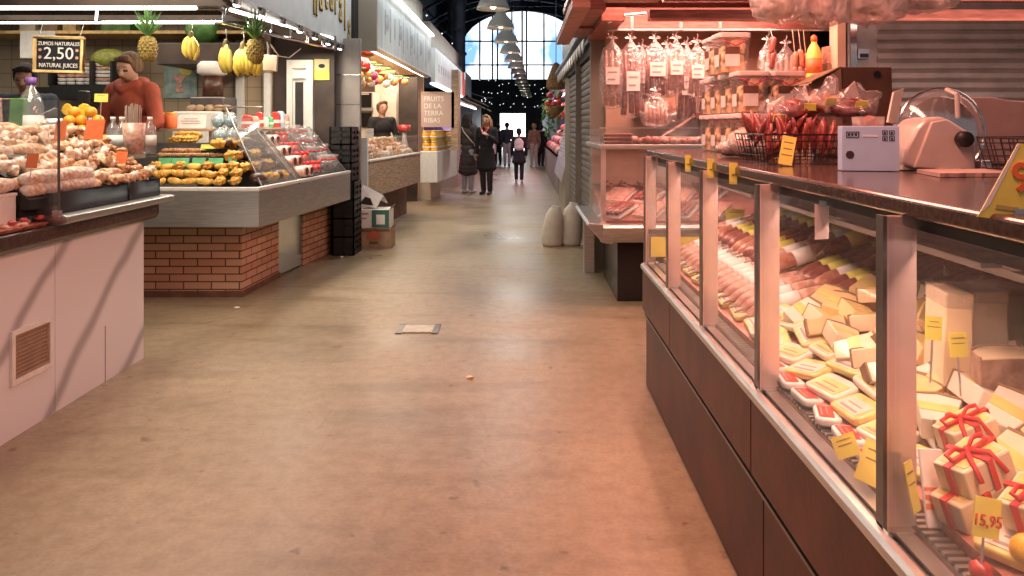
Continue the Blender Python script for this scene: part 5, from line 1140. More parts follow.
# ================================================================ THE GLAZED CHEESE AND SAUSAGE COUNTER
DZ = lambda x: .668 + .33 * (x - .70)
SL = math.atan(.33)
def deli_counter():
    t = thing('deli_counter', 'long glazed deli counter with brown panels, cheese and sausage inside, along the right', 'counter', (.66, 2.3, 0))
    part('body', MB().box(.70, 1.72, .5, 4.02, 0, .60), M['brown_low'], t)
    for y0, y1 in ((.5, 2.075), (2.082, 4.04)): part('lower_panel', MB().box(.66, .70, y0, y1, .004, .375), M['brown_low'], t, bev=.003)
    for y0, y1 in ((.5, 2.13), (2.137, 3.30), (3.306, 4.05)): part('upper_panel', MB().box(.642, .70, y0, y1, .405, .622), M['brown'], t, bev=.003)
    part('shadow_gap', MB().box(.675, .70, .5, 4.03, .375, .405), M['black'], t)
    part('trim_strip', MB().box(.648, .676, .5, 4.04, .376, .386), M['steel_dark'], t)
    part('door_handle', MB().box(.640, .660, 1.02, 1.60, .352, .372), M['steel'], t, bev=.003)
    r = MB(); r.prism([(.634, .622), (.634, .640), (.642, .648), (.655, .650), (.655, .643), (.668, .643), (.668, .652), (.70, .652), (.70, .622)], .5, 4.06, 'y'); part('rail', r, M['steel'], t)
    part('inner_ledge', MB().box(.668, .702, .5, 4.03, .640, .6515), M['redwood_lite'], t)
    g = MB()
    for k in range(150): y = .9 + k * .0205; g.box(.705, .740, y, y + .010, .660, .666)
    part('air_grille', g, M['steel'], t); part('grille_tray', MB().box(.702, .744, .5, 4.0, .645, .659), M['steel_dark'], t)
    d = MB(); d.prism([(.745, DZ(.745) - .03), (.745, DZ(.745)), (1.50, DZ(1.50)), (1.50, DZ(1.5) - .03)], .5, 4.0, 'y'); part('deck', d, M['redwood_lite'], t)
    part('back_panel', MB().box(1.50, 1.53, .5, 4.03, .6, 1.21), M['card_dark'], t)
    part('end_panel', MB().box(.66, 1.53, 4.025, 4.032, .652, 1.21), M['glass_pane'], t)
    part('end_rail', MB().box(.67, 1.50, 4.0, 4.024, .815, .835).box(.80, .815, 4.0, 4.02, .66, .82).box(1.1, 1.115, 4.0, 4.02, .66, .82), M['steel_dark'], t)
    part('yellow_strip', MB().box(.68, 1.50, 4.006, 4.012, .69, .795), M['yellow_card'], t)
    w = MB(); w.prism([(.69, 1.218), (.684, 1.224), (.684, 1.246), (.69, 1.252), (1.78, 1.252), (1.78, 1.218)], .5, 4.16, 'y'); part('worktop', w, M['granite'], t, bev=.002)
    for y in (4.05, 3.42, 2.77, 2.11, 1.38, .72):
        p = part('post', MB().box(.656, .712, y - .010, y, .652, 1.218), M['post'], t, bev=.0015)
        part('edge_channel', MB().box(.650, .657, y - .012, y + .016, .652, 1.218), M['steel_dark'], p)
        part('foot', MB().box(.650, .722, y - .03, y + .012, .650, .658), M['chrome'], p)
    ys = (4.04, 3.42, 2.77, 2.11, 1.38, .72)
    for a, b in zip(ys[1:], ys[:-1]): part('glass_pane', MB().box(.660, .665, a + .004, b - .014, .654, 1.205), M['glass'], t)
    # under the worktop: dark channel, lamp, steel shelf bars
    part('channel', MB().box(.88, 1.50, .5, 4.02, 1.197, 1.217), M['black'], t); part('lamp_valance', MB().box(.718, .722, .5, 4.02, 1.172, 1.217), M['black'], t); part('lamp_bar', MB().prism([(.775, 1.192), (.80, 1.192), (.815, 1.176), (.775, 1.176)], .5, 4.0, 'y'), M['steel_dark'], t)  # the valance is a black strip added to hide the case lamp's light
    part('tube_lamp', MB().tube([(.790, .55, 1.168), (.790, 3.98, 1.168)], .0065, 8), M['led_pink'], t, True)
    for a, b in ((.55, 1.32), (1.40, 2.05), (2.14, 2.72), (2.80, 3.38)): part('shelf_bar', MB().box(.845, .885, a, b, 1.118, 1.128).box(.95, .965, a, b, 1.10, 1.108), M['steel'], t)
    part('inner_shelf', MB().box(1.18, 1.50, .55, 3.98, 1.02, 1.028), M['glass_pane'], t); part('shelf_lip', MB().box(1.17, 1.182, .55, 3.98, 1.012, 1.034), M['steel'], t)
    return t

def deck_eul(rz=0., extra=0.):
    """lying on the sloped deck, turned by rz"""
    return (Matrix.Rotation(-SL, 3, 'Y') @ Matrix.Rotation(rz, 3, 'Z') @ Matrix.Rotation(extra, 3, 'X')).to_euler()

def deli_goods():
    # --- vacuum-packed cheese wedges: body, rind edge, yellow stripe
    def wedge(mm):
        t = thing('cheese_wedge', 'x', 'cheese wedge')
        pts = [(-.058, -.028), (.050, -.045), (.062, .0), (.050, .045), (-.058, .030)]
        part('cheese', MB().prism(pts, 0, .046), mm, t, bev=.003); part('rind', MB().prism([(.050, -.046), (.066, 0), (.050, .046), (.044, .044), (.055, 0), (.044, -.044)], .001, .0475), M['rind'], t)
        part('wrapper_label', MB().prism([(-.02, -.034), (.012, -.039), (.012, .039), (-.02, .034)], .0462, .0474), M['yellow_pack'], t); return t
    W = [wedge(M['cheese']), wedge(M['cheese_w']), wedge(M['cheese_y'])]
    rowname = ['row by the glass', 'second row from the glass', 'third row from the glass', 'fourth row from the glass', 'fifth row from the glass', 'back row']
    # bay between the two wide posts and the bay beyond it
    for r in range(5):
        x = .90 + .10 * r; n = 9; y0 = 1.74 + .05 * (r % 2); 
        for i in range(n):
            y = y0 + i * .098
            if y > 2.52 - .04 * r: break
            put(R.choice(W), USED, (x + jit(.012), y + jit(.01), DZ(x) + .022 + R.uniform(0, .012)), deck_eul(R.choice([.5, 2.6, 1.2, -.5]) + jit(.3), R.uniform(.25, .75)), 'cheese wedge in the middle bay, %s from the near post, %s' % (ORD[i], rowname[r]), 'wrapped cheese wedges in the middle bay')
    for r in range(5):
        x = .875 + .10 * r
        for i in range(4):
            y = 1.30 + i * .105 + .04 * (r % 2)
            if r in (2, 3, 4) and y > 1.42: continue
            put(R.choice(W), USED, (x + jit(.01), y + .08 + jit(.01), DZ(x) + .022 + R.uniform(0, .01)), deck_eul(R.choice([.5, 2.6, 1.2]) + jit(.3), R.uniform(.2, .7)), 'wrapped cheese wedge beside the near wide post, %s away, %s' % (ORD[i], rowname[r]), 'wrapped cheese wedges in the near bay')
    # --- flat yellow packs by the glass
    def pack(a, b, w, l):
        t = thing('cheese_pack', 'x', 'cheese pack'); part('pouch', MB().prism([(-w / 2, -l / 2 + .01), (-w / 2 + .01, -l / 2), (w / 2 - .01, -l / 2), (w / 2, -l / 2 + .01), (w / 2, l / 2 - .01), (w / 2 - .01, l / 2), (-w / 2 + .01, l / 2), (-w / 2, l / 2 - .01)], 0, .02), a, t, bev=.006)
        part('front_label', MB().box(-w * .36, w * .22, -l * .38, l * .38, .0202, .0212), b, t); part('print', MB().box(-w * .28, -w * .2, -l * .3, l * .3, .0213, .0218).box(-w * .05, w * .0, -l * .22, l * .25, .0213, .0218), M['boardgrey'], t); return t
    PK = [pack(M['yellow_pack'], M['cheese_w'], .085, .15), pack(M['cheese_w'], M['yellow_pack'], .085, .14), pack(M['whitep'], M['redpack'], .06, .10)]
    k = 0
    for r in range(2):
        for i in range(8):
            x = .795 + .075 * r; y = 1.50 + i * .145 + .05 * r
            if y > 2.62: break
            put(PK[(i + r) % 2], USED, (x, y, DZ(x) + .004 + .016 * r), deck_eul(jit(.35), jit(.12)), 'flat yellow cheese packet, %s from the near post, %s' % (ORD[i], rowname[r]), 'flat cheese packets by the glass')
    for i in range(7):
        y = 2.55 + i * .19; x = .80; put(PK[0], USED, (x, y, DZ(x) + .004), deck_eul(jit(.15), 0), 'flat yellow packet in the far bays beside the glass, %s from the second post' % ORD[i], 'flat packets in the far bays')
    for i in range(6):
        y = 1.58 + i * .125; x = .735; put(PK[2], USED, (x, y, .672), (0, jit(.04) , jit(.3)), 'small white and red packet on the air grille, %s from the near wide post' % ORD[i], 'small white and red packets along the grille')
    # --- sausages: long floury and glossy ones across the far bays
    def saus(mm, lm):
        t = thing('sausage', 'x', 'sausage'); n = 9; pts = [((i / (n - 1) - .5) * .30, .008 * math.sin(i * .8), .030) for i in range(n)]
        part('casing', MB().tube(pts, [.010, .024, .029, .030, .031, .030, .029, .024, .010], 12), mm, t, True); part('band', MB().tube([pts[3], pts[4], pts[5]], .0318, 12), lm, t, True)
        part('tied_end', MB().cap((-.15, 0, .030), .007, (-.175, .004, .026), .004, 6), M['beige'], t, True); return t
    SG = [saus(M['sausage_pale'], M['whitep']), saus(M['sausage'], M['whitep']), saus(M['meat_dark'], M['yellow_card'])]
    for r, x in enumerate((.93, 1.17, 1.375)):
        for i in range(17):
            y = 2.62 + i * .078 + .02 * r - .10 * (r > 0) - (.15 if r > 1 else 0)
            if y > 3.93: break
            s = SG[0] if (r == 0 and y > 2.6) else R.choice(SG[1:])
            put(s, USED, (x, y, DZ(x) + .002 + R.uniform(0, .006)), deck_eul(jit(.10) + .05), '%s in the far bays, %s from near end, %s' % ({0: 'floury pale sausage', 1: 'red-brown sausage', 2: 'dark cured sausage'}[SG.index(s)], ORD[i], ['row nearest the glass', 'middle row', 'row at the back'][r]), 'sausages laid across the far bays')
    for r, x in enumerate((1.08, 1.28)):
        for i in range(11):
            y = 2.9 + i * .092
            s = R.choice(SG); put(s, USED, (x, y, DZ(x) + .062), deck_eul(jit(.3)), '%s lying atop the lower sausages, %s from near end, %s' % ({0: 'floury pale sausage', 1: 'red-brown sausage', 2: 'dark cured sausage'}[SG.index(s)], ORD[i], ['aisle-side layer', 'back layer'][r]), 'sausages in the upper layer')
    # cured meat packs at the back of the middle bay
    mp = thing('meat_pack', 'x', 'meat pack'); part('slices', MB().ell((0, 0, .012), (.11, .055, .014), 16, 8, wob=.05), M['meat'], mp, True); part('wrapper', MB().prism([(-.125, -.068), (.125, -.068), (.125, .068), (-.125, .068)], .0265, .0275), M['film'], mp); part('pack_label', MB().box(.05, .11, -.05, .05, .0278, .0290), M['whitep'], mp)
    for r, x in enumerate((1.30, 1.42)):
        for i in range(8):
            y = 1.95 + i * .125 - .05 * r
            if r == 0 and y > 2.45: break
            put(mp, USED, (x, y, DZ(x) + .05 * (r == 0) + .01), deck_eul(jit(.2), .2), 'clear pack of cured meat slices behind the wedges, %s from the near end, %s' % (ORD[i], ['front rank', 'rear rank'][r]), 'cured meat packs behind the wedges')
    # --- big blocks in the near bay
    def block(pts, h, mm, lab, loc, eul, rind=None, cat='cheese block'):
        t = thing('cheese_block', lab, cat, (0, 0, 0)); OFF[t] = Vector((0, 0, 0)); part('cheese', MB().prism(pts, 0, h), mm, t, bev=.006)
        if rind: part('rind', MB().prism([(p[0] * 1.015, p[1] * 1.015) for p in pts], -.001, h * .03), rind, t)
        part('film', MB().prism([(p[0] * 1.02, p[1] * 1.02) for p in pts], h * .86, h * 1.012), M['film'], t); t.location = loc; t.rotation_euler = eul; return t
    sq = lambda w, d: [(-w / 2, -d / 2), (w / 2, -d / 2), (w / 2, d / 2), (-w / 2, d / 2)]
    block(sq(.060, .12), .235, M['cheese'], 'tall pale cheese block standing at the left of the big blocks', (.968, 1.735, .775), (0, .03, -.15))
    block(sq(.105, .10), .205, M['cheese_w'], 'broad white cheese block standing in the middle of the big blocks', (1.06, 1.78, .80), (0, 0, -.12))
    block(sq(.09, .10), .15, M['cheese_w'], 'white cheese block half hidden behind the broad one', (1.165, 1.86, .845), (0, 0, .2))
    block([(-.07, -.05), (.06, -.06), (.075, .05), (-.06, .06)], .155, M['cheese'], 'pale cheese block at the right edge, on the dark rinded halves', (1.178, 1.60, .882), (0, 0, .1))
    def wheel(r, h, lab, loc, eul):
        t = thing('half_cheese', lab, 'half cheese', (0, 0, 0)); pts = [(r * math.cos(a), r * math.sin(a)) for a in [math.pi * k / 14 for k in range(15)]]
        part('cheese', MB().prism(pts, 0, h), M['cheese'], t, bev=.004); part('rind', MB().prism([(p[0] * 1.02, p[1] * 1.02) for p in pts] + [(p[0] * .97, p[1] * .97) for p in pts[::-1]], -.002, h + .002), M['rind_grey'], t)
        part('cut_face', MB().prism([(-r, -.002), (r, -.002), (r, .0), (-r, .0)], .004, h - .004), M['rind_grey'], t); t.location = loc; t.rotation_euler = eul
    wheel(.085, .10, 'half wheel with marbled rind under the broad white block, left one', (1.045, 1.60, DZ(1.05) + .01), (0, 0, .1)); wheel(.09, .10, 'half wheel with marbled rind at the right edge under the pale block', (1.155, 1.52, DZ(1.15) + .012), (0, 0, -.1))
    # --- ribboned cheeses
    def gift(x, y, z, s, rz, lab, bow=True):
        t = thing('ribboned_cheese', lab, 'ribboned cheese', (0, 0, 0), group='cheeses tied with red ribbon'); OFF[t] = Vector((0, 0, 0))
        pts = [(-.05, -.03), (.045, -.042), (.058, 0), (.045, .042), (-.05, .032)]; part('cheese', MB().prism(pts, 0, .048), M['cheese'], t, bev=.004); part('top_label', MB().prism([(p[0] * .8, p[1] * .8) for p in pts], .0483, .0492), M['yellow_pack'], t)
        rb = MB(); w = .006
        rb.box(-w, w, -.039, .039, .049, .0515); rb.box(-w, w, -.0405, -.0385, 0, .0515); rb.box(-w, w, .0385, .0405, 0, .0515); rb.box(-.053, .06, -w, w, .049, .0512); rb.box(-.054, -.0515, -w, w, 0, .051); rb.box(.0585, .061, -w, w, 0, .051); part('ribbon', rb, M['ribbon'], t)
        if bow:
            b = MB()
            for sg in (-1, 1): b.tube([(0, 0, .055), (sg * .022, .004, .066), (sg * .042, .004, .063), (sg * .040, -.004, .056), (sg * .018, -.004, .055), (0, 0, .054)], [.003, .004, .0045, .0045, .004, .003], 6)
            b.tube([(0, 0, .055), (-.022, -.024, .055), (-.036, -.047, .030)], .0045, 6); b.tube([(0, 0, .055), (.014, -.03, .055), (.018, -.050, .024)], .0045, 6); b.ell((0, 0, .056), (.008, .007, .007), 8, 6); part('bow', b, M['ribbon'], t, True)
        t.scale = (s,) * 3; t.rotation_euler = deck_eul(rz, 0); t.location = (x, y, z)
    gift(.800, 1.335, DZ(.80) + .055, 1.05, .35, 'ribboned cheese with the largest red bow, on top of another, near the wide post'); gift(.795, 1.33, DZ(.795), 1.08, .3, 'cheese with red ribbon under the large bow, bottom one of the two', False)
    gift(.860, 1.46, DZ(.86) + .05, .95, .2, 'ribboned cheese with a red bow behind the largest bow'); gift(.835, 1.225, DZ(.835) + .035, 1.0, .5, 'ribboned cheese at the right edge, beside the largest bow'); gift(.925, 1.37, DZ(.925) + .0, 1.0, -.4, 'ribboned cheese low at the right behind the edge one', False)
    # leaning white packet with orange stripes by the post
    t = thing('striped_packet', 'white packet with orange stripes leaning against the near wide post', 'packet', (0, 0, 0)); part('pouch', MB().box(-.03, .03, -.003, .003, 0, .13), M['whitep'], t, bev=.002); part('stripes', MB().box(-.03, .03, -.0042, -.003, .03, .04).box(-.03, .03, -.0042, -.003, .046, .054).box(-.03, .03, -.0042, -.003, .06, .066), M['orange_card'], t); t.location = (.738, 1.345, .668); t.rotation_euler = (-.3, .2, .4)
    for i in range(4):
        x = .80 + .07 * (i % 2); put(PK[i % 2], USED, (x, 1.06 + .13 * (i // 2), DZ(x) + .004 + .012 * (i % 2)), deck_eul(jit(.5), jit(.1)), 'pale cheese packet under the ribboned cheeses near the grille, %s from the bottom edge' % ORD[i], 'packets under the ribboned cheeses')
    # price cards
    def deli_card(px, py, Y, w, h, lab, rz=-.3, tilt=-.3, stick=.0, txt=None, roll=0.):
        p = at(px, py, Y) + Vector((.016 if Y == 1.51 else 0, 0, .01 if Y == 1.51 else 0)); c = price_card('price_card', M['yellow_card'], w, h, p, rz, tilt, lab, 'yellow price cards in the deli case', stick=stick, lines=0 if txt else 2, txt=txt)
        c.rotation_euler = (tilt, roll, rz)
    deli_card(861, 490, 1.51, .060, .085, 'large yellow price card by the glass just beyond the near wide post', -.5, -.6, roll=.3); deli_card(850, 457, 1.60, .05, .045, 'small yellow price card tilted near the glass, beyond the large one', -.5, -.5, roll=-.5)
    deli_card(917, 512, 1.335, .03, .085, 'narrow yellow price card standing behind the wide post, by the striped packet', .7, -.2); deli_card(985, 538, 1.195, .050, .060, 'yellow price card with red figures on a stick before the ribboned cheeses', .2, -.15, .06, '15,95', roll=.25)
    deli_card(933, 340, 1.64, .036, .050, 'yellow price card on a pin before the tall pale block, left of two', 0, -.1, .09, roll=.1); deli_card(959, 357, 1.58, .040, .050, 'yellow price card on a pin before the marbled half wheels, right of two', .15, -.1, .08)
    for i, (px, Y) in enumerate(((783, 3.85), (846, 3.0), (735, 3.95))):
        x = at(px, 0, Y).x; price_card('price_card', M['yellow_card'], .095, .075, (min(x, 1.44), Y, DZ(min(x, 1.44)) + .07), -.3, -.2, 'yellow card at the back of the case above the sausages, %s from the right' % ORD[[1, 0, 2][i]], 'yellow cards at the back of the case', lines=1)
    t = thing('price_tag', 'white paper tag hanging under the worktop inside the case', 'tag', (0, 0, 0)); part('paper', MB().slab([(-.022, 0, 0), (.018, 0, .0), (.026, 0, -.095), (-.012, 0.006, -.105)], .0015), M['pinkpack'] if False else M['lid'], t); part('clip', MB().box(-.01, .01, -.004, .004, -.004, .012), M['steel'], t); t.location = (.700, 1.77, 1.196); t.rotation_euler = (0, .1, -.5); t.scale = (.8, .8, .8)
    for i, px in enumerate((691, 714, 737)):
        Y = .690 * 760 / (px - 522); t = thing('price_tag', 'yellow tag hanging over the worktop edge, %s from the far end' % ORD[i], 'tag', (0, 0, 0), group='yellow tags along the worktop edge'); part('tag', MB().slab([(-.013, 0, 0), (.013, 0, 0), (.010, 0, -.07), (-.015, 0, -.07)], .0015), M['yellow_card'], t); part('print', MB().box(-.005, .004, -.0022, -.0008, -.042, -.036), M['rind'], t); t.location = (.678, Y, 1.262); t.rotation_euler = (.12, 0, -.5)
    # red salt pot at the bottom edge, orange ball cheese
    s = thing('red_pot', 'small dark red lidded pot on the grille under the 15,95 card', 'pot', (.722, 1.195, .666)); px, py, pz = .722, 1.195, .6665
    part('pot', MB().lathe([(0, 0), (.014, 0), (.017, .008), (.017, .022), (.009, .028), (0, .03)], (px, py, pz), 14), M['redpack'], s, True); part('knob', MB().ell((px, py, pz + .032), .005, 8, 6), M['redpack'], s, True)
    q = MB().ell((.785, 1.175, DZ(.785) + .026), (.028, .028, .026), 16, 10); solo('ball_cheese', q, M['orange_flesh'], 'orange ball-shaped cheese at the bottom right corner of the case', 'cheese', smooth=True)

def on_worktop():
    Z = 1.253
    # tubs of fried rinds
    t = thing('rind_tub', 'x', 'tub', group='clear tubs of fried pork rinds'); w0, w1, h = .062, .070, .165
    def rr(w): return [(-w, -w + .012), (-w + .012, -w), (w - .012, -w), (w, -w + .012), (w, w - .012), (w - .012, w), (-w + .012, w), (-w, w - .012)]
    b = MB(); k = [(-1, 0)]
    lo, hi = rr(w0), rr(w1); n = 8
    b.add([(x, y, 0) for x, y in lo] + [(x, y, h) for x, y in hi], [tuple(range(n))[::-1]] + [(i, (i + 1) % n, n + (i + 1) % n, n + i) for i in range(n)]); part('tub', b, M['tub'], t)
    part('lid', MB().prism(rr(w1 + .003), h - .006, h + .016), M['lid'], t, bev=.004); part('rind_filling', MB().prism([(x * .9, y * .9) for x, y in lo], .006, .05), M['crisp'], t)
    g = MB(); rnd = random.Random(3)
    for i in range(34):
        s = rnd.choice([0, 1, 2, 3]); u = rnd.uniform(-.042, .042); z = rnd.uniform(.03, h - .03); v = .044
        x, y = [(u, -v), (-v, u), (u, v), (v, u)][s]; a = rnd.uniform(0, 3)
        pts = [(x + .020 * math.cos(q + a) * (1 if s % 2 == 0 else .4), y + .020 * math.cos(q + a) * (.4 if s % 2 == 0 else 1), z + .020 * math.sin(q + a)) for q in (0, .8, 1.6, 2.4, 3.2, 4.0, 4.8)]; g.tube(pts, [.006, .010, .011, .010, .011, .010, .006], 6)
    part('rinds', g, M['crisp'], t, True)['kind'] = 'stuff'
    for rz in (0, math.pi / 2):
        c, s = round(math.cos(rz)), round(math.sin(rz)); q = MB(); 
        def bx(u0, u1, z0, z1, d): 
            if rz == 0: q.box(u0, u1, -.0685 - d, -.0665 - d, z0, z1)
            else: q.box(-.0685 - d, -.0665 - d, u0, u1, z0, z1)
        bx(-.045, .02, .03, .115, 0); l = part('tub_label', q, M['whitep'], t); q = MB(); bx(-.045, .02, .085, .117, .0012); part('label_header', q, M['card_dark'], l)
    part('handle', MB().tube([(-.073, -.03, h - .0), (-.05, -.076, h - .02), (0, -.082, h - .045), (.05, -.076, h - .02), (.073, -.03, h)], .003, 6), M['orn_mag'], t)
    lev = ['bottom', 'middle', 'top']
    for lv in range(3):
        for c in range(2):
            for d in range(4 if lv < 2 else 2):
                if lv == 2 and c == 1: continue
                x = .995 + .146 * c - (.012 if lv == 2 else 0) - (.03 if lv == 2 and c == 0 else 0); y = 3.33 + .19 * d + (.0 if lv < 2 else .02 + .12 * (1 - c))
                put(t, USED, (x, y, Z + .1825 * lv), (jit(.01), jit(.01), jit(.04)), 'clear tub of fried pork rinds, %s layer, %s column, %s back' % (lev[lv], ['aisle-side', 'inner'][c], ORD[d]), 'clear tubs of fried pork rinds')
    # bag of pale crumbs
    def bagm(seed, sx, sy, sz, peak): 
        r = random.Random(seed); m = MB(); m.ell((0, 0, sz * .8), (sx, sy, sz * .8), 16, 10, wob=.10, rnd=r)
        for k in range(4):
            a = r.uniform(-.5, .5); m.slab([(-sx * .5 + k * sx * .3, 0, sz * 1.2), (-sx * .15 + k * sx * .3, .01, sz * 1.25), (-sx * .2 + k * sx * .3 + a * .03, .02, sz * 1.3 + peak * r.uniform(.5, 1)), ], .004)
        return m
    for i, (px, Y, sx, sz, lab) in enumerate([(748, 3.02, .085, .075, 'largest film bag of pale crumbs, beside the tubs'), (733, 3.15, .07, .045, 'low film bag of pale crumbs at the left, before the tubs'), (766, 2.92, .06, .07, 'film bag of pale crumbs against the wire basket')]):
        p = at(px, 0, Y); s = thing('crumb_bag', lab, 'bag of crumbs', (p.x, Y, Z), group='film bags of pale crumbs'); OFF[s] = Vector((0, 0, 0)); part('bag', bagm(i, sx, .08, sz, .03), M['film'], s, True); part('crumbs', MB().ell((0, 0, sz * .8), (sx * .93, .073, sz * .74), 14, 9, wob=.12), M['crumb'], s, True)
    # wire basket of dried sausages
    def basket(x0, x1, y0, y1, z0, z1, nx, ny, nz, lab):
        b = thing('wire_basket', lab, 'wire basket', ((x0 + x1) / 2, (y0 + y1) / 2, z0)); rim = MB(); rim.tube([(x0, y0, z1), (x1, y0, z1), (x1, y1, z1), (x0, y1, z1)], .0035, 6, closed=True); part('rim', rim, M['wire'], b); w = MB()
        for k in range(nx + 1):
            x = x0 + (x1 - x0) * k / nx; xi = x + ((x0 + x1) / 2 - x) * .12
            for y in (y0, y1): yi = y + ((y0 + y1) / 2 - y) * .12; w.tube([(x, y, z1), (xi, yi, z0 + .003)], .0016, 5)
        for k in range(ny + 1):
            y = y0 + (y1 - y0) * k / ny; yi = y + ((y0 + y1) / 2 - y) * .12
            for x in (x0, x1): xi = x + ((x0 + x1) / 2 - x) * .12; w.tube([(x, y, z1), (xi, yi, z0 + .003)], .0016, 5)
        for k in range(nz):
            f = k / nz; z = z0 + .003 + (z1 - z0) * f; s = .12 * (1 - f); dx, dy = (x1 - x0) / 2 * s, (y1 - y0) / 2 * s; w.tube([(x0 + dx, y0 + dy, z), (x1 - dx, y0 + dy, z), (x1 - dx, y1 - dy, z), (x0 + dx, y1 - dy, z)], .0018, 5, closed=True)
        part('mesh', w, M['wire'], b); return b
    basket(.785, 1.075, 2.46, 2.80, Z, 1.352, 12, 9, 4, 'dark wire basket full of dried sausages, left of the pale blue box')
    st = MB(); st.tube([(0, 0, -.085), (.004, 0, -.04), (-.003, .002, 0), (.003, 0, .045), (0, 0, .085)], [.006, .012, .0135, .012, .005], 9); sm = [st.mesh('stick', M['dry_sausage'], True), st.mesh('stick', M['dry_sausage'], True), st.mesh('stick', M['meat_dark'], True)]
    k = 0
    for r in range(4):
        for i in range(9):
            x = .815 + i * .0285; y = 2.50 + r * .085
            inst(R.choice(sm), 'dried_sausage', (x + jit(.006), y + jit(.01), Z + .068 + .018 * r + R.uniform(0, .03)), (jit(.5), jit(.6), jit(3)), 'thin dried sausage in the wire basket, %s from left in the %s row' % (ORD[i], ['front', 'second', 'third', 'rear'][r]), 'dried sausage', 'dried sausages in the wire basket', sc=R.uniform(.62, .78))
    for i, (px, py, Y, sx, sz, lab) in enumerate([(800, 120, 2.72, .075, .05, 'film bag with a yellow label on top of the sausage basket, middle one'), (826, 116, 2.70, .065, .055, 'peaked film bag on the sausage basket, below the cardboard box'), (850, 118, 2.66, .08, .05, 'film bag with yellow label behind the pale blue box'), (775, 128, 2.74, .05, .04, 'small film bag at the left end of the sausage basket')]):
        p = at(px, py, Y); s = thing('sausage_bag', lab, 'film bag', p, group='film bags on the sausage basket'); OFF[s] = Vector((0, 0, 0)); part('bag', MB().ell((0, 0, sz * .9), (sx, .07, sz), 22, 16).crag(.065, 20, i), M['film'], s, True); part('tied_peak', MB().slab([(-.03, 0, sz * 1.4), (.035, .01, sz * 1.4), (.03 + jit(.02), .02, sz * 1.4 + .06), (-.01 + jit(.02), .02, sz * 1.4 + .03)], .006), M['film_white'], s); part('filling', MB().ell((0, 0, sz * .7), (sx * .85, .06, sz * .62), 16, 10).crag(.03, 40, i), M['dry_sausage'] if i != 1 else M['ham'], s, True)
        part('bag_label', MB().obox((.01 - .02 * (i % 2), -.068, sz * .9), (.04, .004, .026), (.4, 0, jit(.4))), M['yellow_card'], s)
    p = at(868, 122, 2.45); q = MB()
    for k in range(7): q.ell((p.x + jit(.02), 2.45 + jit(.015), 1.385 + jit(.015)), (.015, .015, .015), 8, 6)
    tb = thing('berry_bag', 'small bag of bright red sweets behind the pale blue box', 'sweet bag', (p.x, 2.45, Z)); part('sweets', q, M['redpack'], tb, True); part('bag', MB().prism([(p.x - .03, Z), (p.x + .03, Z), (p.x + .04, 1.41), (p.x - .04, 1.41)], 2.42, 2.48, 'y'), M['film_white'], tb)
    p = at(787, 165, 2.38); c = price_card('price_card', M['yellow_card'], .042, .092, p + Vector((.0, .02, .0)), -.2, -.15, 'yellow price card leaning on the front of the sausage basket', lines=3); c.rotation_euler = (-.15, .18, -.25)
    # cardboard box; a black slab stands in for the shade inside its open end
    x0, x1 = 1.21, 1.47; b = thing('cardboard_box', 'dark brown cardboard box lying on its side behind the film bags', 'cardboard box', ((x0 + x1) / 2, 3.1, Z))
    m = MB(); m.prism([(3.00, Z), (3.30, Z), (3.34, 1.60), (3.02, 1.615)], x0 + .06, x1, 'x'); part('body', m, M['card_dark'], b, bev=.004); part('open_flap', MB().slab([(x0 + .06, 3.0, 1.27), (x0 + .06, 3.02, 1.61), (x0 - .04, 3.10, 1.55), (x0 - .04, 3.08, 1.27)], .004), M['card_dark'], b)
    part('top_flap', MB().slab([(x0 + .06, 3.02, 1.615), (x0 + .06, 3.32, 1.60), (x0 - .05, 3.34, 1.545), (x0 - .05, 3.06, 1.555)], .004), M['card'], b); part('finger_hole', MB().lathe([(0, 0), (.014, 0), (.014, -.002), (0, -.002)], (x0 + .20, 3.017, 1.585), 12, 'y'), M['black'], b); part('inside', MB().box(x0 + .045, x0 + .058, 3.03, 3.28, 1.26, 1.57), M['black'], b)
    # pale blue box
    a = at(842, 172, 2.15); c = at(896, 126, 2.15); b = thing('carton', 'pale blue printed carton standing on the dark worktop', 'carton', (a.x, 2.15, Z)); part('body', MB().box(a.x, c.x, 2.15, 2.20, Z, c.z), M['bluebox'], b, bev=.002)
    f = MB(); w = c.x - a.x; h = c.z - Z; F = lambda u0, u1, v0, v1: f.box(a.x + w * u0, a.x + w * u1, 2.1485, 2.1498, Z + h * v0, Z + h * v1)
    for q in ((.07, .30, .86, .875), (.07, .30, .74, .755), (.07, .085, .74, .875), (.285, .30, .74, .875), (.10, .14, .78, .84), (.16, .20, .78, .84), (.22, .26, .78, .84)): F(*q)
    part('print_mark', f, M['ink'], b); f = MB()
    for u, v in ((.70, .80), (.82, .80), (.70, .67), (.82, .67)):
        for q in ((u, u + .09, v, v + .012), (u, u + .09, v + .09, v + .102), (u, u + .012, v, v + .1), (u + .08, u + .092, v, v + .1)): F(*q)
        F(u + .03, u + .06, v + .02, v + .07)
    part('print_mark', f, M['ink'], b); e = MB(); e.lathe([(.008, 0), (.0115, 0), (.0115, -.0012), (.008, -.0012)], (a.x + w * .14, 2.1498, Z + h * .36), 12, 'y'); e.box(a.x + w * .09, a.x + w * .14, 2.1485, 2.1498, Z + h * .36, Z + h * .44); e.box(a.x + w * .12, a.x + w * .19, 2.1485, 2.1498, Z + h * .28, Z + h * .34); part('emblem', e, M['ink'], b); part('hand_slot', MB().box(a.x + w * .36, a.x + w * .62, 2.1485, 2.1498, Z + h * .76, Z + h * .80), M['sign_pale'], b); b.rotation_euler = (0, 0, -.16)
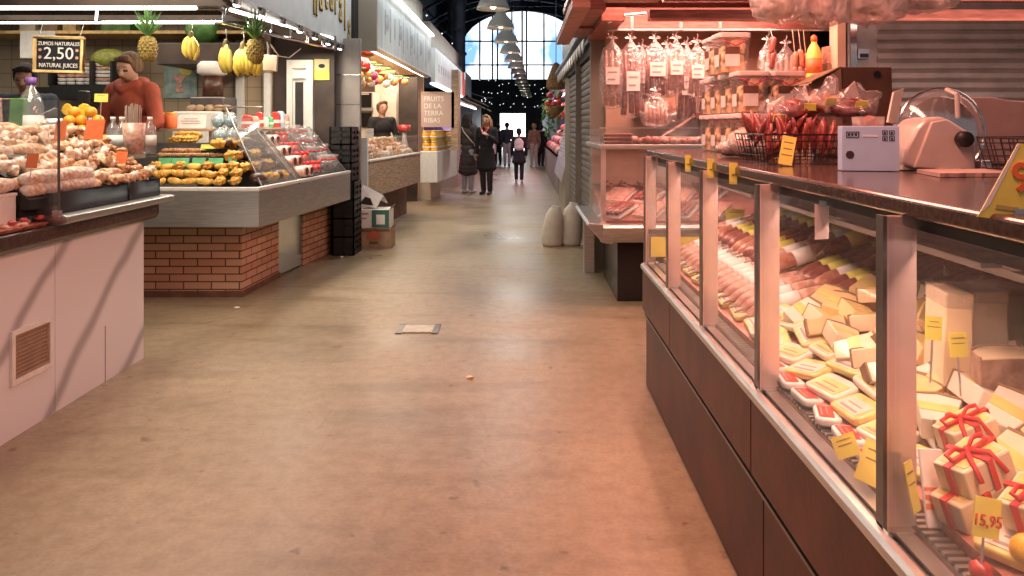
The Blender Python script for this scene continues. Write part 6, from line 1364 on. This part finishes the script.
    # slicing machine
    s = thing('meat_slicer', 'cream meat slicing machine with round clear blade guard and black knob', 'slicer', (1.18, 2.2, Z)); A = lambda px, py: (at(px, py, 2.16).x, at(px, py, 2.16).z)
    part('housing', MB().prism([A(903, 165), A(905, 150), A(917, 128), A(926, 119), A(942, 116), A(953, 121), A(972, 133), A(977, 142), A(978, 171), A(912, 169)], 2.16, 2.30, 'y'), M['slicer'], s, bev=.012)
    part('front_bevel', MB().prism([A(912, 168), A(930, 122), A(945, 119), A(970, 136), A(974, 170)], 2.150, 2.162, 'y'), M['slicer'], s, bev=.005); part('foot', MB().prism([(A(905, 170)[0], Z), (A(980, 170)[0], Z), (A(980, 170)[0], Z + .025), (A(905, 170)[0], Z + .025)], 2.17, 2.42, 'y'), M['slicer'], s, bev=.004)
    cx, cz = at(944, 133, 2.36).x, at(944, 133, 2.36).z
    part('blade_guard', MB().lathe([(0, -.05), (.064, -.045), (.113, -.02), (.135, .012), (.138, .02)], (cx, 2.36, cz), 32, 'y'), M['glassjar'], s, True); part('blade', MB().lathe([(0, 0), (.112, .0), (.114, .002), (0, .004)], (cx, 2.375, cz), 32, 'y'), M['chrome'], s, True)
    part('guard_rim', MB().tube([(cx + .138 * math.cos(q), 2.38, cz + .138 * math.sin(q)) for q in [2 * math.pi * k / 32 for k in range(32)]], .006, 6, closed=True), M['chrome'], s, True)
    part('guard_bar', MB().tube([(cx + .0, 2.345, cz + .134), (cx + .0, 2.29, cz + .118), (cx - .0, 2.285, cz + .045)], .0075, 8), M['slicer'], s); x, z = A(960, 139); part('knob', MB().lathe([(0, -.024), (.020, -.024), (.023, -.018), (.023, .0), (.012, .004), (0, .004)], (x, 2.148, z), 18, 'y'), M['black'], s, True)
    part('slice_plate', MB().slab([at(888, 122, 2.30), at(894, 92, 2.36), at(904, 88, 2.40), at(897, 124, 2.34)], .006), M['cream'], s); x, z = A(977, 166); part('small_switch', MB().box(x, x + .03, 2.14, 2.17, Z, Z + .03), M['chrome'], s, bev=.004)
    # sliced meat on paper, slate tray
    sl = thing('meat_on_paper', 'few dark slices on white paper between the carton and the slicer', 'sliced meat', (1.08, 2.28, Z)); p = at(908, 168, 2.3); part('paper', MB().slab([(1.06, 2.2, Z + .003), (1.22, 2.12, Z + .002), (1.26, 2.16, Z + .002), (1.08, 2.42, Z + .02)], -.002), M['whitep'], sl)
    part('slices', MB().ell((1.10, 2.34, Z + .03), (.055, .05, .022), 14, 8, wob=.1), M['meat_dark'], sl, True)
    m = MB(); rnd = random.Random(4); edge = [(1.035 + .27 * k / 22, 1.885 + rnd.uniform(-.006, .006) + .03 * (k / 22)) for k in range(23)]; m.prism(edge + [(1.36, 2.10), (1.07, 2.06)], Z, Z + .010); solo('slate_board', m, M['boardgrey'], 'rough-edged grey slate board lying in front of the slicer', 'slate board')
    basket(1.215, 1.50, 1.80, 2.03, Z + .012, 1.350, 9, 7, 5, 'empty dark wire basket at the right edge, before the taupe box')
    m = MB(); p0 = at(962, 97, 2.5); m.prism([(p0.x, Z), (1.95, Z), (1.95, p0.z - .035), (1.60, p0.z - .01), (p0.x + .1, p0.z), (p0.x, p0.z - .0)], 2.5, 2.62, 'y'); solo('back_box', m, M['boardgrey'], 'plain taupe board standing on the worktop behind the slicer', 'board', bev=.006)
    # big yellow price card at the right edge
    t = thing('price_card', 'large tilted yellow price card with an orange figure at the right edge', 'price card', (0, 0, 0)); OFF[t] = Vector((0, 0, 0))
    part('card', MB().prism([(0, 0), (.115, -.014), (.180, .095), (.062, .108)], -.001, .001, 'y'), M['yellow_card'], t); textmesh('price', '9,90', .06, M['orange_card'], (.098, -.0022, .056), (math.pi / 2, -.0, 0), t, sx=.95, bold=.001)
    part('print', MB().prism([(.025, .012), (.055, .008), (.057, .014), (.027, .018)], -.0022, -.001, 'y'), M['gold'], t); part('pale_corner', MB().prism([(.001, .002), (.018, .018), (.064, .105), (.061, .107)], -.0018, -.001, 'y'), M['whitep'], t)
    part('clip', MB().box(.05, .085, -.003, .012, -.012, .012), M['steel'], t); t.location = (.668, 1.115, 1.247); t.rotation_euler = (-.12, 0, -.12)

# ================================================================ THE BUTCHER'S STALL BEHIND IT
def butcher():
    t = thing('butcher_counter', 'butcher counter with sloping steel lip and dark base, at the end of the deli counter', 'counter', (1.1, 6.4, 0))
    part('base', MB().box(.75, 2.0, 5.98, 7.0, 0, .47), M['black_gloss'], t); part('leg', MB().box(.585, .68, 7.15, 7.25, 0, .60), M['steel'], t)
    part('steel_lip', MB().prism([(5.80, .60), (5.90, .475), (6.05, .46), (6.05, .62), (5.83, .62)], .62, 2.1, 'x'), M['steel'], t, bev=.004); part('side_lip', MB().prism([(.50, .615), (.62, .48), (.70, .47), (.70, .62), (.52, .63)], 5.85, 7.2, 'y'), M['steel'], t, bev=.004)
    part('deck', MB().prism([(5.95, .62), (5.95, .64), (6.9, .85), (6.9, .62)], .64, 2.1, 'x'), M['redwood_lite'], t)
    part('front_glass', MB().slab([(.63, 5.93, .64), (2.1, 5.93, .64), (2.1, 5.99, 1.20), (.63, 5.99, 1.20)], .005), M['glass_pane'], t); part('side_glass', MB().box(.625, .63, 5.95, 7.1, .64, 1.2), M['glass_pane'], t); part('back_wall', MB().box(.64, 2.1, 6.95, 7.0, .62, 1.2), M['peach'], t)
    part('corner_post', MB().box(.618, .655, 5.93, 5.97, .62, 1.2), M['post'], t); part('mid_post', MB().box(1.0, 1.05, 5.93, 5.97, .62, 1.2), M['pinkwood'], t)
    part('top_shelf', MB().box(.60, 2.15, 5.90, 7.1, 1.20, 1.235), M['steel'], t, bev=.004); part('top_guard', MB().box(.61, 2.1, 5.915, 5.92, 1.235, 1.36).box(.61, .615, 5.92, 7.0, 1.235, 1.36), M['glass_pane'], t); part('guard_rail', MB().box(.605, 2.1, 5.91, 5.925, 1.36, 1.37), M['steel'], t)
    pk = thing('meat_pack', 'x', 'meat pack'); part('meat', MB().prism([(-.11, -.05), (.11, -.05), (.115, .05), (-.115, .05)], 0, .026), M['meat_dark'], pk, bev=.008); part('fat_stripe', MB().box(-.10, .10, -.02, -.008, .0262, .0275).box(-.09, .1, .02, .028, .0262, .0275), M['ham'], pk)
    hk = thing('ham_tray', 'x', 'ham tray'); part('tray', MB().box(-.10, .10, -.17, .17, 0, .015), M['whitep'], hk); g = MB()
    for i in range(6): g.obox((0, -.13 + i * .05, .028), (.19, .07, .012), (.3, 0, jit(.05)))
    part('slices', g, M['ham'], hk); dk = thing('salami_tray', 'x', 'salami tray'); part('tray', MB().box(-.10, .10, -.17, .17, 0, .015), M['whitep'], dk)
    for i in range(4): part('salami', MB().cap((-.065 + .043 * i, -.14, .038), .018, (-.065 + .043 * i, .14, .038), .016, 9), M['meat_dark'] if i % 2 else M['meat'], dk, True)
    k = 0
    for i in range(4):
        for j in range(2): put(dk if (i + j) % 2 == 0 else hk, USED, (.78 + .26 * i + .05 * j, 6.13 + .38 * j, .685 + .085 * j), (.21, 0, -.55 + jit(.1)), ('tray of dark salami sticks in' if (i + j) % 2 == 0 else 'tray of pink sliced ham in') + ' the butcher case, %s from the left, %s row' % (ORD[i], ['front', 'rear'][j]), 'trays in the butcher case')
    for i in range(7): put(pk, USED, (.75 + .16 * i, 6.78 + jit(.03), .86 + jit(.02)), (.5, 0, 1.4 + jit(.3)), 'dark cured meat pack at the back of the butcher case, %s from the left' % ORD[i], 'meat packs at the back of the butcher case')
    for lv in range(3): put(pk, USED, (.76, 6.02, 1.237 + .030 * lv), (0, 0, jit(.08)), 'dark meat pack in the flat stack on the butcher counter top, %s from the bottom' % ORD[lv], 'stacked meat packs on the butcher counter top')
    cm = [MB().ell((0, 0, .028), (.034, .03, .028), 9, 7, wob=.12).mesh('piece', M[q], True) for q in ('meat', 'ham', 'meat_dark', 'sausage_pale')]
    for r in range(3):
        for i in range(12): inst(R.choice(cm), 'salami_piece', (.92 + .07 * i, 6.0 + .09 * r, 1.237), (jit(.4), jit(.4), jit(3)), 'small cured piece on the butcher counter top, %s from left, %s row' % (ORD[i], ORD[r]), 'salami piece', 'cured pieces on the butcher counter top', sc=R.uniform(.8, 1.2))
    # walls, shutter, canopy
    struct('wall_right_stall', MB().box(.80, 2.75, 7.25, 7.35, 0, 2.3), M['peach']); struct('column_6', MB().box(2.47, 2.535, 5.95, 6.1, 0, 2.3), M['peach']); struct('column_7', MB().box(2.55, 2.78, 5.95, 6.1, 0, 2.3), M['shutter'])
    sh = MB(); pts = []
    for k in range(31): z = .0 + k * .076; pts += [(5.92, z), (5.935, z + .012), (5.95, z + .05), (5.935, z + .07)]
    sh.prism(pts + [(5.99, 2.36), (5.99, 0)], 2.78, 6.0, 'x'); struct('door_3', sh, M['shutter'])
    struct('trim_15', MB().box(2.56, 2.61, 5.92, 5.95, 1.3, 2.3), M['chrome'])
    a, b = at(858, 55, 5.93), at(869, 49, 5.93); e = thing('wall_socket', 'small grey wall socket box on the pale column beside the roller shutter', 'socket', (a.x, 5.94, a.z)); part('box', MB().box(a.x, b.x, 5.92, 5.95, a.z - .03, b.z), M['bluebox'], e, bev=.004); part('cover', MB().box(a.x + .01, b.x - .01, 5.916, 5.92, a.z - .02, a.z + .01), M['black'], e)
    wd = M['pinkwood']
    struct('ceiling_canopy', MB().box(.40, 6.0, 5.0, 7.4, 2.46, 2.52).box(.15, 6.0, .4, 4.999, 2.46, 2.52), wd)
    b = MB(); b.box(.42, 6.0, 6.55, 6.65, 2.22, 2.40); b.box(.9, 6.0, 5.35, 5.45, 2.13, 2.20); b.box(.42, .62, 5.6, 7.4, 2.24, 2.46); b.box(.62, .80, 5.9, 7.3, 2.20, 2.30); b.box(1.0, 6., 5.35, 5.42, 2.26, 2.36); struct('beam_canopy', b, wd)
    b = MB(); b.box(.90, 6.0, 5.30, 5.355, 2.115, 2.135); b.box(.33, .45, 5.0, 7.3, 2.16, 2.22); b.box(.55, .9, 5.0, 5.06, 2.20, 2.26); struct('trim_16', b, M['redwood_lite'])
    rl = MB(); rl.tube([(.70, 6.22, 2.165), (2.9, 6.22, 2.165)], .010, 8)
    for x in (.9, 1.3, 1.62): rl.box(x - .012, x + .012, 6.21, 6.24, 2.165, 2.30)
    t = thing('hanging_rail', 'steel rail under the red canopy from which the meat bags hang', 'rail', (1.5, 6.22, 2.165)); part('rail', rl, M['steel'], t); part('side_rail', MB().tube([(.68, 6.0, 2.20), (.80, 5.9, 2.24), (.95, 5.8, 2.24)], .012, 6), M['chrome'], t)
    # hanging bags
    def hang(n, w, h, mm, lm=True, film_m='film', lab=''):
        q = thing('hanging_meat_bag', lab, 'meat bag', group='film bags of cured meat on the rail'); OFF[q] = Vector((0, 0, 0)); rnd = random.Random(n * 7 + int(h * 100)); s = MB()
        for i in range(n): x = (i - (n - 1) / 2) * w * .78 / n; s.tube([(x, jit(.008), -.10), (x + jit(.005), .0, -.10 - (h - .12) * .5), (x * 1.12 + jit(.006), 0, -h + .025 + jit(.02))], [.010, w * .40 / n, w * .36 / n], 8)
        part('meat', s, M[mm], q, True); f = MB(); f.lathe([(.012, -.0), (.018, -.03), (w * .42, -.10), (w * .52, -.20), (w * .54, -h * .75), (w * .46, -h + .02), (w * .2, -h)], n=16, sy=.5); part('bag', f, M[film_m], q, True)
        f = MB()
        for k in range(5): a = k * 1.25; f.slab([(0, 0, -.01), (.03 * math.cos(a), .03 * math.sin(a), .015), (.055 * math.cos(a + .3), .05 * math.sin(a + .3), .0 + .03 * (k % 2))], .003)
        part('gathered_top', f, M['film_white'], q)
        if lm:
            l = part('bag_label', MB().box(-w * .28, w * .30, -w * .30 - .006, -w * .30, -h * .66, -h * .42), M['whitep'], q); [part('label_print', MB().box(-w * .2, w * e, -w * .30 - .008, -w * .30 - .006, -h * (z + .02), -h * z), M['boardgrey'], l) for z, e in ((.48, .2), (.58, .12))]
        part('hook', MB().tube([(0, 0, -.0), (0, 0, .03), (.012, 0, .05), (0, 0, .066)], .003, 5), M['steel'], q); return q
    H = {}
    def place(key, px, lab, Y=6.22, z=2.10, rz=0., **kw):
        if key not in H: H[key] = hang(**kw)
        put(H[key], USED, (at(px, 0, Y).x, Y, z), (0, 0, rz + jit(.15)), lab)
    place('a', 612, 'hanging film bag of pale sausages, first from the shutter side', n=3, w=.19, h=.58, mm='sausage_pale'); place('b', 631, 'hanging film bag of dark sausages with white label, second from the shutter side', n=3, w=.19, h=.66, mm='meat_dark')
    place('c', 655, 'hanging film bag with large pale label and dark meat, third from the shutter side', n=4, w=.22, h=.48, mm='meat_dark'); place('d', 676, 'hanging film bag of thin sausages, fourth from the shutter side', n=3, w=.17, h=.46, mm='sausage'); place('d', 697, 'hanging film bag of thin sausages, fifth, just left of the tubs', z=2.07)
    place('b', 722, 'hanging film bag half hidden behind the top tubs', z=2.09); place('d', 768, 'hanging film bag of sausages right of the top tubs', z=2.09)
    place('a', 786, 'hanging pale film bag with white label, right of the tubs', z=2.06)
    place('e', 656, 'bunch of pink film-wrapped sticks hanging below the large-label bag', n=6, w=.24, h=.30, mm='ham', lm=False, z=1.67, Y=6.10); 
    place('c', 642, 'hanging film bag with large label, in the rear rank, first from the shutter side', Y=6.5, z=2.06); place('d', 667, 'hanging film bag of thin sausages in the rear rank, second from the shutter side', Y=6.5, z=2.08); place('b', 687, 'hanging film bag of dark sausages in the rear rank, third from the shutter side', Y=6.5, z=2.08); place('a', 708, 'hanging pale film bag in the rear rank, fourth from the shutter side', Y=6.5, z=2.05)
    # bare sausage strings
    for i, (px, z0, z1, mm) in enumerate([(773, 2.10, 1.85, 'meat_dark'), (795, 1.98, 1.62, 'sausage'), (801, 2.0, 1.58, 'sausage'), (806, 1.97, 1.62, 'meat')]):
        x = at(px, 0, 6.15).x; q = thing('sausage_string', 'string of %s sausages hanging right of the tubs, %s from the left' % ('dark' if 'dark' in mm else 'red-brown', ORD[i]), 'sausage string', (x, 6.15, z0), group='strings of sausages right of the tubs'); m = MB(); nseg = max(2, int((z0 - z1) / .11)); 
        for k in range(nseg): za = z0 - (z0 - z1) * k / nseg; zb = z0 - (z0 - z1) * (k + .9) / nseg; m.cap((x + jit(.012), 6.15, za - .02), .024, (x + jit(.012), 6.15, zb), .022, 8)
        part('sausages', m, M[mm], q, True); part('cord', MB().tube([(x, 6.15, z0 - .02), (x, 6.21, 2.165)], .003, 5), M['beige'], q)
    # yellow oil-like bottle and boxes on a wall shelf
    struct('trim_17', MB().box(2.22, 2.50, 6.0, 6.3, 1.70, 1.72), M['peach'])
    x = at(814, 0, 6.1).x; b = thing('sauce_bottle', 'orange-yellow plastic bottle on the wall shelf below the hanging film', 'bottle', (x, 6.1, 1.72)); x += 0; z = 1.722
    part('body', MB().lathe([(0, 0), (.055, 0), (.06, .02), (.06, .22), (.045, .28), (.022, .32), (.022, .34), (0, .34)], (x, 6.1, z), 16), M['yellow_card'], b, True); part('cap', MB().lathe([(.026, .335), (.024, .375), (.008, .39), (0, .39)], (x, 6.1, z), 12), M['orange_card'], b, True); part('bottle_label', MB().lathe([(.061, .08), (.061, .2)], (x, 6.1, z), 16), M['orange_card'], b, True)
    x = at(830, 0, 6.15).x; bb = MB().box(x - .05, x + .055, 6.08, 6.2, 1.88, 2.02); bx = thing('small_box', 'pale small box on the wall shelf right of the orange-yellow bottle', 'box', (x, 6.1, 1.72)); part('body', bb, M['pinkpack'], bx, bev=.004); part('lower_box', MB().box(x - .05, x + .055, 6.06, 6.2, 1.722, 1.875), M['card'], bx, bev=.004)
    # things inside the stall behind the case: shelf, scale
    a, b2 = at(622, 148, 6.95), at(700, 115, 6.95); m = MB(); m.box(a.x, 2.1, 6.8, 7.2, 1.2, 1.26)
    c = at(675, 130, 6.5); s = thing('slicing_machine', 'clear-lidded slicing machine behind the butcher counter top', 'slicer', (c.x, 6.6, 1.237)); part('base', MB().box(c.x - .2, c.x + .25, 6.5, 6.8, 1.237, 1.29), M['steel'], s, bev=.01); part('hood', MB().ell((c.x + .05, 6.6, 1.40), (.18, .10, .14), 16, 10), M['glassjar'], s, True); part('arm', MB().tube([(c.x - .12, 6.45, 1.30), (c.x + .05, 6.45, 1.40), (c.x + .16, 6.45, 1.47)], .014, 8), M['chrome'], s)
    a, b2 = at(645, 106, 7.2), at(658, 96, 7.2); s = thing('card_terminal', 'small black box with a white slip on the peach wall under the pink bunch', 'box', (a.x, 7.2, a.z)); part('body', MB().box(a.x, b2.x, 7.18, 7.25, a.z, b2.z), M['card_dark'], s, bev=.004); part('slip', MB().box(a.x, b2.x + .03, 7.17, 7.25, a.z - .04, a.z - .02), M['steel'], s)
    m = MB(); m.box(1.55, 2.2, 6.9, 7.24, 1.45, 1.5); struct('trim_18', m, M['pinkwood'])
    for i in range(5):
        x = 1.15 + i * .18; z = 1.575; inst(cm[i % 2], 'salami_piece', (x, 7.05, 1.503), (0, 0, jit(2)), 'cured piece on the wall shelf behind the hanging bags, %s from the left' % ORD[i], 'salami piece', 'pieces on the wall shelf', sc=2.0)
    struct('trim_19', MB().box(1.05, 2.1, 6.95, 7.25, 1.485, 1.50), M['redwood_lite'])
    # film rolls hanging overhead, near
    lab = ['first from the tubs', 'second from the tubs', 'third from the tubs', 'fourth, nearest the roller shutter']
    for i, (px0, px1, low) in enumerate([(755, 806, 23), (798, 850, 27), (842, 902, 25), (886, 958, 13)]):
        Y = 2.62; a, b2 = at(px0, low, Y), at(px1, low, Y); w = b2.x - a.x; cx = (a.x + b2.x) / 2; q = thing('hanging_film_bundle', 'bundle of pinkish film bags hanging overhead, %s' % lab[i], 'film bags', (cx, Y, a.z), group='film bag bundles hanging overhead')
        m = MB(); n, k2 = 34, 16; vs, fs = [], []
        from mathutils import noise
        for r in range(k2 + 1):
            f = r / k2; z = a.z + .36 * f; rad = (.46 + .12 * math.sin(f * 3)) * min(1., .25 + 3.2 * math.sqrt(f)) * (1 - .45 * max(0, f - .55) / .45)
            for j in range(n):
                u = 2 * math.pi * j / n; p = Vector((math.cos(u) * rad * w, math.sin(u) * rad * .22, z)); d = 1 + .30 * noise.noise(Vector((math.cos(u) * 2.2 + i * 5, math.sin(u) * 2.2, f * 1.6))) + .10 * noise.noise(Vector((math.cos(u) * 9 + i, math.sin(u) * 9, f * 3)))
                vs.append((cx + p.x * d, Y + p.y * d, z + .022 * noise.noise(Vector((u * 1.3, i * 3., f)))))
        for r in range(k2):
            for j in range(n): fs.append((r * n + j, r * n + (j + 1) % n, (r + 1) * n + (j + 1) % n, (r + 1) * n + j))
        m.add(vs, fs + [list(range(n))[::-1]]); part('bags', m, M['film_white'], q, True); m = MB()
        m.ell((cx, Y, a.z + .17), (w * .40, .075, .14), 22, 14).crag(.05, 14, i); part('contents', m, M['crumb'] if i != 1 else M['ham'], q, True); part('hook', MB().tube([(cx, Y, a.z + .34), (cx, Y, 2.47)], .006, 6), M['wire'], q)

def right_far():
    # roller shutters along the aisle beyond the butcher counter
    for i, (y0, y1, h) in enumerate([(7.4, 9.3, 2.12), (9.42, 11.6, 2.12)]):
        pts = []; x = .74
        for k in range(28): z = k * .075; pts += [(x, z), (x - .014, z + .012), (x - .018, z + .04), (x - .014, z + .068)]
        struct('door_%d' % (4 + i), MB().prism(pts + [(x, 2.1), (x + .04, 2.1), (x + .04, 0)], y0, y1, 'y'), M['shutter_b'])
        struct('trim_%d' % (20 + i), MB().box(.66, .80, y0 - .1, y0, 0, 2.2).box(.66, .8, y1, y1 + .1, 0, 2.2), M['roofbox'])
    struct('wall_right_shops', MB().box(.70, 3., 7.42, 13.2, 2.12, 2.9), M['black']); struct('trim_22', MB().box(.80, 2.5, 7.36, 13.2, 0, 2.12), M['dark'])
    # small awning teeth along the top
    a = thing('awning_trim', 'white scalloped awning trim running above the roller shutters', 'awning', (.6, 9, 2.2)); m = MB(); n = 14
    for k in range(n): y = 7.4 + k * .4; m.prism([(y, 2.24), (y + .36, 2.24), (y + .18, 2.10)], .60, .612, 'x')
    part('scallops', m, M['white'], a); part('roll', MB().tube([(.62, 7.4, 2.28), (.62, 13.1, 2.28)], .05, 10), M['iron'], a, True)
    # leaning shutter panel
    t = thing('shutter_panel', 'grey slatted shutter panel leaning outward over its low base, beyond the roller shutters', 'shutter panel', (.65, 11.5, .5)); m = MB(); n = 26
    for k in range(n):
        f = k / n; x = .62 + .30 * f; z = .50 + 1.40 * f; m.prism([(x, z), (x - .012, z + .012), (x + .004, z + .05), (x + .03, z + .05), (x + .03, z)], 11.7, 14.4, 'y')
    part('slats', m, M['shutter'], t); part('side_frame', MB().prism([(.60, .48), (.66, .48), (.96, 1.92), (.90, 1.92)], 11.62, 11.7, 'y'), M['roofbox'], t); part('low_base', MB().box(.70, 1.2, 11.65, 14.4, 0, .48), M['roofbox'], t)
    # two white sacks
    for i, (px0, px1, top, lab) in enumerate([(541, 562, 206, 'white stuffed sack on the floor by the shutters, aisle-side one'), (559, 581, 203, 'white stuffed sack on the floor by the shutters, one against the shutter')]):
        Y = 8.75 + .05 * i; a, b = at(px0, 246, Y), at(px1, top, Y); cx = (a.x + b.x) / 2; w = (b.x - a.x) / 2; h = b.z
        s = thing('sack', lab, 'sack', (cx, Y, 0), group='white sacks by the shutters'); part('sack', MB().lathe([(0, .0), (w * .85, .0), (w, .04), (w * 1.02, h * .45), (w * .82, h * .8), (w * .5, h * .95), (w * .15, h), (0, h)], (cx, Y, 0), 18, sy=.75), M['sack'], s, True); part('tied_top', MB().prism([(cx - w * .35, h * .9), (cx + w * .35, h * .9), (cx + w * .5, h * 1.0), (cx - w * .4, h * 1.03)], Y - .03, Y + .03, 'y'), M['sack'], s, bev=.02)
        s.rotation_euler = (0, .10 - .02 * i, 0)
    # purple-pink lit meat stall
    t = thing('meat_stall', 'pink-lit meat stall with a sloping display, beyond the leaning shutter', 'stall', (.8, 18, 0)); part('counter', MB().box(.72, 1.6, 15.2, 24, 0, .75), M['roofbox'], t); part('display', MB().prism([(.70, .75), (.85, .75), (1.5, 1.6), (1.5, .75)], 15.2, 24, 'y'), M['pinkpack'], t); part('back_board', MB().box(1.5, 1.6, 15.2, 24, .75, 2.2), M['pinkpack'], t); part('roof', MB().box(.85, 3, 15.0, 24, 2.2, 2.5), M['iron'], t); part('tube_lamp', MB().box(.95, .99, 15.3, 23.8, 2.10, 2.13), mat('magenta_tube', (1, 1, 1), .4, emit=(1., .45, .75), estr=6.), t)
    pm = [MB().ell((0, 0, .05), (.10, .13, .07), 9, 6, wob=.15).mesh('joint', M[k], True) for k in ('meat', 'ham', 'redpack', 'pinkpack')]
    for r in range(5):
        for i in range(11): inst(R.choice(pm), 'meat_joint', (.80 + .13 * r, 15.5 + i * .55, .86 + .15 * r), (0, -.9, jit(1)), 'piece of meat on the pink-lit stall, %s along on the %s tier' % (ORD[i], ORD[r]), 'meat', 'meat on the pink-lit stall')
    for i in range(8): inst(pm[i % 4], 'hanging_meat', (1.0, 15.6 + i * .7, 1.75), (math.pi / 2, 0, 0), 'meat hanging above the pink-lit display, %s along' % ORD[i], 'meat', 'hanging meat on the pink-lit stall', sc=1.3)
    # red flowers with foliage, wicker lamp
    p = at(553, 101, 14.75); f = thing('flower_basket', 'hanging basket of red flowers and dark leaves at the corner of the pink-lit stall', 'flower basket', p); m = MB(); l = MB()
    for k in range(9): m.ell((p.x + jit(.14), p.y + jit(.1), p.z + jit(.12)), (.07, .05, .06), 8, 6, wob=.2)
    for k in range(46): c = Vector((p.x + jit(.20), p.y + jit(.15), p.z - .25 + jit(.40))); d = Vector((jit(1), jit(1), jit(1))).normalized() * .10; e = d.cross(Vector((.3, .2, 1))).normalized() * .035; l.slab([c - d, c + e, c + d, c - e], .004)
    part('flowers', m, M['redpack'], f, True); part('leaves', l, M['leaf'], f); part('basket', MB().lathe([(.02, -.35), (.14, -.25), (.18, -.10), (.17, -.1), (0, -.2)], p, 14), M['basket'], f, True); part('chain', MB().tube([p, p + Vector((.3, 0, .72))], .008, 5), M['iron'], f)
    p = at(556, 76, 13.6); w = thing('wicker_lamp', 'tan wicker bell lamp hanging in front of the roofs at right', 'hanging lamp', p); part('lamp_shade', MB().lathe([(.03, .24), (.06, .20), (.10, .10), (.155, -.05), (.175, -.18), (.16, -.24), (.15, -.23), (.16, -.17), (.14, -.05), (.0, .18)], p, 18), M['basket'], w, True); part('cord', MB().tube([p + Vector((0, 0, .22)), p + Vector((0, 0, 2.0))], .008, 5), M['iron'], w); part('bulb', MB().ell(p + Vector((0, 0, -.05)), .05, 10, 8), M['bulb_warm'], w, True)
    for i, (y0, y1, h, lab) in enumerate([(25.0, 32, 2.4, 'dark closed stall beyond the pink-lit one on the right'), (33., 43, 2.5, 'dark closed stall farthest on the right by the end wall')]):
        t = thing('closed_stall', lab, 'stall', (1.6, y0, 0), group='closed stalls on the right'); part('box', MB().box(1.15, 3., y0, y1, 0, h), M['iron'], t); part('awning', MB().prism([(1.15, h + .05), (.9, h - .1), (.9, h - .15), (1.15, h)], y0, y1, 'y'), M['roofdark'], t); part('counter_panel', MB().box(.95, 1.15, y0 + .1, y1 - .1, 0, .95), M['roofdark'], t)
deli_counter(); deli_goods(); on_worktop(); butcher(); right_far()
# ================================================================ LIGHT AND CAMERA
def lights():
    w = bpy.data.worlds.new('hall_daylight'); SC.world = w; w.use_nodes = True; bg = w.node_tree.nodes['Background']; bg.inputs[0].default_value = (.86, .93, 1., 1); bg.inputs[1].default_value = .17
    PK = (1., .37, .26); WM = (1., .86, .68)
    # the butcher's rosy lamps under the red canopy
    area('canopy_lamp', (.50, 2.3, 2.43), .25, 92, PK, sy=3.4); area('canopy_lamp', (1.35, 6.0, 2.44), 1.6, 78, (1., .49, .38), sy=.8); area('canopy_lamp', (3.2, 4.2, 2.44), 2.4, 62, (1., .60, .50), sy=2.4)
    area('case_lamp', (.745, 2.3, 1.205), .03, 24, (1., .56, .42), (0, math.radians(-38), 0), sy=3.4)
    area('butcher_case_lamp', (1.3, 6.2, 1.17), 1.1, 9, (1., .5, .4), sy=.1)
    # warm white bars on the left row
    area('bar_lamp', (-2.75, 4.1, 2.6), 1.0, 62, WM, sy=2.2); area('bar_lamp', (-2.25, 6.7, 2.18), .15, 46, WM, sy=2.6); area('bar_lamp', (-4., 7.0, 2.5), 2.4, 36, WM, sy=1.2)
    area('soffit_lamp', (-2.1, 11.5, 2.28),   .5, 75, (1., .80, .60), sy=4.8); area('soffit_lamp', (-3.2, 12, 2.28), 1.6, 42, (1., .76, .54), sy=4.)
    area('sign_lamp', (-1.55, 7., 3.3), .1, 24, (1, .97, .92), (0, math.radians(60), 0), sy=3.6); area('sign_lamp', (-1.55, 12., 3.35), .1, 34, (.95, 1, 1), (0, math.radians(55), 0), sy=5.)
    area('sign_lamp', (-1.3, 18., 3.2), .1, 24, (.95, 1, 1), (0, math.radians(55), 0), sy=6.)
    area('purple_lamp', (-1.9, 19.5, 1.95), .4, 40, (.75, .5, 1.), sy=4.5); area('magenta_lamp', (1.1, 19.5, 2.1), .3, 90, (1., .42, .62), sy=8)
    # pendants over the aisle
    for Y in (10, 15, 21, 28, 36): area('pendant_glow', (-.2, Y, 3.05), .5, 38, (1., .93, .82))
    area('overhead_fill', (-.4, 4.0, 6.5), 3., 50, (1., .93, .76), sy=9.)  # unseen fill added overhead for soft light; no roof window is built

def camera():
    c = bpy.data.cameras.new('camera'); c.sensor_width = 36; c.lens = FPX / 1024 * 36; c.shift_x = -(VX - 512) / 1024; c.shift_y = -(288 - VY) / 1024; c.clip_end = 200; c.clip_start = .05
    o = bpy.data.objects.new('camera', c); COL.objects.link(o); o.location = (0, 0, CAMH); o.rotation_euler = (math.pi / 2, 0, 0); SC.camera = o
    v = SC.view_settings; v.view_transform = 'Standard'; v.look = 'None'; v.gamma = 1; v.exposure = 0.; v.use_curve_mapping = False
    SC.cycles.max_bounces = 8; SC.cycles.transparent_max_bounces = 24; SC.cycles.caustics_reflective = False; SC.cycles.caustics_refractive = False
lights(); camera()
